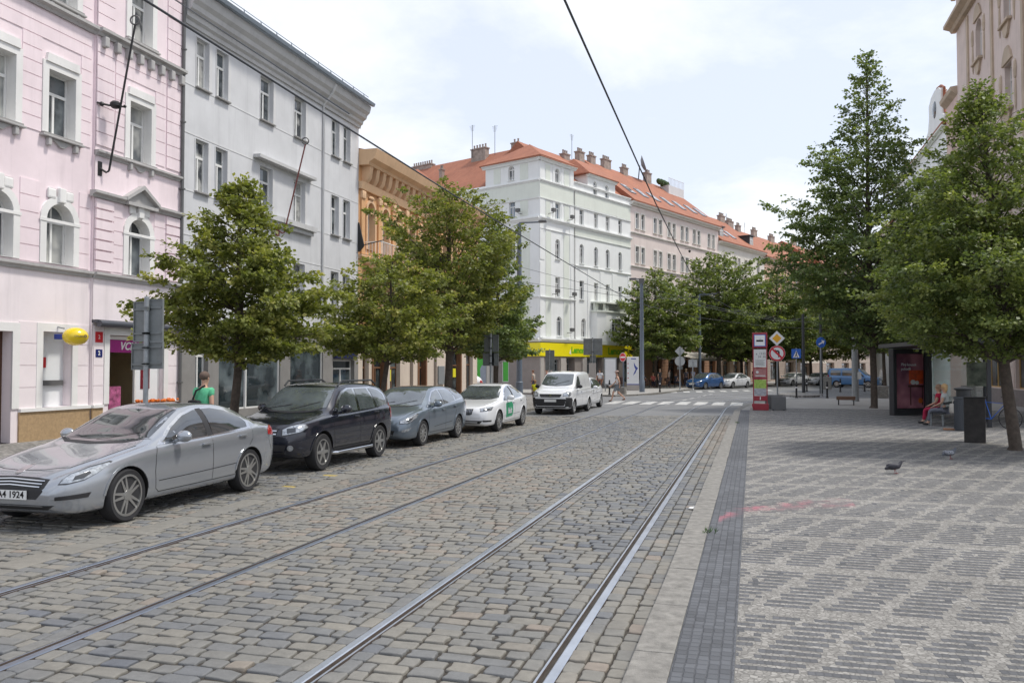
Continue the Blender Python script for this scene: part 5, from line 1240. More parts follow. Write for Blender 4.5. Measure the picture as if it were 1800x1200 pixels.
suv = dict(L=4.42, hwmax=.91, r=.36, xf=.9, xr=3.5, rim='six', gap=.06, tw=.235,
  zt=[(0, .72), (.05, .84), (.2, .95), (.6, 1.03), (1.0, 1.08), (1.2, 1.13), (1.55, 1.36), (1.85, 1.56), (2.05, 1.63), (2.6, 1.675), (3.3, 1.66), (3.9, 1.60), (4.15, 1.5), (4.3, 1.28), (4.38, 1.0), (4.42, .8)],
  zb=[(0, .66), (.15, .86), (.6, .96), (1.2, 1.02), (2.4, 1.06), (3.6, 1.10), (4.2, 1.12), (4.42, .76)],
  zbot=[(0, .42), (.1, .33), (.35, .28), (4.0, .3), (4.3, .36), (4.42, .5)],
  hw=[(0, .62), (.05, .7), (.15, .79), (.35, .86), (.8, .905), (1.5, .895), (2.6, .895), (3.5, .91), (4.1, .88), (4.32, .8), (4.42, .66)],
  wt=[(0, .55), (.4, .72), (1.1, .77), (1.5, .72), (2.0, .64), (3., .63), (3.9, .62), (4.2, .66), (4.42, .55)],
  ws=[(1.36, -.70), (1.22, -.4), (1.17, 0), (1.22, .4), (1.36, .70), (1.62, .67), (1.93, .60), (1.88, 0), (1.93, -.60), (1.62, -.67)],
  cowl=[(1.36, -.74), (1.15, -.42), (1.08, 0), (1.15, .42), (1.36, .74), (1.22, .4), (1.17, 0), (1.22, -.4)],
  rw=[(4.14, -.5), (4.14, .5), (4.3, .54), (4.3, -.54)],
  dlo=[(1.38, 1.06), (1.7, 1.32), (2.0, 1.5), (2.3, 1.575), (3.4, 1.575), (3.85, 1.52), (4.02, 1.42), (4.05, 1.16), (2.6, 1.09)],
  sw=[[(1.62, 1.1), (1.78, 1.31), (2.05, 1.47), (2.32, 1.545), (2.5, 1.55), (2.52, 1.1)], [(2.62, 1.105), (2.6, 1.55), (3.2, 1.548), (3.36, 1.14), (3.3, 1.115)], [(3.46, 1.15), (3.3, 1.545), (3.45, 1.545), (3.8, 1.49), (3.95, 1.4), (3.98, 1.18)]],
  handles=[(2.35, .98), (3.3, 1.03)],
  seams=[[(1.42, 1.04), (1.38, .9), (1.36, .7), (1.42, .42)], [(2.56, 1.08), (2.54, .8), (2.56, .4)], [(3.5, 1.12), (3.44, .95), (3.15, .7), (3.02, .42)], [(1.42, .41), (3.02, .41)]],
  cladding=[[(1.35, .40), (3.02, .40), (3.02, .32), (1.35, .32)]],
  mirror=(1.72, 1.1), hla=38, hl=[(-.94, .735), (-.6, .80), (-.45, .87), (-.5, .93), (-.62, .935), (-.8, .90), (-.93, .84)], hli=[(-.86, .77), (-.7, .80), (-.7, .88), (-.86, .86)],
  fog=[(-.5 + .06 * math.cos(t), .50 + .055 * math.sin(t)) for t in [2 * math.pi * k / 10 for k in range(10)]],
  tl=[(4.1, .85), (4.36, .85), (4.3, 1.15), (4.12, 1.2)],
  grille=[[(-.42, .86), (.42, .86), (.38, .70), (-.38, .70)], [(-.62, .56), (.62, .56), (.55, .38), (-.55, .38)]],
  bars=[strip([(-.4, .82), (.4, .82)], .022), strip([(-.4, .76), (.4, .76)], .022)], emblem=.91, plate=.6)
m_midnight = paint('midnight_blue_paint', (.008, .010, .020), .2, .22)
def suv_extra(root, BODY, bvh, L):
    for s in (1, -1):
        mb = MB(); mb.tube([(L / 2 - 2.0, s * .62, 1.62), (L / 2 - 2.15, s * .63, 1.72), (L / 2 - 3.6, s * .62, 1.72), (L / 2 - 3.85, s * .61, 1.62)], .02, 8); mb.build('roof_rail', m_dark, BODY, True)
        mb = MB(); mb.tube([(L / 2 - 1.38, s * .8, .3), (L / 2 - 1.42, s * .93, .3), (L / 2 - 3.0, s * .93, .3), (L / 2 - 3.04, s * .8, .3)], .035, 10); mb.build('side_step', m_chrome, root, True)
m_cglass2 = m_cglass
make_car(suv, 'parked_car', 'dark blue off-road car with roof rails and chrome side steps behind the silver saloon', 'car', at_front(suv, 14.85, -8.05), rz_(), 'cars parked along the left kerb', m_midnight, chrome=True, extra=suv_extra)

wagon = dict(L=4.70, hwmax=.905, r=.33, xf=.95, xr=3.63, rim='multi', gap=.04,
  zt=[(0, .56), (.05, .68), (.2, .78), (.6, .89), (1.0, .96), (1.15, 1.0), (1.6, 1.24), (1.95, 1.41), (2.2, 1.47), (2.8, 1.5), (3.6, 1.46), (4.2, 1.37), (4.45, 1.22), (4.62, 1.05), (4.7, .9)],
  zb=[(0, .5), (.1, .63), (.5, .8), (1.1, .9), (2.4, .965), (3.6, 1.02), (4.3, 1.05), (4.6, .98), (4.7, .84)],
  zbot=[(0, .33), (.08, .25), (.3, .2), (4.2, .22), (4.5, .28), (4.7, .42)],
  hw=[(0, .58), (.05, .67), (.14, .76), (.35, .84), (.75, .89), (1.4, .90), (3.6, .905), (4.2, .88), (4.5, .82), (4.65, .72), (4.7, .62)],
  wt=[(0, .45), (.3, .64), (1.0, .74), (1.2, .73), (1.6, .68), (2.1, .6), (3.2, .58), (4.0, .57), (4.4, .62), (4.7, .5)],
  ws=[(1.3, -.69), (1.16, -.4), (1.12, 0), (1.16, .4), (1.3, .69), (1.65, .65), (2.04, .57), (2.0, 0), (2.04, -.57), (1.65, -.65)],
  cowl=[(1.3, -.73), (1.1, -.42), (1.04, 0), (1.1, .42), (1.3, .73), (1.16, .4), (1.12, 0), (1.16, -.4)],
  rw=[(4.22, -.48), (4.22, .48), (4.45, .55), (4.45, -.55)],
  dlo=[(1.35, .96), (1.75, 1.21), (2.1, 1.37), (2.4, 1.42), (3.2, 1.42), (3.8, 1.37), (4.2, 1.27), (4.3, 1.15), (4.2, 1.1), (3.2, 1.03), (2.3, .985)],
  sw=[[(1.6, .995), (1.82, 1.2), (2.12, 1.345), (2.42, 1.395), (2.5, 1.395), (2.53, 1.005)], [(2.62, 1.01), (2.59, 1.395), (3.15, 1.395), (3.38, 1.375), (3.5, 1.2), (3.48, 1.07)], [(3.6, 1.09), (3.6, 1.2), (3.48, 1.37), (3.8, 1.34), (4.12, 1.25), (4.2, 1.15)]],
  handles=[(2.36, .87), (3.3, .93)],
  seams=[[(1.36, .93), (1.32, .8), (1.32, .5), (1.38, .33)], [(2.57, .98), (2.55, .7), (2.56, .33)], [(3.56, 1.04), (3.5, .9), (3.28, .66), (3.16, .36)], [(1.38, .32), (3.16, .33)], [(1.7, .45), (3.1, .52)]],
  mirror=(1.75, .98), hla=40, hl=[(-1.0, .62), (-.75, .63), (-.5, .74), (-.42, .83), (-.55, .82), (-.8, .74), (-.98, .68)], hli=[(-.85, .65), (-.72, .66), (-.6, .75), (-.8, .71)],
  fog=[(-.58, .40), (-.4, .42), (-.3, .52), (-.36, .5), (-.56, .46)], fogdk=False,
  tl=[(4.3, .9), (4.64, .86), (4.6, 1.02), (4.4, 1.1)],
  grille=[[(-.42, .64), (.42, .64), (.36, .54), (-.36, .54)], [(-.5, .44), (.5, .44), (.44, .30), (-.44, .30)]], bars=[strip([(-.4, .6), (.4, .6)], .025)], emblem=.6, plate=.49)
m_bluegrey = paint('blue_grey_paint', (.15, .185, .225), .45, .28)
make_car(wagon, 'parked_car', 'blue-grey estate car between the dark off-road car and the white taxi', 'car', at_front(wagon, 20.2, -8.1), rz_(), 'cars parked along the left kerb', m_bluegrey)

taxi = dict(sedan); taxi.update(L=4.86, xf=1.0, xr=3.84, rim='multi', r=.335,
  zt=[(0, .62), (.05, .72), (.18, .80), (.5, .87), (1.0, .94), (1.35, .985), (1.5, 1.02), (1.95, 1.24), (2.25, 1.37), (2.5, 1.44), (2.95, 1.468), (3.4, 1.44), (3.9, 1.32), (4.4, 1.13), (4.7, 1.08), (4.86, .9)],
  tl=[(4.45, .86), (4.8, .82), (4.8, .98), (4.5, 1.0)], hla=38, hl=[(-1.0, .66), (-.62, .69), (-.5, .78), (-.62, .79), (-.98, .75)], hli=[(-.93, .68), (-.7, .70), (-.66, .75), (-.9, .73)],
  grille=[[(-.36, .74), (.36, .74), (.33, .58), (.25, .55), (-.25, .55), (-.33, .58)], [(-.66, .38), (.66, .38), (.56, .28), (-.56, .28)]],
  bars=[strip([(x, .73), (x, .56)], .012) for x in [-.3 + .05 * k for k in range(13)]], fog=[(-.62, .34), (-.3, .34), (-.3, .39), (-.62, .39)], fogdk=True, emblem=.785, plate=.47,
  zb=[(0, .55), (.1, .68), (.5, .79), (1.0, .87), (1.5, .93), (2.5, .96), (3.5, .99), (4.2, 1.01), (4.65, .98), (4.86, .84)])
m_carwhite = paint('white_paint', (.74, .75, .76), 0., .25)
m_taxigreen = M('taxi_green', (.02, .28, .13), rough=.35, var=.05)
def taxi_extra(root, BODY, bvh, L):
    for s in (1, -1):
        T = side_T(L, s); mb = MB(); sq = [(1.72, .40), (2.42, .42), (2.52, .5), (2.52, .80), (2.42, .885), (1.76, .86), (1.72, .80)]
        patch(mb, bvh, sq, T, .003, .07); d = mb.build('door_sticker', m_taxigreen, BODY, True)
        y = bvh.ray_cast(Vector((L / 2 - 2.12, s * 3, .62)), Vector((0, -s, 0)))[0].y
        text('Bolt', .27, m_carwhite, face_T(L / 2 - 2.12, y + s * .012, .60, s * math.pi / 2), d, 'sticker_lettering', .002, bold=.006)
make_car(taxi, 'parked_car', 'white taxi saloon with a green square sticker on its front door', 'car', at_front(taxi, 25.45, -7.65), rz_(), 'cars parked along the left kerb', m_carwhite, extra=taxi_extra)

van = dict(L=4.39, hwmax=.875, r=.32, xf=.83, xr=3.64, rim='cap', gap=.05, tw=.2, crown=.05,
  zt=[(0, .78), (.05, .88), (.2, 1.0), (.5, 1.1), (.85, 1.17), (1.0, 1.22), (1.4, 1.5), (1.75, 1.72), (2.0, 1.79), (2.6, 1.83), (3.8, 1.82), (4.2, 1.79), (4.32, 1.6), (4.36, 1.2), (4.39, .8)],
  zb=[(0, .7), (.15, .9), (.5, 1.0), (1.0, 1.06), (2.4, 1.1), (4.2, 1.12), (4.39, .74)],
  zbot=[(0, .36), (.1, .28), (.3, .24), (4.1, .26), (4.3, .32), (4.39, .44)],
  hw=[(0, .66), (.05, .73), (.13, .79), (.3, .84), (.7, .87), (1.5, .875), (4.1, .875), (4.3, .85), (4.39, .8)],
  wt=[(0, .58), (.4, .7), (1.0, .74), (1.5, .70), (2.0, .66), (3., .66), (4.2, .66), (4.39, .66)],
  ws=[(1.12, -.70), (1.03, -.4), (1.0, 0), (1.03, .4), (1.12, .70), (1.4, .67), (1.78, .61), (1.74, 0), (1.78, -.61), (1.4, -.67)],
  cowl=[(1.12, -.74), (.98, -.42), (.93, 0), (.98, .42), (1.12, .74), (1.03, .4), (1.0, 0), (1.03, -.4)],
  sw=[[(1.25, 1.12), (1.5, 1.36), (1.85, 1.6), (2.1, 1.65), (2.15, 1.13)]], seams=[[(1.12, 1.08), (1.12, .7), (1.2, .35)], [(2.25, 1.68), (2.25, .8), (2.25, .34)], [(3.15, 1.68), (3.15, .34)]], handles=[(2.08, .98)],
  mirror=(1.4, 1.12), bkmirror=True, hla=38, hl=[(-.9, .80), (-.62, .78), (-.48, .88), (-.52, .97), (-.68, .97), (-.88, .90)],
  cladding=[[(0.02, .3), (.46, .3), (.46, .62), (.38, .72), (.02, .74)], [(1.2, .34), (3.25, .34), (3.25, .27), (1.2, .27)]],
  grille=[[(-.5, .88), (.5, .88), (.42, .74), (-.42, .74)], [(-.8, .68), (.8, .68), (.8, .3), (-.8, .3)]], emblem=.82, plate=.6)
make_car(van, 'delivery_van', 'small white panel van with a dark plastic bumper, facing the camera', 'van', at_front(van, 35.7, -7.35, 2.), rz_(-2.), 'cars parked along the left kerb', m_carwhite, chrome=False)
hatch = dict(wagon); hatch.update(L=4.3, xr=3.55,
  zt=[(0, .60), (.05, .72), (.2, .82), (.6, .93), (1.0, 1.0), (1.15, 1.04), (1.6, 1.3), (1.95, 1.46), (2.2, 1.52), (2.8, 1.53), (3.6, 1.46), (4.0, 1.30), (4.2, 1.08), (4.3, .86)],
  zb=[(0, .55), (.1, .68), (.5, .83), (1.1, .92), (2.4, .98), (3.6, 1.03), (4.1, 1.02), (4.3, .8)], zbot=[(0, .33), (.08, .25), (.3, .2), (3.9, .22), (4.15, .28), (4.3, .42)],
  hw=[(0, .58), (.05, .67), (.14, .76), (.35, .84), (.75, .89), (1.4, .90), (3.5, .905), (3.9, .88), (4.15, .82), (4.25, .72), (4.3, .62)],
  wt=[(0, .45), (.3, .64), (1.0, .74), (1.2, .73), (1.6, .68), (2.1, .6), (3.2, .58), (3.8, .58), (4.1, .62), (4.3, .5)],
  dlo=[(1.35, .98), (1.75, 1.23), (2.1, 1.4), (2.4, 1.44), (3.2, 1.43), (3.75, 1.35), (3.85, 1.15), (3.2, 1.05)],
  sw=[[(1.6, 1.01), (1.82, 1.22), (2.12, 1.37), (2.42, 1.415), (2.5, 1.415), (2.53, 1.02)], [(2.62, 1.025), (2.59, 1.415), (3.15, 1.405), (3.38, 1.375), (3.5, 1.2), (3.48, 1.08)], [(3.58, 1.1), (3.55, 1.3), (3.7, 1.28), (3.75, 1.14)]],
  tl=[(3.95, .88), (4.24, .85), (4.2, 1.04), (4.0, 1.08)], rw=[(3.8, -.48), (3.8, .48), (4.05, .55), (4.05, -.55)])
make_car(hatch, 'parked_car', 'white hatchback partly hidden behind the small white van', 'car', at_front(hatch, 40.1, -7.5, 2.), rz_(-2.), 'cars parked along the left kerb', m_carwhite, chrome=False, lod=0)
m_blue_c = paint('bright_blue_paint', (.03, .11, .30), .4, .25)
bh = make_car(hatch, 'parked_car', 'bright blue hatchback parked before the cafe awnings', 'car', (-4.3, 81.2, 0), R_(-90 - 30), 'cars parked beyond the crossing', m_blue_c, chrome=True, lod=0)
ws_ = make_car(taxi, 'parked_car', 'white saloon parked behind the bright blue hatchback', 'car', (-1.9, 85.6, 0), R_(-90 - 28), 'cars parked beyond the crossing', m_carwhite, lod=0)
dup(ws_, (4.3, 99.5, 0), R_(-90 - 32), 'leftmost of the two white saloons right of the red tram stop')
dup(ws_, (7.2, 101.8, 0), R_(-90 - 30), 'white saloon behind another white one, just left of the dark car')
m_graphite = paint('graphite_paint', (.03, .035, .045), .3, .25); m_ltblue = paint('light_blue_paint', (.16, .30, .48), .3, .25); m_vanblue = paint('van_blue_paint', (.07, .20, .42), .1, .3)
dup(bh, (9.2, 99.5, 0), R_(-60), 'dark graphite hatchback left of the blue van', swap={m_blue_c: m_graphite})
dup(bh, (17.8, 98.5, 0), R_(-100), 'dark hatchback right of the blue van behind the thin tree', swap={m_blue_c: m_graphite})
dup(bh, (20.8, 101, 0), R_(-80), 'grey-blue hatchback seen just left of the bus shelter', swap={m_blue_c: m_ltblue})
bus = dict(van); bus.update(L=4.9, hwmax=.95, xf=.95, xr=3.95, r=.34, crown=.04,
  zt=[(0, .85), (.05, .95), (.2, 1.05), (.6, 1.13), (.95, 1.2), (1.1, 1.26), (1.5, 1.6), (1.8, 1.85), (2.05, 1.93), (3, 1.96), (4.4, 1.95), (4.7, 1.9), (4.83, 1.6), (4.87, 1.1), (4.9, .8)],
  zb=[(0, .75), (.15, .95), (.6, 1.05), (1.1, 1.12), (4.6, 1.16), (4.9, .74)], zbot=[(0, .36), (.1, .28), (.3, .24), (4.6, .26), (4.8, .32), (4.9, .44)],
  hw=[(0, .7), (.05, .78), (.13, .84), (.3, .9), (.7, .94), (1.5, .95), (4.6, .95), (4.8, .93), (4.9, .86)], wt=[(0, .6), (.4, .75), (1.0, .8), (1.5, .78), (2.0, .75), (4.7, .75), (4.9, .74)],
  ws=[(1.2, -.76), (1.1, 0), (1.2, .76), (1.5, .74), (1.86, .70), (1.82, 0), (1.86, -.70), (1.5, -.74)], cowl=[(1.2, -.8), (1.02, 0), (1.2, .8), (1.1, 0)],
  sw=[[(1.35, 1.18), (1.6, 1.45), (1.9, 1.72), (2.2, 1.76), (2.25, 1.18)], [(2.4, 1.18), (2.4, 1.76), (3.4, 1.76), (3.4, 1.18)], [(3.55, 1.2), (3.55, 1.76), (4.5, 1.76), (4.55, 1.25)]], cladding=[[(1.2, .34), (3.5, .34), (3.5, .27), (1.2, .27)]], tl=[(4.72, .9), (4.85, .9), (4.84, 1.3), (4.72, 1.3)], grille=[[(-.5, .88), (.5, .88), (.42, .78), (-.42, .78)]], seams=[[(1.2, 1.12), (1.2, .4)], [(2.32, 1.8), (2.32, .36)], [(3.48, 1.8), (3.48, .36)]])
make_car(bus, 'camper_van', 'blue van parked side-on beyond the crossing bollards', 'van', (9.9, 91.2, 0), R_(-20), None, m_vanblue, chrome=False, lod=0)
dup(bpy.data.objects['delivery_van'], (15.6, 104., 0), R_(-70), 'white van far behind, between tree trunks right of the blue van')
wc = make_car(hatch, 'parked_car', 'white car in the side street before the green bank windows', 'car', (-21.5, 59.5, 0), R_(-150), None, m_carwhite, chrome=False, lod=0)
# ------------------------------------------------------------------ trees
m_bark = M('bark', (.095, .075, .06), rough=.95, var=.4, scale=9, bump=1., bscale=30)
m_leafA = attr_mat('leaf_yellow_green', [(.08, .10, .026), (.16, .185, .048), (.26, .27, .075), (.38, .35, .11)], rough=.5, transl=.34, bump=0, pos=(0, .35, .75, 1.))
m_leafB = attr_mat('leaf_deep_green', [(.07, .105, .048), (.135, .185, .075), (.215, .265, .095), (.33, .36, .14)], rough=.45, transl=.32, bump=0, pos=(0, .35, .75, 1.))
m_leafC = attr_mat('leaf_mid_green', [(.07, .10, .034), (.135, .175, .056), (.21, .245, .075), (.32, .34, .11)], rough=.5, transl=.32, bump=0, pos=(0, .35, .75, 1.))
def make_tree(name, label, x, y, H, base, R, prof, nl, nleaf, ls, mat, seed, group, tr=.12, lean=(0, 0), rise=.45, droop=.25, z0=.1, rz=0., leaders=1, gaps=1.):
    rg = np.random.default_rng(seed); root = thing(name, label, 'tree', (x, y, z0), rz, group)
    pf = pchip(prof); mb = MB(); tk = []
    for k in range(12):
        t = k / 11.; tk.append(Vector((lean[0] * t + .05 * math.sin(t * 7 + seed), lean[1] * t + .05 * math.cos(t * 6 + seed), H * .97 * t)))
    mb.tube([(0, 0, -.05), tuple(tk[0] + Vector((0, 0, .08)))], [tr * 1.5, tr * 1.15], 10, False)
    mb.tube(tk, [tr * (1.12 - t / 11.) ** .8 + .008 for t in range(12)], 10)
    def at(h):
        t = min(max(h / (H * .97), 0), 1) * 11; i = min(int(t), 10); return tk[i].lerp(tk[i + 1], t - i)
    A = []; Bv = []; Wt = []   # twig segments
    limbs = []
    for i in range(nl):
        t = (i + .5) / nl; t = t ** .9; h = base + (H - base) * t * .96
        az = i * 2.39996 + rg.uniform(-.5, .5); rl = max(R * pf(t) * rg.uniform(.72, 1.12), .12)
        up = rise * (1. + .9 * t); h0 = max(h - rl * up * .55, base * .85); p0 = at(h0); dv = Vector((math.cos(az), math.sin(az), 0))
        pts = []; 
        for k in range(7):
            q = k / 6.; pts.append(p0 + dv * rl * q + Vector((0, 0, rl * (up * q - droop * q * q * (1 - .6 * t)))) + Vector(tuple(rg.normal(0, .03 * rl ** .5, 3))) * q)
        mb.tube(pts, [max(tr * .42 * (1 - .8 * t) * (1 - k / 6.5), .006) for k in range(7)], 5, False)
        limbs.append((pts, rl, az, t))
        nt = max(5, int(rl * 7))
        for k in range(nt):
            q = .16 + .84 * (k + rg.random()) / nt; j = min(int(q * 6), 5); p = pts[j].lerp(pts[j + 1], q * 6 - j)
            s = 1 if k % 2 else -1; a2 = az + s * rg.uniform(.5, 1.25) if q < .93 else az + rg.uniform(-.3, .3)
            l = (.16 + .42 * rl * (1.05 - .75 * q)) * rg.uniform(.6, 1.15); e = p + Vector((math.cos(a2) * l, math.sin(a2) * l, l * rg.uniform(-.22, .38)))
            A.append(p); Bv.append(e); Wt.append(l * (.55 + .5 * q))
    for k in range(max(4, int(H * 1.2))):   # leading shoot
        h = H * (.82 + .18 * rg.random()); p = at(h); az = rg.uniform(0, 6.28); l = (H * 1.01 - h) * .28 + .14; A.append(p); Bv.append(p + Vector((math.cos(az) * l, math.sin(az) * l, l * .8))); Wt.append(l)
    seg = MB()
    for a, b in list(zip(A, Bv))[::2]: mb.add([tuple(a), tuple(a + Vector((.006, 0, .008))), tuple(b)], [(0, 1, 2)])
    mb.build('trunk', m_bark, root, True)
    A = np.array([tuple(a) for a in A]); Bv = np.array([tuple(b) for b in Bv]); Wt = np.array(Wt) ** 1.1
    # some twigs are bare or thin, so that gaps open in the crown
    Wt = Wt * np.clip(rg.normal(1., .55 * gaps, len(Wt)), .05, 2.2)
    idx = rg.choice(len(A), nleaf, p=Wt / Wt.sum()); q = rg.random(nleaf) ** .8
    P = A[idx] + (Bv[idx] - A[idx]) * q[:, None] * 1.08; spread = .055 + .05 * np.linalg.norm(Bv[idx] - A[idx], axis=1)
    P += rg.normal(0, 1, (nleaf, 3)) * spread[:, None] * np.array([1, 1, .55])
    D = (Bv[idx] - A[idx]); D /= np.linalg.norm(D, axis=1)[:, None] + 1e-6; D += rg.normal(0, .6, (nleaf, 3)); D[:, 2] -= .25; D /= np.linalg.norm(D, axis=1)[:, None]
    N = rg.normal(0, .55, (nleaf, 3)) + np.array([0, 0, 1.]); S_ = np.cross(D, N); S_ /= np.linalg.norm(S_, axis=1)[:, None] + 1e-6; N = np.cross(S_, D)
    sz = ls * rg.uniform(.65, 1.3, nleaf)[:, None]
    V = np.stack([P, P + D * sz * .5 + S_ * sz * .38 + N * sz * .08, P + D * sz, P + D * sz * .5 - S_ * sz * .38 + N * sz * .08], 1)
    F = np.arange(nleaf * 4).reshape(-1, 4)
    clump = rg.normal(.42, .17, len(A))[idx]
    tint = np.clip(clump + rg.normal(0, .15, nleaf) + .10 * q, 0.02, .98)
    np_mesh('crown', V.reshape(-1, 3), F, tint, mat, False, root)
    return root
lind = [(0, .55), (.12, .95), (.3, 1.), (.55, .82), (.8, .48), (1., .12)]
cone = [(0, .8), (.1, 1.), (.3, .86), (.55, .58), (.8, .28), (1., .06)]
oval = [(0, .4), (.2, .85), (.45, 1.), (.7, .85), (.88, .55), (1., .2)]
G1 = 'trees in the row along the left pavement'
make_tree('street_tree', 'broad young lime tree behind the silver saloon and the dark off-road car', -11.5, 16.9, 6.3, 2.1, 2.0, [(0, .55), (.12, .95), (.3, 1.), (.5, .82), (.75, .42), (1., .05)], 70, 32000, .105, m_leafA, 11, G1, .10, (.25, 0))
make_tree('street_tree', 'smaller leafy tree with a leaning trunk over the blue-grey estate car', -11.5, 24.9, 5.6, 2.3, 2.45, lind, 56, 24000, .115, m_leafA, 23, G1, .09, (.35, .3))
make_tree('street_tree', 'tallest tree of the left row with a thick dark trunk before the orange house', -11.5, 31.0, 9.1, 2.7, 2.95, oval, 80, 36000, .125, m_leafA, 31, G1, .15, (.2, 0), rise=.7)
make_tree('street_tree', 'narrow pointed dark tree before the pale green corner house', -11.4, 37.4, 8.6, 2.6, 2.1, cone, 76, 20000, .125, m_leafB, 47, G1, .10)
make_tree('street_tree', 'low bushy tree overlapping the foot of the narrow pointed one', -12.3, 40.5, 5.2, 2.4, 1.75, lind, 50, 17000, .13, m_leafA, 53, G1, .09)
G2 = 'trees on the far side of the crossing'
mA = make_tree('street_tree', 'dense round tree by the cafe awning, left of its far group', -8.9, 81.5, 11.6, 3.0, 4.4, lind, 80, 20000, .26, m_leafC, 61, G2, .17)
mBt = make_tree('street_tree', 'tallest dense tree behind the white saloon in the far group', -3.3, 90.0, 14.0, 3.2, 5.2, oval, 90, 26000, .28, m_leafC, 67, G2, .24)
make_tree('street_tree', 'dense tree behind the red tram stop sign, right of the far group', 2.6, 96.5, 12.8, 3.0, 5.2, lind, 90, 22000, .28, m_leafC, 71, G2, .22)
dup(mA, (6.7, 106., .1), 2.1, 'light green tree behind the yellow diamond sign', swap={m_leafC: m_leafA})
dup(mA, (-1.2, 99., .1), 4.0, 'tree crown filling the gap behind the tallest far tree')
dup(mBt, (12.6, 112., .1), 1.2, 'tree beyond the blue van, seen under the tall right-hand tree')
dup(mA, (17.5, 96., .1), 5.0, 'tree beyond the blue van beside the white far van')
dup(mBt, (13.5, 78., .1), 3.3, 'tree close to the white gabled house, behind the tallest right-hand tree', swap={m_leafC: m_leafB})
G3 = 'trees on the plaza at the right'
make_tree('plaza_tree', 'very tall conical tree on a slim trunk beside the bus shelter', 5.46, 42.8, 17.2, 3.1, 4.7, [(0, .3), (.12, .7), (.28, 1.), (.42, .86), (.6, .55), (.8, .27), (1., .04)], 150, 66000, .15, m_leafB, 83, G3, .14, (-.15, 0), rise=.75, droop=.45, gaps=1.5)
make_tree('plaza_tree', 'wide leafy tree nearest the camera at the right edge behind the litter bins', 5.8, 21.9, 8.7, 2.35, 2.85, [(0, .6), (.12, .95), (.28, 1.), (.5, .78), (.75, .42), (1., .05)], 120, 78000, .09, m_leafC, 97, G3, .12, (-.6, .1), rise=.6, droop=.35, gaps=1.3)
make_tree('plaza_tree', 'leafy tree standing between the bus shelter and the beige house', 9.4, 33.5, 7.0, 2.6, 2.6, lind, 70, 26000, .13, m_leafB, 101, G3, .12)
make_tree('plaza_tree', 'thin dark-trunked tree behind the blue van end of the plaza', 9.2, 66., 9.5, 3.2, 3.3, lind, 60, 18000, .2, m_leafB, 103, G3, .12)

# ------------------------------------------------------------------ people
def skin(name, J, E, mats, parent, root_j, sub=1):
    """J: {joint: (pos, radius)}, E: list of joint pairs, grown into one surface"""
    ks = list(J); me = bpy.data.meshes.new(name); me.from_pydata([J[k][0] for k in ks], [(ks.index(a), ks.index(b)) for a, b in E], [])
    o = bpy.data.objects.new('s', me); COL.objects.link(o)
    md = o.modifiers.new('s', 'SKIN'); md.use_smooth_shade = True; sv = me.skin_vertices[0].data
    for i, k in enumerate(ks):
        r = J[k][1]; sv[i].radius = r if isinstance(r, tuple) else (r, r); sv[i].use_root = (k == root_j)
    o.modifiers.new('u', 'SUBSURF').levels = sub
    nm = bpy.data.meshes.new_from_object(o.evaluated_get(bpy.context.evaluated_depsgraph_get())); bpy.data.objects.remove(o)
    nm.materials.clear(); nm.materials.append(mats); nm.polygons.foreach_set('use_smooth', [True] * len(nm.polygons))
    return link(name, nm, parent)
m_skin = M('skin', (.52, .31, .22), rough=.55, var=.08, scale=9); m_eye = M('eye_dark', (.03, .02, .02), rough=.3)
_cl = {}
def cloth(c, nm='cloth'):
    if c not in _cl: _cl[c] = M(nm, c, rough=.9, var=.25, scale=7, bump=1., bscale=13)
    return _cl[c]
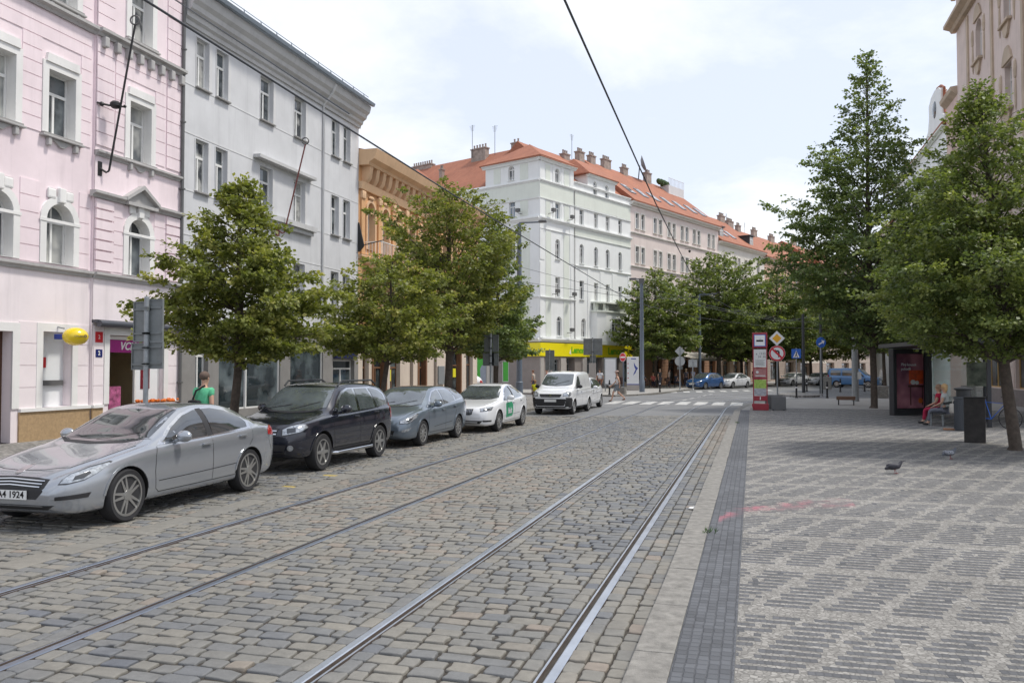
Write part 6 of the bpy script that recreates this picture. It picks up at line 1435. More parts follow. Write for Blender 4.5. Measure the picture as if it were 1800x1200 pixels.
def person(label, loc, rz, pose='stand', top=(.5, .5, .5), legs=(.1, .1, .15), shoe=(.03, .03, .03), hair=(.08, .05, .03), hlen=0, shorts=False, sleeve='short', h=1.75, group=None, bag=None, hat=None, swing=0., seat=.45, fem=False):
    """faces +y locally; z is height"""
    root = thing('person', label, 'person', loc, rz, group); k = h / 1.75; V = Vector
    hip, kn, an = .92, .5, .09
    J = {}; pz = hip
    if pose == 'sit': pz = seat + .1
    J['pel'] = (V((0, 0, pz + .02)), (.135, .10)); J['wai'] = (V((0, .0, pz + .2)), (.125, .09)); lean = -.04 if pose == 'sit' else .02
    J['che'] = (V((0, lean, pz + .42)), (.165, .115)); J['nek'] = (V((0, lean + .01, pz + .565)), .062); J['nk2'] = (V((0, lean + .025, pz + .62)), .056)
    J['hd1'] = (V((0, lean + .045, pz + .685)), (.070, .080)); J['hd2'] = (V((0, lean + .035, pz + .765)), (.080, .096)); J['hd3'] = (V((0, lean + .03, pz + .82)), (.056, .066))
    E = [('pel', 'wai'), ('wai', 'che'), ('che', 'nek'), ('nek', 'nk2'), ('nk2', 'hd1'), ('hd1', 'hd2'), ('hd2', 'hd3')]
    hands = {}
    for s, n in ((-1, 'l'), (1, 'r')):
        hx = .095 * s
        if pose == 'walk':
            ph = s * swing; K = V((hx, .16 * max(ph, 0) * 1.6 + .02 - .04 * max(-ph, 0), kn + .03)); A_ = V((hx, .36 * ph if ph > 0 else .40 * ph, an + (.02 if ph > 0 else .09)))
        elif pose == 'sit': K = V((hx * 1.25, .42, seat + .07)); A_ = V((hx * 1.25, .50 + .04 * s, an))
        else: K = V((hx, .015, kn)); A_ = V((hx * 1.1, -.01 + .03 * s, an))
        J['hp' + n] = (V((hx, 0, pz - .02)), .092); J['kn' + n] = (K, .058); J['cf' + n] = (K.lerp(A_, .35) + V((0, -.015, 0)), .054); J['an' + n] = (A_, .036)
        ft = A_ + V((s * .02, .13, -.055)); J['ft' + n] = (ft, (.042, .028)); J['to' + n] = (ft + V((s * .008, .06, -.005)), (.034, .02))
        E += [('pel', 'hp' + n), ('hp' + n, 'kn' + n), ('kn' + n, 'cf' + n), ('cf' + n, 'an' + n), ('an' + n, 'ft' + n), ('ft' + n, 'to' + n)]
        sh = V((s * .175, lean, pz + .50)); J['sh' + n] = (sh, .062)
        if pose == 'walk': El = sh + V((s * .05, -.13 * s * swing, -.28)); Hn = El + V((-s * .02, .12 - .12 * s * swing, -.22))
        elif pose == 'sit': El = sh + V((s * .05, .06, -.27)); Hn = V((s * .1, .30, seat + .2))
        elif pose == 'carry': El = sh + V((s * .06, .02, -.27)); Hn = El + V((-s * .12, .2, .06))
        else: El = sh + V((s * .045, -.03, -.28)); Hn = El + V((-s * .0, .05, -.25))
        J['el' + n] = (El, .042); J['wr' + n] = (Hn, .026)
        d = (Hn - El).normalized(); pm = Hn + d * .05; J['pm' + n] = (pm, (.033, .016)); E += [('che', 'sh' + n), ('sh' + n, 'el' + n), ('el' + n, 'wr' + n), ('wr' + n, 'pm' + n)]
        u = V((0, 1, 0)) if abs(d.y) < .8 else V((1, 0, 0)); u = (u - d * u.dot(d)).normalized(); w = d.cross(u)
        for f in range(4):
            b = pm + u * (.03 - .02 * f) + d * .025; ln = (.068, .078, .073, .056)[f]; m_ = b + d * ln * .5; e = m_ + (d * .8 - w * s * .5).normalized() * ln * .5
            J['f%s%da' % (n, f)] = (b, .0095); J['f%s%db' % (n, f)] = (m_, .0088); J['f%s%dc' % (n, f)] = (e, .0075); E += [('pm' + n, 'f%s%da' % (n, f)), ('f%s%da' % (n, f), 'f%s%db' % (n, f)), ('f%s%db' % (n, f), 'f%s%dc' % (n, f))]
        b = Hn + d * .03 + u * .028; e = b + (d * .6 + u * .6).normalized() * .05; J['t' + n] = (b, .0105); J['t2' + n] = (e, .0085); E += [('pm' + n, 't' + n), ('t' + n, 't2' + n)]
    def sc(D, g=1., add=0.): return {q: (tuple(v[0] * k), tuple(x * k * g + add for x in v[1]) if isinstance(v[1], tuple) else v[1] * k * g + add) for q, v in D.items()}
    body = skin('body', sc(J), E, m_skin, root, 'pel', 1)
    hc = J['hd2'][0]; mb = MB()
    mb.ball((0, hc.y + .088, hc.z - .035), (.014, .022, .02), 8)
    for s in (-1, 1): mb.ball((s * .079, hc.y - .005, hc.z - .02), (.012, .02, .03), 8)
    mb.ball((0, hc.y + .078, hc.z - .083), (.026, .012, .007), 8)
    mb.v = [tuple(V(v) * k) for v in mb.v]; f_ = mb.build('face', m_skin, body, True)
    mb = MB()
    for s in (-1, 1): mb.ball((s * .032, hc.y + .083, hc.z - .005), (.013, .006, .007), 8)
    mb.v = [tuple(V(v) * k) for v in mb.v]; mb.build('eyes', m_eye, f_, True)
    if hlen >= 0:
        mb = MB(); mb.ball((0, hc.y - .02, hc.z + .022), (.096 + .015 * hlen, .108, .094 + .01 * hlen), 14)
        if hlen: mb.ball((0, hc.y - .06, hc.z - .05 * hlen), (.085, .06, .1 + .03 * hlen), 12)
        mb.v = [tuple(V(v) * k) for v in mb.v]; mb.build('hair', cloth(hair, 'hair'), body, True)
    if hat: 
        mb = MB(); mb.ball((0, hc.y - .005, hc.z + .045), (.1, .112, .085), 14); mb.bbox(-.07, .07, hc.y + .08, hc.y + .18, hc.z + .03, hc.z + .045, .006); mb.v = [tuple(V(v) * k) for v in mb.v]; mb.build('cap', cloth(hat), body, True)
    T_ = {q: J[q] for q in ('pel', 'wai', 'che', 'shl', 'shr')}; te = [('pel', 'wai'), ('wai', 'che'), ('che', 'shl'), ('che', 'shr')]
    T_['tn'] = (J['nek'][0] - V((0, 0, .03)), .062); te.append(('che', 'tn'))
    if sleeve:
        for n in 'lr':
            q = .55 if sleeve == 'short' else 1.; T_['e' + n] = (J['sh' + n][0].lerp(J['el' + n][0], q), .048); te.append(('sh' + n, 'e' + n))
            if sleeve == 'long': T_['w' + n] = (J['el' + n][0].lerp(J['wr' + n][0], .92), .028); te.append(('e' + n, 'w' + n))
    skin('shirt', sc(T_, 1.12, .018), te, cloth(top), body, 'pel', 1)
    Lg = {'pel': J['pel']}; le = []
    for n in 'lr':
        Lg['hp' + n] = J['hp' + n]; Lg['kn' + n] = J['kn' + n] if not shorts else (J['hp' + n][0].lerp(J['kn' + n][0], .85), .075); le += [('pel', 'hp' + n), ('hp' + n, 'kn' + n)]
        if not shorts: Lg['cf' + n] = J['cf' + n]; Lg['an' + n] = (J['cf' + n][0].lerp(J['an' + n][0], .88), .045); le += [('kn' + n, 'cf' + n), ('cf' + n, 'an' + n)]
    skin('shorts' if shorts else 'trousers', sc(Lg, 1.1, .014), le, cloth(legs), body, 'pel', 1)
    for n in 'lr':
        S2 = {'a': (J['an' + n][0] - V((0, 0, .03)), .042), 'b': J['ft' + n], 'c': J['to' + n]}
        skin('shoe', sc(S2, 1.1, .006), [('a', 'b'), ('b', 'c')], cloth(shoe), body, 'a', 1)
    if bag:
        mb = MB(); c = J['che'][0]
        if bag[0] == 'back': mb.bbox(-.15, .15, c.y - .3, c.y - .12, c.z - .32, c.z + .1, .05); 
        else: mb.bbox(-.2, .06, c.y - .24, c.y - .12, c.z - .36, c.z - .1, .05)
        if bag[0] == 'back':
            for s in (-1, 1): mb.tube([(s * .1, c.y - .14, c.z + .06), (s * .1, c.y - .02, c.z + .17), (s * .11, c.y + .13, c.z + .02), (s * .13, c.y - .1, c.z - .3)], .017, 6)
        else: mb.tube([(-.12, c.y - .18, c.z - .12), (-.06, c.y - .15, c.z + .08), (.05, c.y - .02, c.z + .18)], .02, 6)
        mb.v = [tuple(V(v) * k) for v in mb.v]; o = mb.build('backpack' if bag[0] == 'back' else 'sling_bag', cloth(bag[1]), None, True)
        tag(o, bag[2], 'bag'); o.location = loc; o.rotation_euler = (0, 0, rz)
    return root
person('man in a mint green T-shirt seen from behind, beyond the silver saloon', (-10.55, 14.5, .1), R_(-4), top=(.12, .50, .27), hair=(.13, .09, .07), h=1.78, legs=(.05, .05, .07), bag=('sling', (.02, .02, .022), 'black sling bag on the back of the man in green'))
person('boy in a bright yellow shirt and dark trousers beside the white van', (-10.97, 42.9, .0), R_(15), 'walk', top=(.75, .72, .03), legs=(.03, .03, .035), hair=(.35, .2, .1), h=1.32, swing=.5)
person('man in white vest, cap and grey shorts striding over the zebra crossing', (-7.58, 49.25, .0), R_(95), 'walk', top=(.72, .71, .70), legs=(.20, .23, .26), hat=(.45, .32, .28), h=1.78, swing=-1., shorts=True, shoe=(.14, .06, .04), sleeve=None, bag=('back', (.06, .035, .03), 'dark brown backpack on the man crossing the street'))
GP = 'passers-by on the far pavement'
person('person in a cream top walking past the bank entrance', (-11.9, 64.0, .1), R_(160), 'walk', top=(.62, .56, .47), legs=(.16, .1, .07), hair=(.3, .2, .12), swing=.8, group=GP)
person('person in a white shirt beside the one in cream, with a light blue bag', (-11.4, 65.0, .1), R_(170), 'walk', top=(.72, .72, .72), legs=(.22, .1, .06), swing=-.7, group=GP, bag=('back', (.12, .3, .55), 'light blue bag carried past the bank entrance'))
person('dark-dressed man before the bank window, hands joined', (-13.5, 63.6, .1), R_(185), 'carry', top=(.03, .035, .05), legs=(.04, .04, .05), hair=(.03, .02, .02), group=GP)
person('brown-haired person whose head shows above the white van', (-14.9, 62., .1), R_(100), top=(.3, .1, .08), hair=(.16, .08, .04), group=GP, h=1.78)
person('person behind the white van, nearest the traffic sign backs', (-15.8, 61.3, .1), R_(80), top=(.4, .35, .3), hair=(.2, .1, .06), group=GP, h=1.68)
GC = 'people at the cafe under the awning'
cafe = [(-9.75, 79.0, 'sit', (.05, .05, .06)), (-9.0, 80.2, 'sit', (.4, .1, .08)), (-8.3, 79.4, 'stand', (.05, .05, .05)), (-7.6, 81.0, 'stand', (.5, .45, .4)), (-7.0, 81.8, 'sit', (.06, .07, .1)), (-6.2, 83.4, 'stand', (.10, .1, .12)), (-5.6, 84.6, 'stand', (.35, .38, .5)), (-4.9, 85.6, 'stand', (.5, .4, .45))]
cl_ = ['seated cafe guest in black nearest the advertising column', 'seated cafe guest in dark red under the first awning', 'person standing in black left of the sign poles', 'person in a beige top between the sign poles', 'seated guest in dark blue right of the diamond sign back', 'person in dark grey by the square sign back', 'person in a lavender shirt left of the blue hatchback', 'person in a pinkish top just behind the blue hatchback roof']
for i, (x, y, ps_, c) in enumerate(cafe):
    person(cl_[i], (x, y, .1), R_(150 + 40 * i), ps_, top=c, legs=(.04, .04, .06), hair=[(.03, .02, .02), (.2, .1, .05), (.4, .3, .2)][i % 3], group=GC, hlen=i % 2)
person('person in a long dark dress behind the red tram stop sign', (.2, 99.5, .1), R_(180), top=(.02, .02, .03), legs=(.02, .02, .03), hlen=1, group=GP)
# seated women at the tram shelter
person('elderly woman in red seated at the left end of the shelter bench', (6.05, 31.45, .1), R_(66), 'sit', top=(.50, .02, .06), legs=(.42, .02, .07), hair=(.38, .24, .16), hlen=1, h=1.64, sleeve='short', fem=True)
person('blonde woman in a pale grey vest seated before the one in red', (6.05, 30.55, .1), R_(66), 'sit', top=(.48, .50, .48), legs=(.17, .18, .22), hair=(.62, .40, .20), hlen=1, h=1.68, sleeve='short', fem=True)
# pigeons
def pigeon(label, loc, rz, body, wing):
    root = thing('pigeon', label, 'pigeon', loc, rz, 'pigeons on the plaza'); V = Vector
    J = {'tl': (V((-.19, 0, .085)), (.008, .026)), 'rp': (V((-.1, 0, .11)), (.03, .04)), 'bd': (V((-.02, 0, .13)), (.055, .062)), 'br': (V((.055, 0, .14)), (.055, .056)), 'nk': (V((.09, 0, .185)), .032), 'hd': (V((.112, 0, .218)), .024), 'h2': (V((.13, 0, .225)), .015)}
    b = skin('body', J, [('tl', 'rp'), ('rp', 'bd'), ('bd', 'br'), ('br', 'nk'), ('nk', 'hd'), ('hd', 'h2')], body, root, 'bd', 2)
    mb = MB()
    for s in (-1, 1): mb.ball((-.045, s * .05, .135), (.1, .018, .045), 12)
    mb.build('wing', wing, b, True)
    mb = MB().tube([(.14, 0, .225), (.172, 0, .216)], [.007, .002], 6); mb.build('beak', m_eye, b, True)
    mb = MB()
    for s in (-1, 1):
        x = .02 * s + .01; mb.tube([(x - .01, s * .02, .09), (x - .015, s * .022, .05), (x, s * .022, .008)], [.009, .004, .004], 6)
        for a in (-.5, 0, .5, 3.1): mb.tube([(x, s * .022, .006), (x + .035 * math.cos(a), s * .022 + .035 * math.sin(a), .004)], .0035, 4)
    mb.build('legs', M('pigeon_legs', (.25, .06, .06), rough=.7), b)
m_pg1 = M('dark_feathers', (.035, .035, .045), rough=.6, var=.3, scale=40); m_pg2 = M('grey_feathers', (.10, .11, .13), rough=.6, var=.4, scale=40); m_pg3 = M('speckled_wing', (.30, .31, .34), rough=.7, var=.9, scale=45)
pigeon('dark pigeon on the patterned paving, nearer the kerb', (2.45, 16.45, .105), R_(14), m_pg1, m_pg1)
pigeon('grey speckled pigeon nearer the litter bins', (3.95, 19.4, .105), R_(20), m_pg2, m_pg3)
# ------------------------------------------------------------------ street furniture
def sign_back(label, x, y, boards, h, pole_r=.04, rz=0., z0=.1, group=None, name='traffic_sign', mat=None):
    """pole carrying sign plates seen from the back; boards (dx, z0, z1, w)"""
    root = thing(name, label, 'sign', (x, y, z0), rz, group)
    MB().tube([(0, 0, 0), (0, 0, h)], pole_r, 12).ball((0, 0, h), (pole_r, pole_r, .02), 10).lathe([(pole_r * 2.2, 0), (pole_r * 2.2, .02), (pole_r * 1.3, .06)], 12).build('pole', m_galv, root, True)
    for dx, a, b, w in boards:
        mb = MB(); mb.bbox(dx - w / 2, dx + w / 2, .05, .075, a, b, .01); mb.ring([(dx - w / 2, a), (dx + w / 2, a), (dx + w / 2, b), (dx - w / 2, b)], [(dx - w / 2 + .02, a + .02), (dx + w / 2 - .02, a + .02), (dx + w / 2 - .02, b - .02), (dx - w / 2 + .02, b - .02)], .03, .055)
        for z in (a + (b - a) * .2, a + (b - a) * .8): mb.box(dx - w * .4, dx + w * .4, .025, .052, z - .015, z + .015); mb.box(-.05, .05, -.05, .05, z - .02, z + .02)
        mb.build('sign_plate', mat or m_signback, root)
    return root
m_signback = M('sign_back_grey', (.20, .215, .215), rough=.6, metal=.3, var=.2, scale=5)
sign_back('grey sign post with four plate backs standing before the corner shop', -10.35, 12.6, [(-.16, 2.36, 3.08, .30), (.17, 2.36, 3.12, .28), (-.18, 1.86, 2.34, .32), (.17, 1.88, 2.36, .3)], 3.15, .045)
sign_back('grey sign post with tall plate backs left of the bank, over the white taxi', -10.35, 33.1, [(-.13, 2.55, 3.25, .34), (.2, 2.55, 3.25, .26), (-.1, 1.98, 2.5, .5), (.18, 1.98, 2.5, .3)], 3.3, .045)
sign_back('single square grey plate back on a post beside the bank corner', -11.7, 49.3, [(0, 1.75, 2.95, .56)], 3.0, .04)
t_ = sign_back('wide pair of grey plate backs before the yellow bank band', -9.75, 52.9, [(-.3, 2.7, 3.75, .60), (.32, 2.7, 3.75, .58), (0, 2.2, 2.68, .4)], 3.8, .05)
MB().box(-.22, .22, -.12, -.04, .1, 2.2).build('wrap_board', m_stone, t_)
# no-entry sign
m_signred = M('traffic_red', (.60, .015, .03), rough=.4, var=.04); m_signwhite = M('traffic_white', (.80, .80, .80), rough=.4, var=.03); m_signblue = M('traffic_blue', (.02, .12, .50), rough=.4, var=.04); m_signyel = M('traffic_yellow', (.85, .42, .01), rough=.4, var=.04)
def disc(mb, r, y0, y1, z, n=32, cx=0): mb.prism([(cx + r * math.cos(2 * math.pi * k / n), z + r * math.sin(2 * math.pi * k / n)) for k in range(n)], y0, y1)
def sign_front(label, x, y, h, rz=0., z0=.1, pole=m_galv, r=.035):
    root = thing('traffic_sign', label, 'sign', (x, y, z0), rz); MB().tube([(0, .05, 0), (0, .05, h)], r, 12).lathe([(.09, 0), (.09, .02), (.05, .06)], 12, Matrix.Translation((0, .05, 0))).build('pole', pole, root, True); return root
r_ = sign_front('round red no-entry sign with a white bar before the bank', -9.73, 65.8, 3.1, R_(-38), pole=m_lampgrey, r=.06)
mb = MB(); disc(mb, .35, -.02, .01, 2.72); p_ = mb.build('sign_plate', m_signred, r_); mb = MB(); mb.box(-.26, .26, -.026, -.02, 2.66, 2.78); mb.ring([(.35 * math.cos(2 * math.pi * k / 32), 2.72 + .35 * math.sin(2 * math.pi * k / 32)) for k in range(32)], [(.32 * math.cos(2 * math.pi * k / 32), 2.72 + .32 * math.sin(2 * math.pi * k / 32)) for k in range(32)], -.026, -.018); mb.build('symbol', m_signwhite, p_)
# priority diamond over no-left-turn
r_ = sign_front('post with a yellow and white diamond above a round no-left-turn sign', 1.15, 42.2, 3.55, R_(-2))
mb = MB(); dm = lambda q: [(0, -q), (q, 0), (0, q), (-q, 0)]
z = 3.3; mb.prism([(a, z + b) for a, b in dm(.36)], .0, .02); p_ = mb.build('diamond_plate', m_signwhite, r_); MB().prism([(a, z + b) for a, b in dm(.215)], -.006, .0).build('symbol', m_signyel, p_)
z = 2.58; mb = MB(); disc(mb, .375, .0, .02, z); p_ = mb.build('round_plate', m_signwhite, r_)
C_ = lambda q: [(q * math.cos(2 * math.pi * k / 36), z + q * math.sin(2 * math.pi * k / 36)) for k in range(36)]
mb = MB(); mb.ring(C_(.365), C_(.29), -.006, .001); mb.prism([(-.235, z + .17), (-.17, z + .235), (.235, z - .17), (.17, z - .235)], -.010, -.007); mb.build('symbol', m_signred, p_)
mb = MB(); mb.box(.04, .12, -.006, 0, z - .18, z + .08); mb.prism([(.12, z + .08), (.07, z + .15), (-.06, z + .15), (-.06, z + .07), (.04, z + .07), (.04, z + .0), (.12, z)], -.0062, 0); mb.prism([(-.06, z + .2), (-.18, z + .11), (-.06, z + .02)], -.006, 0); mb.build('arrow', m_black, p_)
# tram stop pillar
m_stopred = M('stop_pillar_red', (.30, .02, .035), rough=.45, var=.08); m_paper = M('timetable_paper', (.68, .68, .66), rough=.5, var=.12, scale=25); m_mapgreen = M('map_print', (.36, .52, .10), rough=.5, var=.35, scale=14); m_inkblue = M('ink_blue', (.05, .08, .35), rough=.4)
r_ = thing('tram_stop_sign', 'red framed tram stop pillar with timetables by the kerb end', 'stop sign', (.34, 39.3, .1), R_(-3))
for x in (-.29, .29): MB().box(x - .022, x + .022, -.04, .04, 0, 3.45).build('post', m_stopred, r_)
MB().bbox(-.36, .36, -.09, .09, 0, .3, .02).build('base', m_stopred, r_)
mb = MB(); mb.bbox(-.33, .33, -.06, .06, 2.78, 3.47, .03); hd = mb.build('head', m_stopred, r_)
MB().box(-.25, .25, -.068, -.06, 2.85, 3.38).build('pictogram', m_signblue, hd); mb = MB(); mb.box(-.22, .22, -.074, -.068, 2.88, 3.35); q_ = mb.build('pictogram_field', m_signwhite, hd)
mb = MB(); mb.bbox(-.15, .15, -.08, -.072, 3.06, 3.14, .003); mb.tube([(-.04, -.076, 3.14), (.02, -.076, 3.19), (.06, -.076, 3.14)], .004, 4); mb.build('tram_symbol', m_black, q_)
MB().box(-.27, .27, -.03, .03, 1.92, 2.72).build('line_board', m_paper, r_); lb = bpy.data.objects['line_board']
for t, x, zz in (('4', -.15, 2.5), ('13', .03, 2.52), ('22', .18, 2.52), ('34', .18, 2.38), ('59', -.02, 2.38)): text(t, .13, m_dg, face_T(x, -.035, zz, -math.pi / 2), lb, 'line_number', .002)
mb = MB()
for k in range(5): mb.box(-.2, .2 - .05 * (k % 2), -.034, -.03, 2.22 - k * .055, 2.235 - k * .055)
mb.build('printed_lines', m_dg, lb)
MB().box(-.27, .27, -.035, .035, 1.48, 1.85).build('stop_name_board', M('faded_red_board', (.42, .18, .17), rough=.5, var=.3, scale=8), r_)
mb = MB(); disc(mb, .06, -.045, -.035, 1.7, 16, -.12); mb.box(-.2, .22, -.04, -.035, 1.52, 1.56); mb.build('symbol', m_paper, r_)
MB().box(-.27, .27, -.04, .04, 1.38, 1.47).box(-.27, .27, -.04, .04, 1.86, 1.9).build('crossbar', m_stopred, r_)
MB().box(-.26, .26, -.03, .03, .98, 1.36).build('route_map', m_mapgreen, r_); MB().box(-.26, .26, -.03, .03, .66, .975).build('timetable', M('timetable_grey', (.42, .42, .45), rough=.5, var=.4, scale=12), r_)
mb = MB(); mb.bbox(-.30, .30, -.05, .05, .42, .64, .01); q_ = mb.build('lower_panel', m_stopred, r_); text('1', .17, m_signwhite, face_T(0, -.055, .53, -math.pi / 2), q_, bold=.01)
MB().bbox(-.42, -.32, -.3, .1, -.02, .14, .03).build('footing', m_stone, r_)
# three dark planters / stands behind it
for k, (x, y) in enumerate(((1.12, 39.3), (1.0, 40.5), (.88, 41.6))):
    r_ = thing('litter_box', ['nearest dark square stand right of the tram stop pillar', 'middle one of the three dark square stands', 'farthest of the three dark square stands'][k], 'stand', (x, y, .1), R_(-4), 'dark stands by the tram stop')
    MB().bbox(-.31, .31, -.05, .05, .02, .62, .015).build('panel', m_dg, r_); MB().box(-.25, -.2, -.15, .15, 0, .06).box(.2, .25, -.15, .15, 0, .06).build('foot', m_dark, r_)
# pedestrian crossing sign and blue round sign
r_ = sign_front('square blue pedestrian crossing sign on the traffic island', 3.0, 62.7, 3.3, R_(-5)); MB().bbox(-.32, .32, .0, .03, 2.55, 3.22, .02).build('sign_plate', m_signblue, r_); MB().prism([(-.22, 2.62), (.22, 2.62), (0, 3.12)], -.006, 0).build('symbol', m_signwhite, r_)
mb = MB(); mb.ball((0, -.01, 3.0), (.04, .01, .04), 8); mb.prism([(-.03, 2.95), (.05, 2.95), (.03, 2.82), (.1, 2.66), (.05, 2.64), (0, 2.78), (-.07, 2.64), (-.12, 2.67), (-.04, 2.82)], -.012, -.006); mb.build('figure', m_black, r_)
r_ = sign_front('round blue arrow sign, tilted, under the tall plaza tree', 4.35, 58.5, 3.9, R_(25)); mb = MB(); disc(mb, .34, .0, .02, 3.55); p_ = mb.build('sign_plate', m_signblue, r_); MB().prism([(-.2, 3.45), (.08, 3.6), (.02, 3.7), (.24, 3.66), (.16, 3.44), (.12, 3.53), (-.16, 3.37)], -.006, 0).build('symbol', m_signwhite, p_)
sign_back('diamond plate back above a round one near the cafe', -5.9, 72.6, [(0, 1.75, 2.0, .45)], 3.6, .05, z0=.1)
r2_ = [o for o in bpy.data.objects if o.get('label', '').startswith('diamond plate back')][0]
m_palesign = M('pale_sign_back', (.42, .44, .44), rough=.5, metal=.2, var=.1)
MB().prism([(0, 2.88), (.42, 3.3), (0, 3.72), (-.42, 3.3)], .05, .07).build('sign_plate', m_palesign, r2_); mb = MB(); disc(mb, .42, .05, .07, 2.45); mb.build('sign_plate', m_palesign, r2_)
sign_back('square pale plate back on the post nearer the blue hatchback', -4.95, 74.5, [(0, 1.95, 2.6, .75)], 2.65, .05, mat=m_palesign)
# lamp masts
def mast(label, x, y, h, arm, r=.17, name='lamp_post', lamp=True, rz=0.):
    root = thing(name, label, 'lamp post', (x, y, .1), rz)
    MB().tube([(0, 0, 0), (0, 0, .9), (0, 0, .95), (0, 0, h * .6), (0, 0, h)], [r * 1.25, r * 1.25, r, r * .9, r * .7], 14).build('mast', m_lampgrey, root, True)
    mb = MB(); mb.box(min(0, arm), max(0, arm), -.05, .05, h + .0, h + .09)
    mb.build('arm', m_lampgrey, root)
    if lamp: mb = MB(); mb.bbox(arm - .1 if arm > 0 else arm - .45, arm + .45 if arm > 0 else arm + .1, -.14, .14, h - .01, h + .15, .03); mb.build('lamp_head', m_dg, root)
    return root
mast('tall dark mast with a flat arm before the pale green corner house', -15.5, 56.2, 11.9, 1.5, .2)
m1 = mast('grey-blue lamp mast on the pavement corner beside the advertising column', -8.3, 66.2, 8.8, -.5, .17)
MB().box(-.2, .2, -.12, .12, 8.5, 8.9).build('lantern', m_dg, m1)
mast('slim dark teal pole among the far trees', -4.9, 84., 9.0, 1.2, .14)
# bollards
mb_ = thing('bollard', 'bollard on the corner kerb before the taupe bank wall', 'bollard', (-10.1, 57.5, .1), 0, 'black bollards')
MB().lathe([(.09, 0), (.09, .05), (.06, .1), (.055, .75), (.075, .78), (.075, .82), (.055, .85), (.05, 1.0), (.03, 1.04), (0, 1.05)], 14).build('post', m_black, mb_, True)
MB().lathe([(.062, .62), (.064, .63), (.064, .68), (.062, .69)], 14).build('reflective_band', m_signwhite, mb_, True)
bl = [(-9.65, 58.8, 'bollard just right of the sign board wrap, left of the striding man'), (-6.95, 66.5, 'bollard between the lamp mast and the diamond sign back'), (2.66, 55.8, 'bollard at the plaza end, left of the pair by the bench'), (4.5, 56.2, 'bollard at the plaza end before the dark hatchback'), (4.17, 71.0, 'bollard on the far edge of the island, left'), (6.6, 70.3, 'bollard in front of the blue van rear wheel'), (8.5, 71.5, 'bollard before the blue van door')]
for x, y, l in bl: dup(mb_, (x, y, .1), 0., l)
# stone cubes
def block(label, x, y, w, h, m, name='stone_block'):
    r_ = tag(MB().bbox(-w / 2, w / 2, -w / 2, w / 2, 0, h, .03).build(name, m), label, 'stone block', 'stone seats and blocks'); r_.location = (x, y, .1); r_.rotation_euler = (0, 0, R_(-8))
block('low granite cube behind the striding man', -9.0, 60.3, .55, .5, m_kerb); block('granite cube right of the thin tree trunk by the shelter', 7.75, 57.5, .95, .75, m_kerb); block('pale granite cube partly hidden by the shelter', 9.6, 62.5, .9, .9, m_kerb); block('narrow granite block before the blue van rear wheel', 6.3, 78.5, .7, 1.1, m_kerb)
# backless timber bench
r_ = thing('bench', 'small brown timber seat on thin legs left of the grey mast foot', 'bench', (4.6, 46.1, .1), R_(-8)); mb = MB()
for k in range(4): mb.bbox(-.45, .45, -.25 + k * .13, -.14 + k * .13, .38, .44, .01)
mb.bbox(-.45, .45, -.28, -.25, .26, .43, .008); mb.build('seat', M('bench_timber', (.16, .085, .05), rough=.6, var=.3, scale=7), r_)
for x in (-.36, .36):
    for y in (-.2, .2): MB().tube([(x, y, 0), (x, y, .4)], .022, 8).build('leg', m_dark, r_)
# wide grey mast foot with a paper notice
r_ = thing('tram_mast', 'thick grey tapered mast with a paper notice, behind the timber seat', 'mast', (5.6, 51.2, .1))
MB().tube([(0, 0, 0), (0, 0, .3), (0, 0, 8.5)], [.21, .19, .13], 16).build('mast', m_galv, r_, True); MB().box(.1, .3, -.21, -.19, 1.25, 1.65).build('notice', m_paper, r_)
# dark posts far
for x, y, l in ((3.7, 66.8, 'dark pole left of the round blue arrow sign'), (5.0, 67.5, 'dark pole right behind the round blue arrow sign')):
    o = tag(MB().tube([(0, 0, 0), (0, 0, 6.)], [.13, .1], 10).build('pole', m_dark, None, True), l, 'pole', 'dark poles on the island'); o.location = (x, y, .05)
# advertising column panel with a blue print
r_ = thing('advertising_column', 'white advertising column with a blue sports print beside the lamp mast', 'advert column', (-9.6, 70.5, .1), R_(10)); MB().bbox(-.5, .5, -.35, .35, 0, .5, .03).build('base', m_stone, r_)
bd = MB().bbox(-.49, .49, -.34, .34, .5, 2.8, .03).build('poster_body', m_panel, r_)
mb = MB(); mb.prism([(.08, 2.35), (.22, 2.05), (.42, 1.85), (.3, 1.7), (.2, 1.45), (.0, 1.25), (.1, 1.5), (.22, 1.75), (.1, 2.0)], -.346, -.34); mb.box(-.15, .25, -.346, -.34, 2.6, 2.68); mb.build('print', m_inkblue, bd); mb = MB()
for zz in (2.2, 1.85, 1.4, 1.0): mb.box(-.45, -.36, -.346, -.34, zz, zz + .07)
mb.build('print', m_signred, bd); mb = MB(); mb.bbox(-.5, .5, -.35, .35, .47, .55, .01); mb.build('trim', m_inkblue, bd)
r_ = thing('display_case', 'tall glazed display panel behind the no-entry sign', 'display case', (-11.0, 67.5, .1), R_(12)); MB().bbox(-.5, .5, -.08, .08, .5, 2.7, .02).build('case', m_galv, r_); MB().box(-.42, .42, -.09, -.08, .6, 2.6).build('poster', m_panel, r_); MB().box(-.45, -.37, -.05, .05, 0, .5).build('leg', m_galv, r_); MB().box(.37, .45, -.05, .05, 0, .5).build('leg', m_galv, r_)
r_ = thing('information_post', 'narrow white information panel left of the dark mast', 'sign', (-15.9, 50.6, .1), R_(10)); MB().bbox(-.22, .22, -.05, .05, .3, 2.5, .02).build('panel', m_galv, r_); MB().box(-.18, .18, -.057, -.05, .6, 2.3).build('sheet', m_paper, r_); MB().tube([(0, .08, 0), (0, .08, 2.6)], .04, 8).build('post', m_galv, r_, True)
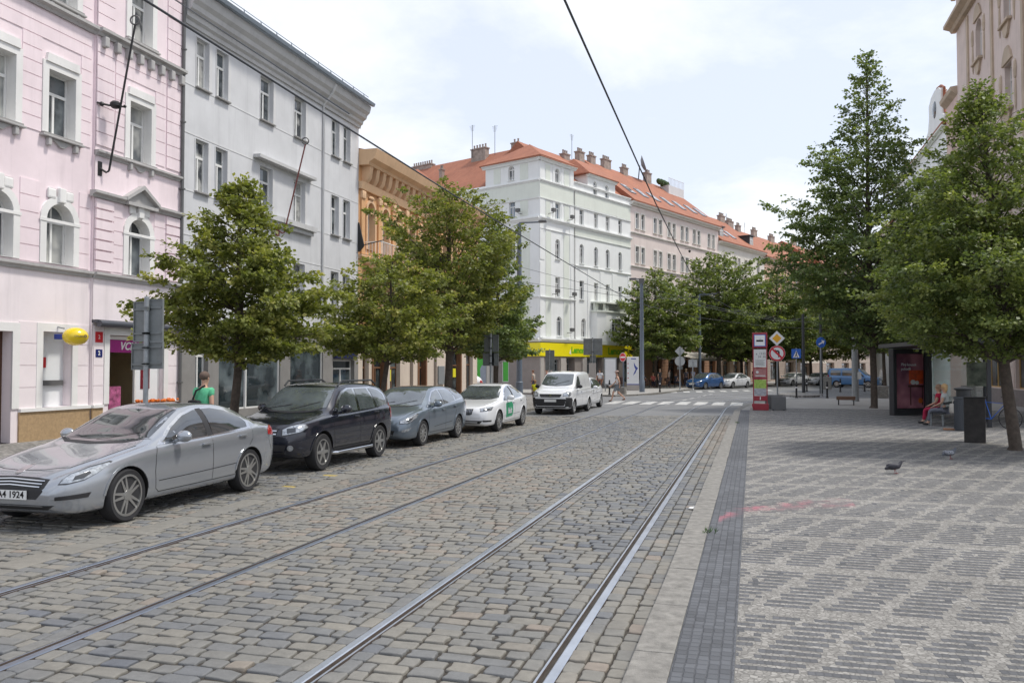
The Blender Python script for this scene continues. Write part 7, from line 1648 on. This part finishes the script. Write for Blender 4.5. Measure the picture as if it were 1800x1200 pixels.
# bank poster on the side facade with a smiling man, a flat print
r_ = thing('billboard', 'green printed hoarding with a man in a grey shirt on the bank side wall', 'billboard'); 
MB(fL.T).box(LL - 8.9, LL - 5.6, -.12, -.02, .5, 3.0).build('board', m_green, r_); m_skinp = M('print_skin', (.40, .22, .15), rough=.6)
T = fL.T; mb = MB(T); c = LL - 6.3; mb.prism([(c + .2 * math.cos(t), 2.62 + .28 * math.sin(t)) for t in [2 * math.pi * k / 16 for k in range(16)]], -.135, -.12); mb.box(c - .08, c + .08, -.133, -.12, 2.2, 2.45); mb.build('printed_face', m_skinp, r_)
mb = MB(T); mb.prism([(c - .5, .5), (c + .5, .5), (c + .55, 1.9), (c + .3, 2.25), (c, 2.15), (c - .3, 2.25), (c - .55, 1.9)], -.13, -.12); mb.build('printed_shirt', m_ltblue if False else M('print_grey_blue', (.32, .35, .40), rough=.7), r_); mb = MB(T)
mb.prism([(c + .21 * math.cos(t), 2.72 + .22 * math.sin(t)) for t in [math.pi * k / 10 for k in range(11)]], -.14, -.12); mb.build('printed_hair', m_black, r_); mb = MB(T)
for zz in (2.5, 2.2, 1.5): mb.box(c - 2.3, c - .9, -.125, -.12, zz, zz + .16)
mb.build('lettering', M('print_pale_green', (.35, .6, .3), rough=.6), r_)

# tram shelter: lit-free advert case, posts, glass back, roof, bench
r_ = thing('tram_shelter', 'dark metal tram shelter with a glass back and a wide poster case', 'shelter', (0, 0, 0))
m_shel = M('shelter_dark_metal', (.035, .037, .042), rough=.45, var=.08); m_clear = M('shelter_glass', (.75, .85, .82), rough=.02, trans=.92, var=0)
SF = Frm((5.33, 36.43), (.79, .613)); 
SF = Frm((5.33, 36.43), (.82, .572))
mb = MB(SF.T); mb.bbox(0, .16, -.12, .14, .1, 2.75, .02); mb.bbox(1.62, 2.0, -.1, .14, .1, 2.75, .02); mb.bbox(.16, 1.62, -.1, .12, .1, .34, .02); mb.bbox(.16, 1.62, -.1, .12, 2.58, 2.75, .02); mb.box(.16, 1.62, .0, .12, .34, 2.58); CS = mb.build('poster_case', m_shel, r_)
m_post = bpy.data.materials.new('poster_print'); m_post.use_nodes = True; nt = m_post.node_tree; b_ = nt.nodes['Principled BSDF']; g_ = _n(nt, 'ShaderNodeNewGeometry'); s_x = _n(nt, 'ShaderNodeTexNoise', Scale=1.3, Detail=2.); nt.links.new(g_.outputs['Position'], s_x.inputs['Vector']); cr = _n(nt, 'ShaderNodeValToRGB'); cr.color_ramp.elements[0].color = (.22, .07, .12, 1); cr.color_ramp.elements[1].color = (.55, .22, .27, 1); cr.color_ramp.elements[0].position = .35; cr.color_ramp.elements[1].position = .65; nt.links.new(s_x.outputs['Fac'], cr.inputs['Fac']); nt.links.new(cr.outputs['Color'], b_.inputs['Base Color']); b_.inputs['Roughness'].default_value = .25; b_.inputs['Coat Weight'].default_value = .4
PO = MB(SF.T).box(.2, 1.6, -.03, .0, .38, 2.55).build('poster', m_post, CS)
MB(SF.T).bbox(.85, 1.58, -.04, -.031, 1.35, 1.9, .003).build('printed_oven', M('print_orange', (.75, .10, .02), rough=.4, var=.5, scale=5), PO)
mb = MB(SF.T); mb.ball((1.05, -.04, 1.42), (.13, .01, .1), 12); mb.ball((1.25, -.04, 1.40), (.1, .01, .08), 12); mb.build('printed_loaf', m_paper, PO)
mb = MB(SF.T); mb.box(.8, 1.58, -.045, -.035, 1.22, 1.30); mb.box(.9, .95, -.04, -.032, .5, 1.22); mb.box(1.5, 1.54, -.04, -.032, .5, 1.22); mb.build('printed_table', M('print_brown', (.08, .02, .015), rough=.4), PO)
mb = MB(SF.T); mb.ball((1.42, -.04, .68), (.12, .01, .11), 12); mb.build('printed_pumpkin', M('print_pumpkin', (.6, .14, .02), rough=.4), PO)
text('Plný kousek', .16, m_panel, SF.T @ Matrix.Translation((.85, -.035, 2.12)) @ Matrix.Rotation(math.pi / 2, 4, 'X'), PO); text('pohodlí', .16, m_panel, SF.T @ Matrix.Translation((.7, -.035, 1.95)) @ Matrix.Rotation(math.pi / 2, 4, 'X'), PO)
# roof and posts along the stop, running towards the camera
m_glassposts = m_shel
for (x, y) in ((6.75, 37.2), (8.0, 33.6), (7.25, 30.0)): MB().bbox(x - .06, x + .06, y - .06, y + .06, .1, 2.75, .01).build('post', m_shel, r_)
mb = MB(); mb.prism([(4.75, 35.6), (7.2, 38.1), (8.6, 33.5), (7.9, 28.9), (5.7, 29.3)], 2.76, 2.9, 'z'); mb.build('roof', m_shel, r_)
for (x0, y0, x1, y1) in ((6.9, 37.1, 8.0, 33.65), (8.0, 33.55, 7.3, 30.05)):
    d = Vector((x1 - x0, y1 - y0, 0)); T = Matrix.Translation((x0, y0, 0)) @ Matrix.Rotation(math.atan2(d.y, d.x), 4, 'Z'); l = d.length
    MB(T).box(.08, l - .08, -.008, .008, .35, 2.55).build('glass_pane', m_clear, r_); MB(T).box(.06, l - .06, -.03, .03, .28, .35).box(.06, l - .06, -.03, .03, 2.55, 2.62).build('rail', m_shel, r_)
MB().box(7.28, 8.05, 33.0, 33.04, 1.35, 2.2).build('notice', M('landscape_print', (.27, .29, .22), rough=.4, var=.8, scale=3), r_)
# bench with two women
r_ = thing('bench', 'dark bench in the tram shelter on which the two women sit', 'bench', (6.1, 31.0, .1), R_(66)); mb = MB()
a_ = R_(0)
for k in range(4): mb.bbox(-.95, 1.0, -.2 + k * .1, -.12 + k * .1, .40, .44, .008)
mb.build('seat', m_dark, r_); 
for x in (-.8, .85): MB().tube([(x, -.18, 0), (x, -.16, .4), (x, .16, .4), (x, .18, 0)], .022, 8).build('leg', m_galv, r_)
MB().bbox(-.95, 1.0, -.26, -.22, .55, .62, .008).bbox(-.95, 1.0, -.27, -.23, .7, .78, .008).build('backrest', m_dark, r_)
o = tag(MB().bbox(-.16, .16, -.1, .1, 0, .3, .05).tube([(-.08, 0, .28), (-.05, 0, .42), (.05, 0, .42), (.08, 0, .28)], .012, 6).build('handbag', cloth((.5, .47, .42)), None, True), 'cream handbag on the shelter bench beside the blonde woman', 'bag'); o.location = (6.25, 29.95, .545)
# litter bins
r_ = thing('litter_bin', 'round grey ribbed litter bin behind the taller dark box', 'bin', (6.12, 28.2, .1)); mb = MB().lathe([(.23, 0), (.25, .03), (.25, .95), (.27, .97), (.27, 1.03), (.24, 1.03), (.22, .9), (.22, .3)], 28)
for k in range(28): a = 2 * math.pi * k / 28; mb.box(-.008, .008, -.262, -.245, .05, .92, Matrix.Rotation(a, 4, 'Z'))
mb.build('bin', M('bin_blue_grey', (.075, .085, .10), rough=.55, var=.1), r_)
MB().lathe([(.2, 1.0), (.2, 1.22), (.26, 1.24), (.26, 1.28), (.02, 1.33)], 20).build('lid', m_dark, r_, True)
r_ = thing('litter_bin', 'tall square black bin with a worn side, in front of the round grey one', 'bin', (5.44, 23.9, .1), R_(-14)); MB().bbox(-.24, .24, -.2, .2, 0, 1.13, .015).build('box', M('bin_scuffed_black', (.03, .026, .024), rough=.6, var=.6, scale=6, bump=.3), r_); MB().bbox(-.25, .25, -.21, .21, 1.132, 1.16, .008).build('lid', m_black, r_); MB().box(-.245, -.235, -.12, .12, .75, .95).build('slot', m_arch, r_)
o = tag(MB().bbox(-.15, .15, -.1, .1, 0, .05, .015).build('paper_bag', M('kraft_paper', (.35, .18, .10), rough=.9)), 'crumpled brown paper by the foot of the round bin', 'litter'); o.location = (5.75, 28.4, .1)
# stroller-like bicycle parts leaning by the shelter end
r_ = thing('bicycle', 'bicycle leaning behind the round litter bin', 'bicycle', (7.2, 29.4, .1), R_(-35))
for x in (-.5, .5):
    mb = MB(Matrix.Translation((x, 0, .34)) @ Matrix.Rotation(math.pi / 2, 4, 'X')); mb.lathe([(.33, -.015), (.345, 0), (.33, .015), (.315, 0), (.33, -.015)], 28, cap=False)
    w = mb.build('wheel', m_tyre, r_, True); mb = MB(Matrix.Translation((x, 0, .34)))
    for k in range(14): a = 2 * math.pi * k / 14; mb.tube([(0, 0, 0), (.32 * math.cos(a), 0, .32 * math.sin(a))], .002, 4)
    mb.build('spokes', m_chrome, w)
MB().tube([(-.5, 0, .34), (-.05, 0, .3), (.38, 0, .8), (-.2, 0, .82), (-.05, 0, .3)], .016, 8).tube([(-.5, 0, .34), (-.2, 0, .82), (-.23, 0, .95)], .013, 8).tube([(.5, 0, .34), (.38, 0, .8), (.35, 0, .98)], .015, 8).build('frame', m_signblue, r_, True)
MB().tube([(.35, -.25, 1.0), (.35, 0, .98), (.35, .25, 1.0)], .012, 6).build('handlebar', m_black, r_, True); MB().ball((-.24, 0, .97), (.13, .06, .03), 10).build('saddle', m_black, r_, True)

# yellow oval lamp sign on the pink wall
r_ = thing('oval_sign', 'yellow rugby-ball shaped sign with a blue bracket on the pink house', 'sign', (0, 0, 0)); p = fr.p(18.42, -.62, 2.83)
mb = MB(Matrix.Translation(p)); mb.ball((0, 0, 0), (.32, .32, .245), 24); bl_ = mb.build('ball', M('sign_yellow', (.82, .60, .01), rough=.25, var=.04, coat=.6), r_, True)
text('CHLAZENA', .065, m_dg, face_T(p.x + .30, p.y - .13, p.z, R_(-25)), bl_); text('O', .13, m_dg, face_T(p.x + .325, p.y, p.z, 0), bl_)
MB(fr.T).bbox(18.33, 18.5, -.34, -.0, 2.76, 2.9, .01).build('bracket', m_inkblue, r_); MB(fr.T).tube([(18.42, -.0, 3.1), (18.42, -.25, 3.05)], .02, 6).build('strut', m_galv, r_)
# crates of oranges before the shop
for i, u in enumerate((21.35, 21.95, 22.5)):
    r_ = thing('fruit_crate', ['orange crate at the shop window, left one of three', 'middle orange crate before the corner shop', 'right orange crate by the shop corner pilaster'][i], 'crate', tuple(fr.p(u, -.4, .1)), R_(90), 'fruit crates at the corner shop')
    MB().ring([(-.27, .55), (.27, .55), (.27, .85), (-.27, .85)], [(-.25, .57), (.25, .57), (.25, .83), (-.25, .83)], -.2, .2).box(-.27, .27, -.2, .2, 0, .55).build('crate', m_brwood, r_)
    mb = MB()
    for k in range(22): mb.ball((rnd.uniform(-.22, .22), rnd.uniform(-.17, .17), .87 + rnd.uniform(0, .05)), .042, 8)
    mb.build('oranges', M('orange_fruit', (.70, .16, .01), rough=.5, var=.2), r_, True)
# ------------------------------------------------------------------ overhead lines and their fixings
m_wire = M('wire_dark', (.05, .055, .065), rough=.6)
def wire(name, pts, r, label, grp='overhead tram wires', cat='overhead wire', sag=0.):
    P2 = []
    for a, b in zip(pts, pts[1:]):
        n = 10
        for k in range(n + (b is pts[-1])):
            t = k / n; q = Vector(a).lerp(Vector(b), t); q.z -= sag * 4 * t * (1 - t); P2.append(tuple(q))
    return tag(MB().tube(P2, r, 6).build(name, m_wire, None, True), label, cat, grp)
wire('contact_wire', [(-5.6, -8, 5.62), (-5.6, 6.7, 5.54), (-5.6, 15.5, 5.38), (-5.6, 26, 5.3), (-5.6, 41, 5.2), (-3.6, 56, 5.3), (1, 70, 5.3), (8, 80, 5.3)], .013, 'contact wire over the track nearer the parked cars')
wire('contact_wire', [(-1.45, -8, 5.62), (-1.69, 7.75, 5.5), (-1.95, 18, 5.5), (-2.03, 24.3, 5.45), (-2.2, 38, 5.4), (-1.0, 50, 5.35), (2.5, 62, 5.3), (8, 71, 5.3)], .013, 'contact wire over the track nearer the plaza')
wire('feeder_cable', [(-17.95, 18.0, 14.0), (-5.7, 11.2, 5.75)], .012, 'steel wire from the pink house down to the left contact wire')
wire('span_wire', [(-17.9, 36.0, 7.4), (-5.6, 40.8, 5.4), (-2.2, 41.8, 5.5), (12.5, 46, 9.)], .010, 'span wire crossing the street from the orange house bracket', sag=.1)
wire('span_wire', [(-8.3, 66.2, 8.5), (-1., 58, 5.7), (5.6, 51.2, 8.2)], .014, 'span wire between the lamp mast and the thick grey mast', sag=.1)
wire('span_wire', [(-8.3, 66.2, 7.9), (2.0, 72, 5.8), (14., 78, 7.5)], .018, 'span wire over the crossing before the far trees', sag=.1)
wire('span_wire', [(-15.5, 56.2, 9.), (-5.4, 44.5, 5.6)], .012, 'thin wire from the dark mast to the left contact wire')
wire('span_wire', [(-4.9, 84., 8.2), (3., 74, 5.8), (8, 66, 7.)], .018, 'span wire from the slim teal pole')
# wall brackets of the span wires: ring on a rod
def wall_bracket(label, fr_, u, z0, z1, out, mat):
    r_ = thing('wire_bracket', label, 'bracket')
    a = fr_.p(u, 0, z0); b = fr_.p(u + .35, -out, z1)
    mb = MB(fr_.T); mb.bbox(u - .14, u + .02, -.1, 0, z0 - .22, z0 + .2, .02); mb.tube([(u - .04, -.08, z0), (u + .06, -.2, z0 - .1), (u + .1, -.26, z0 - .05)], .03, 8); mb.build('wall_plate', mat, r_)
    MB(fr_.T).tube([(u + .1, -.26, z0 - .05), (u + .2, -out, z1)], .03, 8).build('rod', mat, r_, True)
    q = fr_.p(u + .2, -out, z1 + .14); mb = MB(Matrix.Translation(q) @ Matrix.Rotation(R_(90), 4, 'X') @ Matrix.Rotation(R_(20), 4, 'Y')); mb.lathe([(.13, -.02), (.155, 0), (.13, .02), (.105, 0), (.13, -.02)], 20, cap=False); mb.build('ring_insulator', m_dg, r_, True)
wall_bracket('black rod bracket with a ring insulator on the pink house', fr, 19.85, 7.7, 11.85, 1.0, m_black)
wall_bracket('red-brown rod bracket with a ring on the grey house', fr, 29.3, 7.4, 10.8, 1.1, M('rust_red_paint', (.18, .05, .045), rough=.6))
o = tag(MB(fr.T).tube([(19.62, -.1, 9.55), (19.8, -.35, 9.5), (20.2, -.6, 9.55)], .03, 6).ball((19.7, -.2, 9.52), .07, 8).ball((19.95, -.45, 9.55), (.16, .16, .12), 10).ball((20.15, -.6, 9.55), .05, 8).build('wire_insulator', m_black, None, True), 'black insulator fitting tied to the bay corner of the pink house', 'insulator')
o = thing('wire_bracket', 'short dark steel arm at the joint between the grey and orange houses', 'bracket'); MB(fr.T).prism([(-.02, 7.5), (-.1, 7.5), (-.32, 7.75), (-.32, 7.85), (-.06, 8.9), (-.02, 8.9)], 36.34, 36.4, 'x').build('arm', m_black, o); MB(fr.T).tube([(36.35, -.3, 7.8), (36.9, -1.1, 8.1)], .025, 6).build('hook', m_black, o)
# small wall lamps on the pale pink and green houses
for u, z, l in ((19.4, 11.9, 'small dark lantern hung at the left of the pale pink house'), (28.2, 15.4, 'small dark lantern high at the middle of the pale pink house')):
    r_ = thing('street_lantern', l, 'lamp'); MB(fR.T).tube([(u, 0, z + .2), (u, -.6, z + .2), (u, -.6, z)], .02, 6).build('arm', m_black, r_); MB(fR.T @ Matrix.Translation((u, -.6, z - .25))).lathe([(.1, 0), (.16, .2), (.03, .28)], 10).build('lantern', m_black, r_)
# chairs and tables of the cafe
cc = thing('cafe_chair', 'dark wooden cafe chair near the advertising column', 'chair', (-9.4, 78.2, .1), R_(30), 'chairs under the cafe awnings')
MB().bbox(-.2, .2, -.2, .2, .43, .46, .01).build('seat', m_brownwood, cc); MB().bbox(-.2, .2, .18, .2, .6, .9, .008).build('backrest', m_brownwood, cc)
for x in (-.18, .18):
    for y in (-.18, .18): MB().tube([(x, y, 0), (x, y, .9 if y > 0 else .43)], .015, 6).build('leg', m_dark, cc)
for x, y, a, l in ((-10.2, 80.0, 100, 'chair deep under the first cafe awning'), (-8.0, 82.0, 200, 'chair by the foot of the round far tree'), (-6.6, 84.2, 300, 'chair just left of the blue hatchback'), (-7.5, 79.6, 20, 'chair near the diamond sign back')): dup(cc, (x, y, .1), R_(a), l)
ct = thing('cafe_table', 'round cafe table under the first awning', 'table', (-9.3, 79.6, .1), 0, 'tables under the cafe awnings'); MB().lathe([(.35, .72), (.36, .73), (.36, .75), (.02, .75)], 20).build('table_top', m_brownwood, ct); MB().tube([(0, 0, 0), (0, 0, .72)], .03, 8).lathe([(.22, 0), (.22, .02), (.03, .05)], 14).build('pedestal', m_dark, ct)
for x, y, l in ((-7.2, 82.6, 'cafe table behind the sign poles'), (-5.9, 84.9, 'cafe table nearest the blue hatchback')): dup(ct, (x, y, .1), 0., l)
# weeds at the kerb joint
mb = MB()
for k in range(26):
    x, y = -.5 + rnd.uniform(-.06, .1), 10.05 + rnd.uniform(-.12, .12); a = rnd.uniform(0, 6.28); l = rnd.uniform(.03, .07); mb.add([(x - .006, y, .1), (x + .006, y, .1), (x + l * .7 * math.cos(a), y + l * .7 * math.sin(a), .1 + l)], [(0, 1, 2)])
for k in range(16):
    x, y = -.52 + rnd.uniform(-.03, .06), 30. + rnd.uniform(-.2, .2); a = rnd.uniform(0, 6.28); l = .06; mb.add([(x - .008, y, .1), (x + .008, y, .1), (x + l * math.cos(a), y + l * math.sin(a), .1 + l)], [(0, 1, 2)])
tag(mb.build('weeds', M('weed_green', (.06, .12, .03), rough=.8)), 'small green weeds growing in the kerb joint', 'weeds', kind='stuff')

# ------------------------------------------------------------------ put every root at the base of its thing
def descend(o):
    out = []
    for c in KID.get(o, []): out.append(c); out += descend(c)
    return out
KID = {}
for o in bpy.data.objects:
    if o.parent: KID.setdefault(o.parent, []).append(o)
bpy.context.view_layer.update()
for o in list(bpy.data.objects):
    if o.type == 'EMPTY' and o.parent is None and o.location.length < 1e-6 and o in KID:
        lo = Vector((1e9,) * 3); hi = -lo
        for c in descend(o):
            if c.type == 'MESH' and len(c.data.vertices):
                co = np.empty(len(c.data.vertices) * 3, np.float32); c.data.vertices.foreach_get('co', co); co = co.reshape(-1, 3); a = co.min(0); b = co.max(0)
                lo = Vector(map(min, lo, a)); hi = Vector(map(max, hi, b))
        p = Vector(((lo.x + hi.x) / 2, (lo.y + hi.y) / 2, lo.z)); o.location = p
        for c in KID[o]: c.location = Vector(c.location) - p

# ------------------------------------------------------------------ sky, sun, camera
w = bpy.data.worlds.new('World'); SC.world = w; w.use_nodes = True; nt = w.node_tree; L = nt.links; bg = nt.nodes['Background']
SUN_EL, SUN_AZ = 62., 70.      # azimuth clockwise from +Y (the street direction)
sk = _n(nt, 'ShaderNodeTexSky'); sk.sky_type = 'NISHITA'; sk.sun_disc = False; sk.sun_elevation = R_(SUN_EL); sk.sun_rotation = R_(SUN_AZ); sk.dust_density = 2.5; sk.air_density = 1.0
tc = _n(nt, 'ShaderNodeTexCoord'); sx = _n(nt, 'ShaderNodeSeparateXYZ'); L.new(tc.outputs['Generated'], sx.inputs[0])
def mth(op, a, c=None, d=None):
    n = _n(nt, 'ShaderNodeMath', operation=op)
    for i, q in enumerate((a, c, d)):
        if q is None: continue
        if isinstance(q, (int, float)): n.inputs[i].default_value = q
        else: L.new(q, n.inputs[i])
    return n.outputs[0]
zz = mth('ADD', mth('MAXIMUM', sx.outputs[2], 0.), .22)
cv = _n(nt, 'ShaderNodeCombineXYZ'); L.new(mth('DIVIDE', sx.outputs[0], zz), cv.inputs[0]); L.new(mth('DIVIDE', sx.outputs[1], zz), cv.inputs[1])
n1 = _n(nt, 'ShaderNodeTexNoise', Scale=1.15, Detail=8., Roughness=.58, Distortion=.25); mp = _n(nt, 'ShaderNodeMapping'); mp.inputs['Location'].default_value = (2., -6., 0); L.new(cv.outputs[0], mp.inputs['Vector']); L.new(mp.outputs[0], n1.inputs['Vector'])
cm = _n(nt, 'ShaderNodeMapRange'); cm.inputs['From Min'].default_value = .46; cm.inputs['From Max'].default_value = .66; L.new(n1.outputs['Fac'], cm.inputs['Value'])
fac = mth('MULTIPLY_ADD', cm.outputs['Result'], .78, .08)
veil = _n(nt, 'ShaderNodeMix', data_type='RGBA'); veil.inputs[0].default_value = .66; L.new(sk.outputs[0], veil.inputs[6]); veil.inputs[7].default_value = (6.5, 6.95, 8.1, 1)
mx = _n(nt, 'ShaderNodeMix', data_type='RGBA'); L.new(fac, mx.inputs[0]); L.new(veil.outputs[2], mx.inputs[6]); CLOUD = 8.; mx.inputs[7].default_value = (CLOUD * .99, CLOUD, CLOUD * 1.015, 1)
L.new(mx.outputs[2], bg.inputs['Color']); bg.inputs['Strength'].default_value = .12
sl = bpy.data.lights.new('sun', 'SUN'); sl.energy = 2.4; sl.angle = R_(7.); sl.color = (1., .955, .88); so = bpy.data.objects.new('sun', sl); COL.objects.link(so)
az = R_(SUN_AZ); dvec = Vector((math.sin(az) * math.cos(R_(SUN_EL)), math.cos(az) * math.cos(R_(SUN_EL)), math.sin(R_(SUN_EL))))
so.rotation_euler = dvec.to_track_quat('Z', 'Y').to_euler(); so.location = (30, 30, 60)
cam = bpy.data.cameras.new('camera'); cam.lens = 29.6; cam.sensor_width = 36.; cam.clip_end = 3000.; cam.clip_start = .05
co = bpy.data.objects.new('camera', cam); COL.objects.link(co); co.location = (0, 0, 2.0); co.rotation_euler = (math.pi / 2 + math.atan(46 / 1480.), 0, math.atan(422 / 1480.)); SC.camera = co
SC.view_settings.view_transform = 'Standard'; SC.view_settings.look = 'None'; SC.view_settings.exposure = .36; SC.view_settings.gamma = 1.
SC.cycles.max_bounces = 6; SC.cycles.transparent_max_bounces = 8; SC.cycles.use_denoising = True
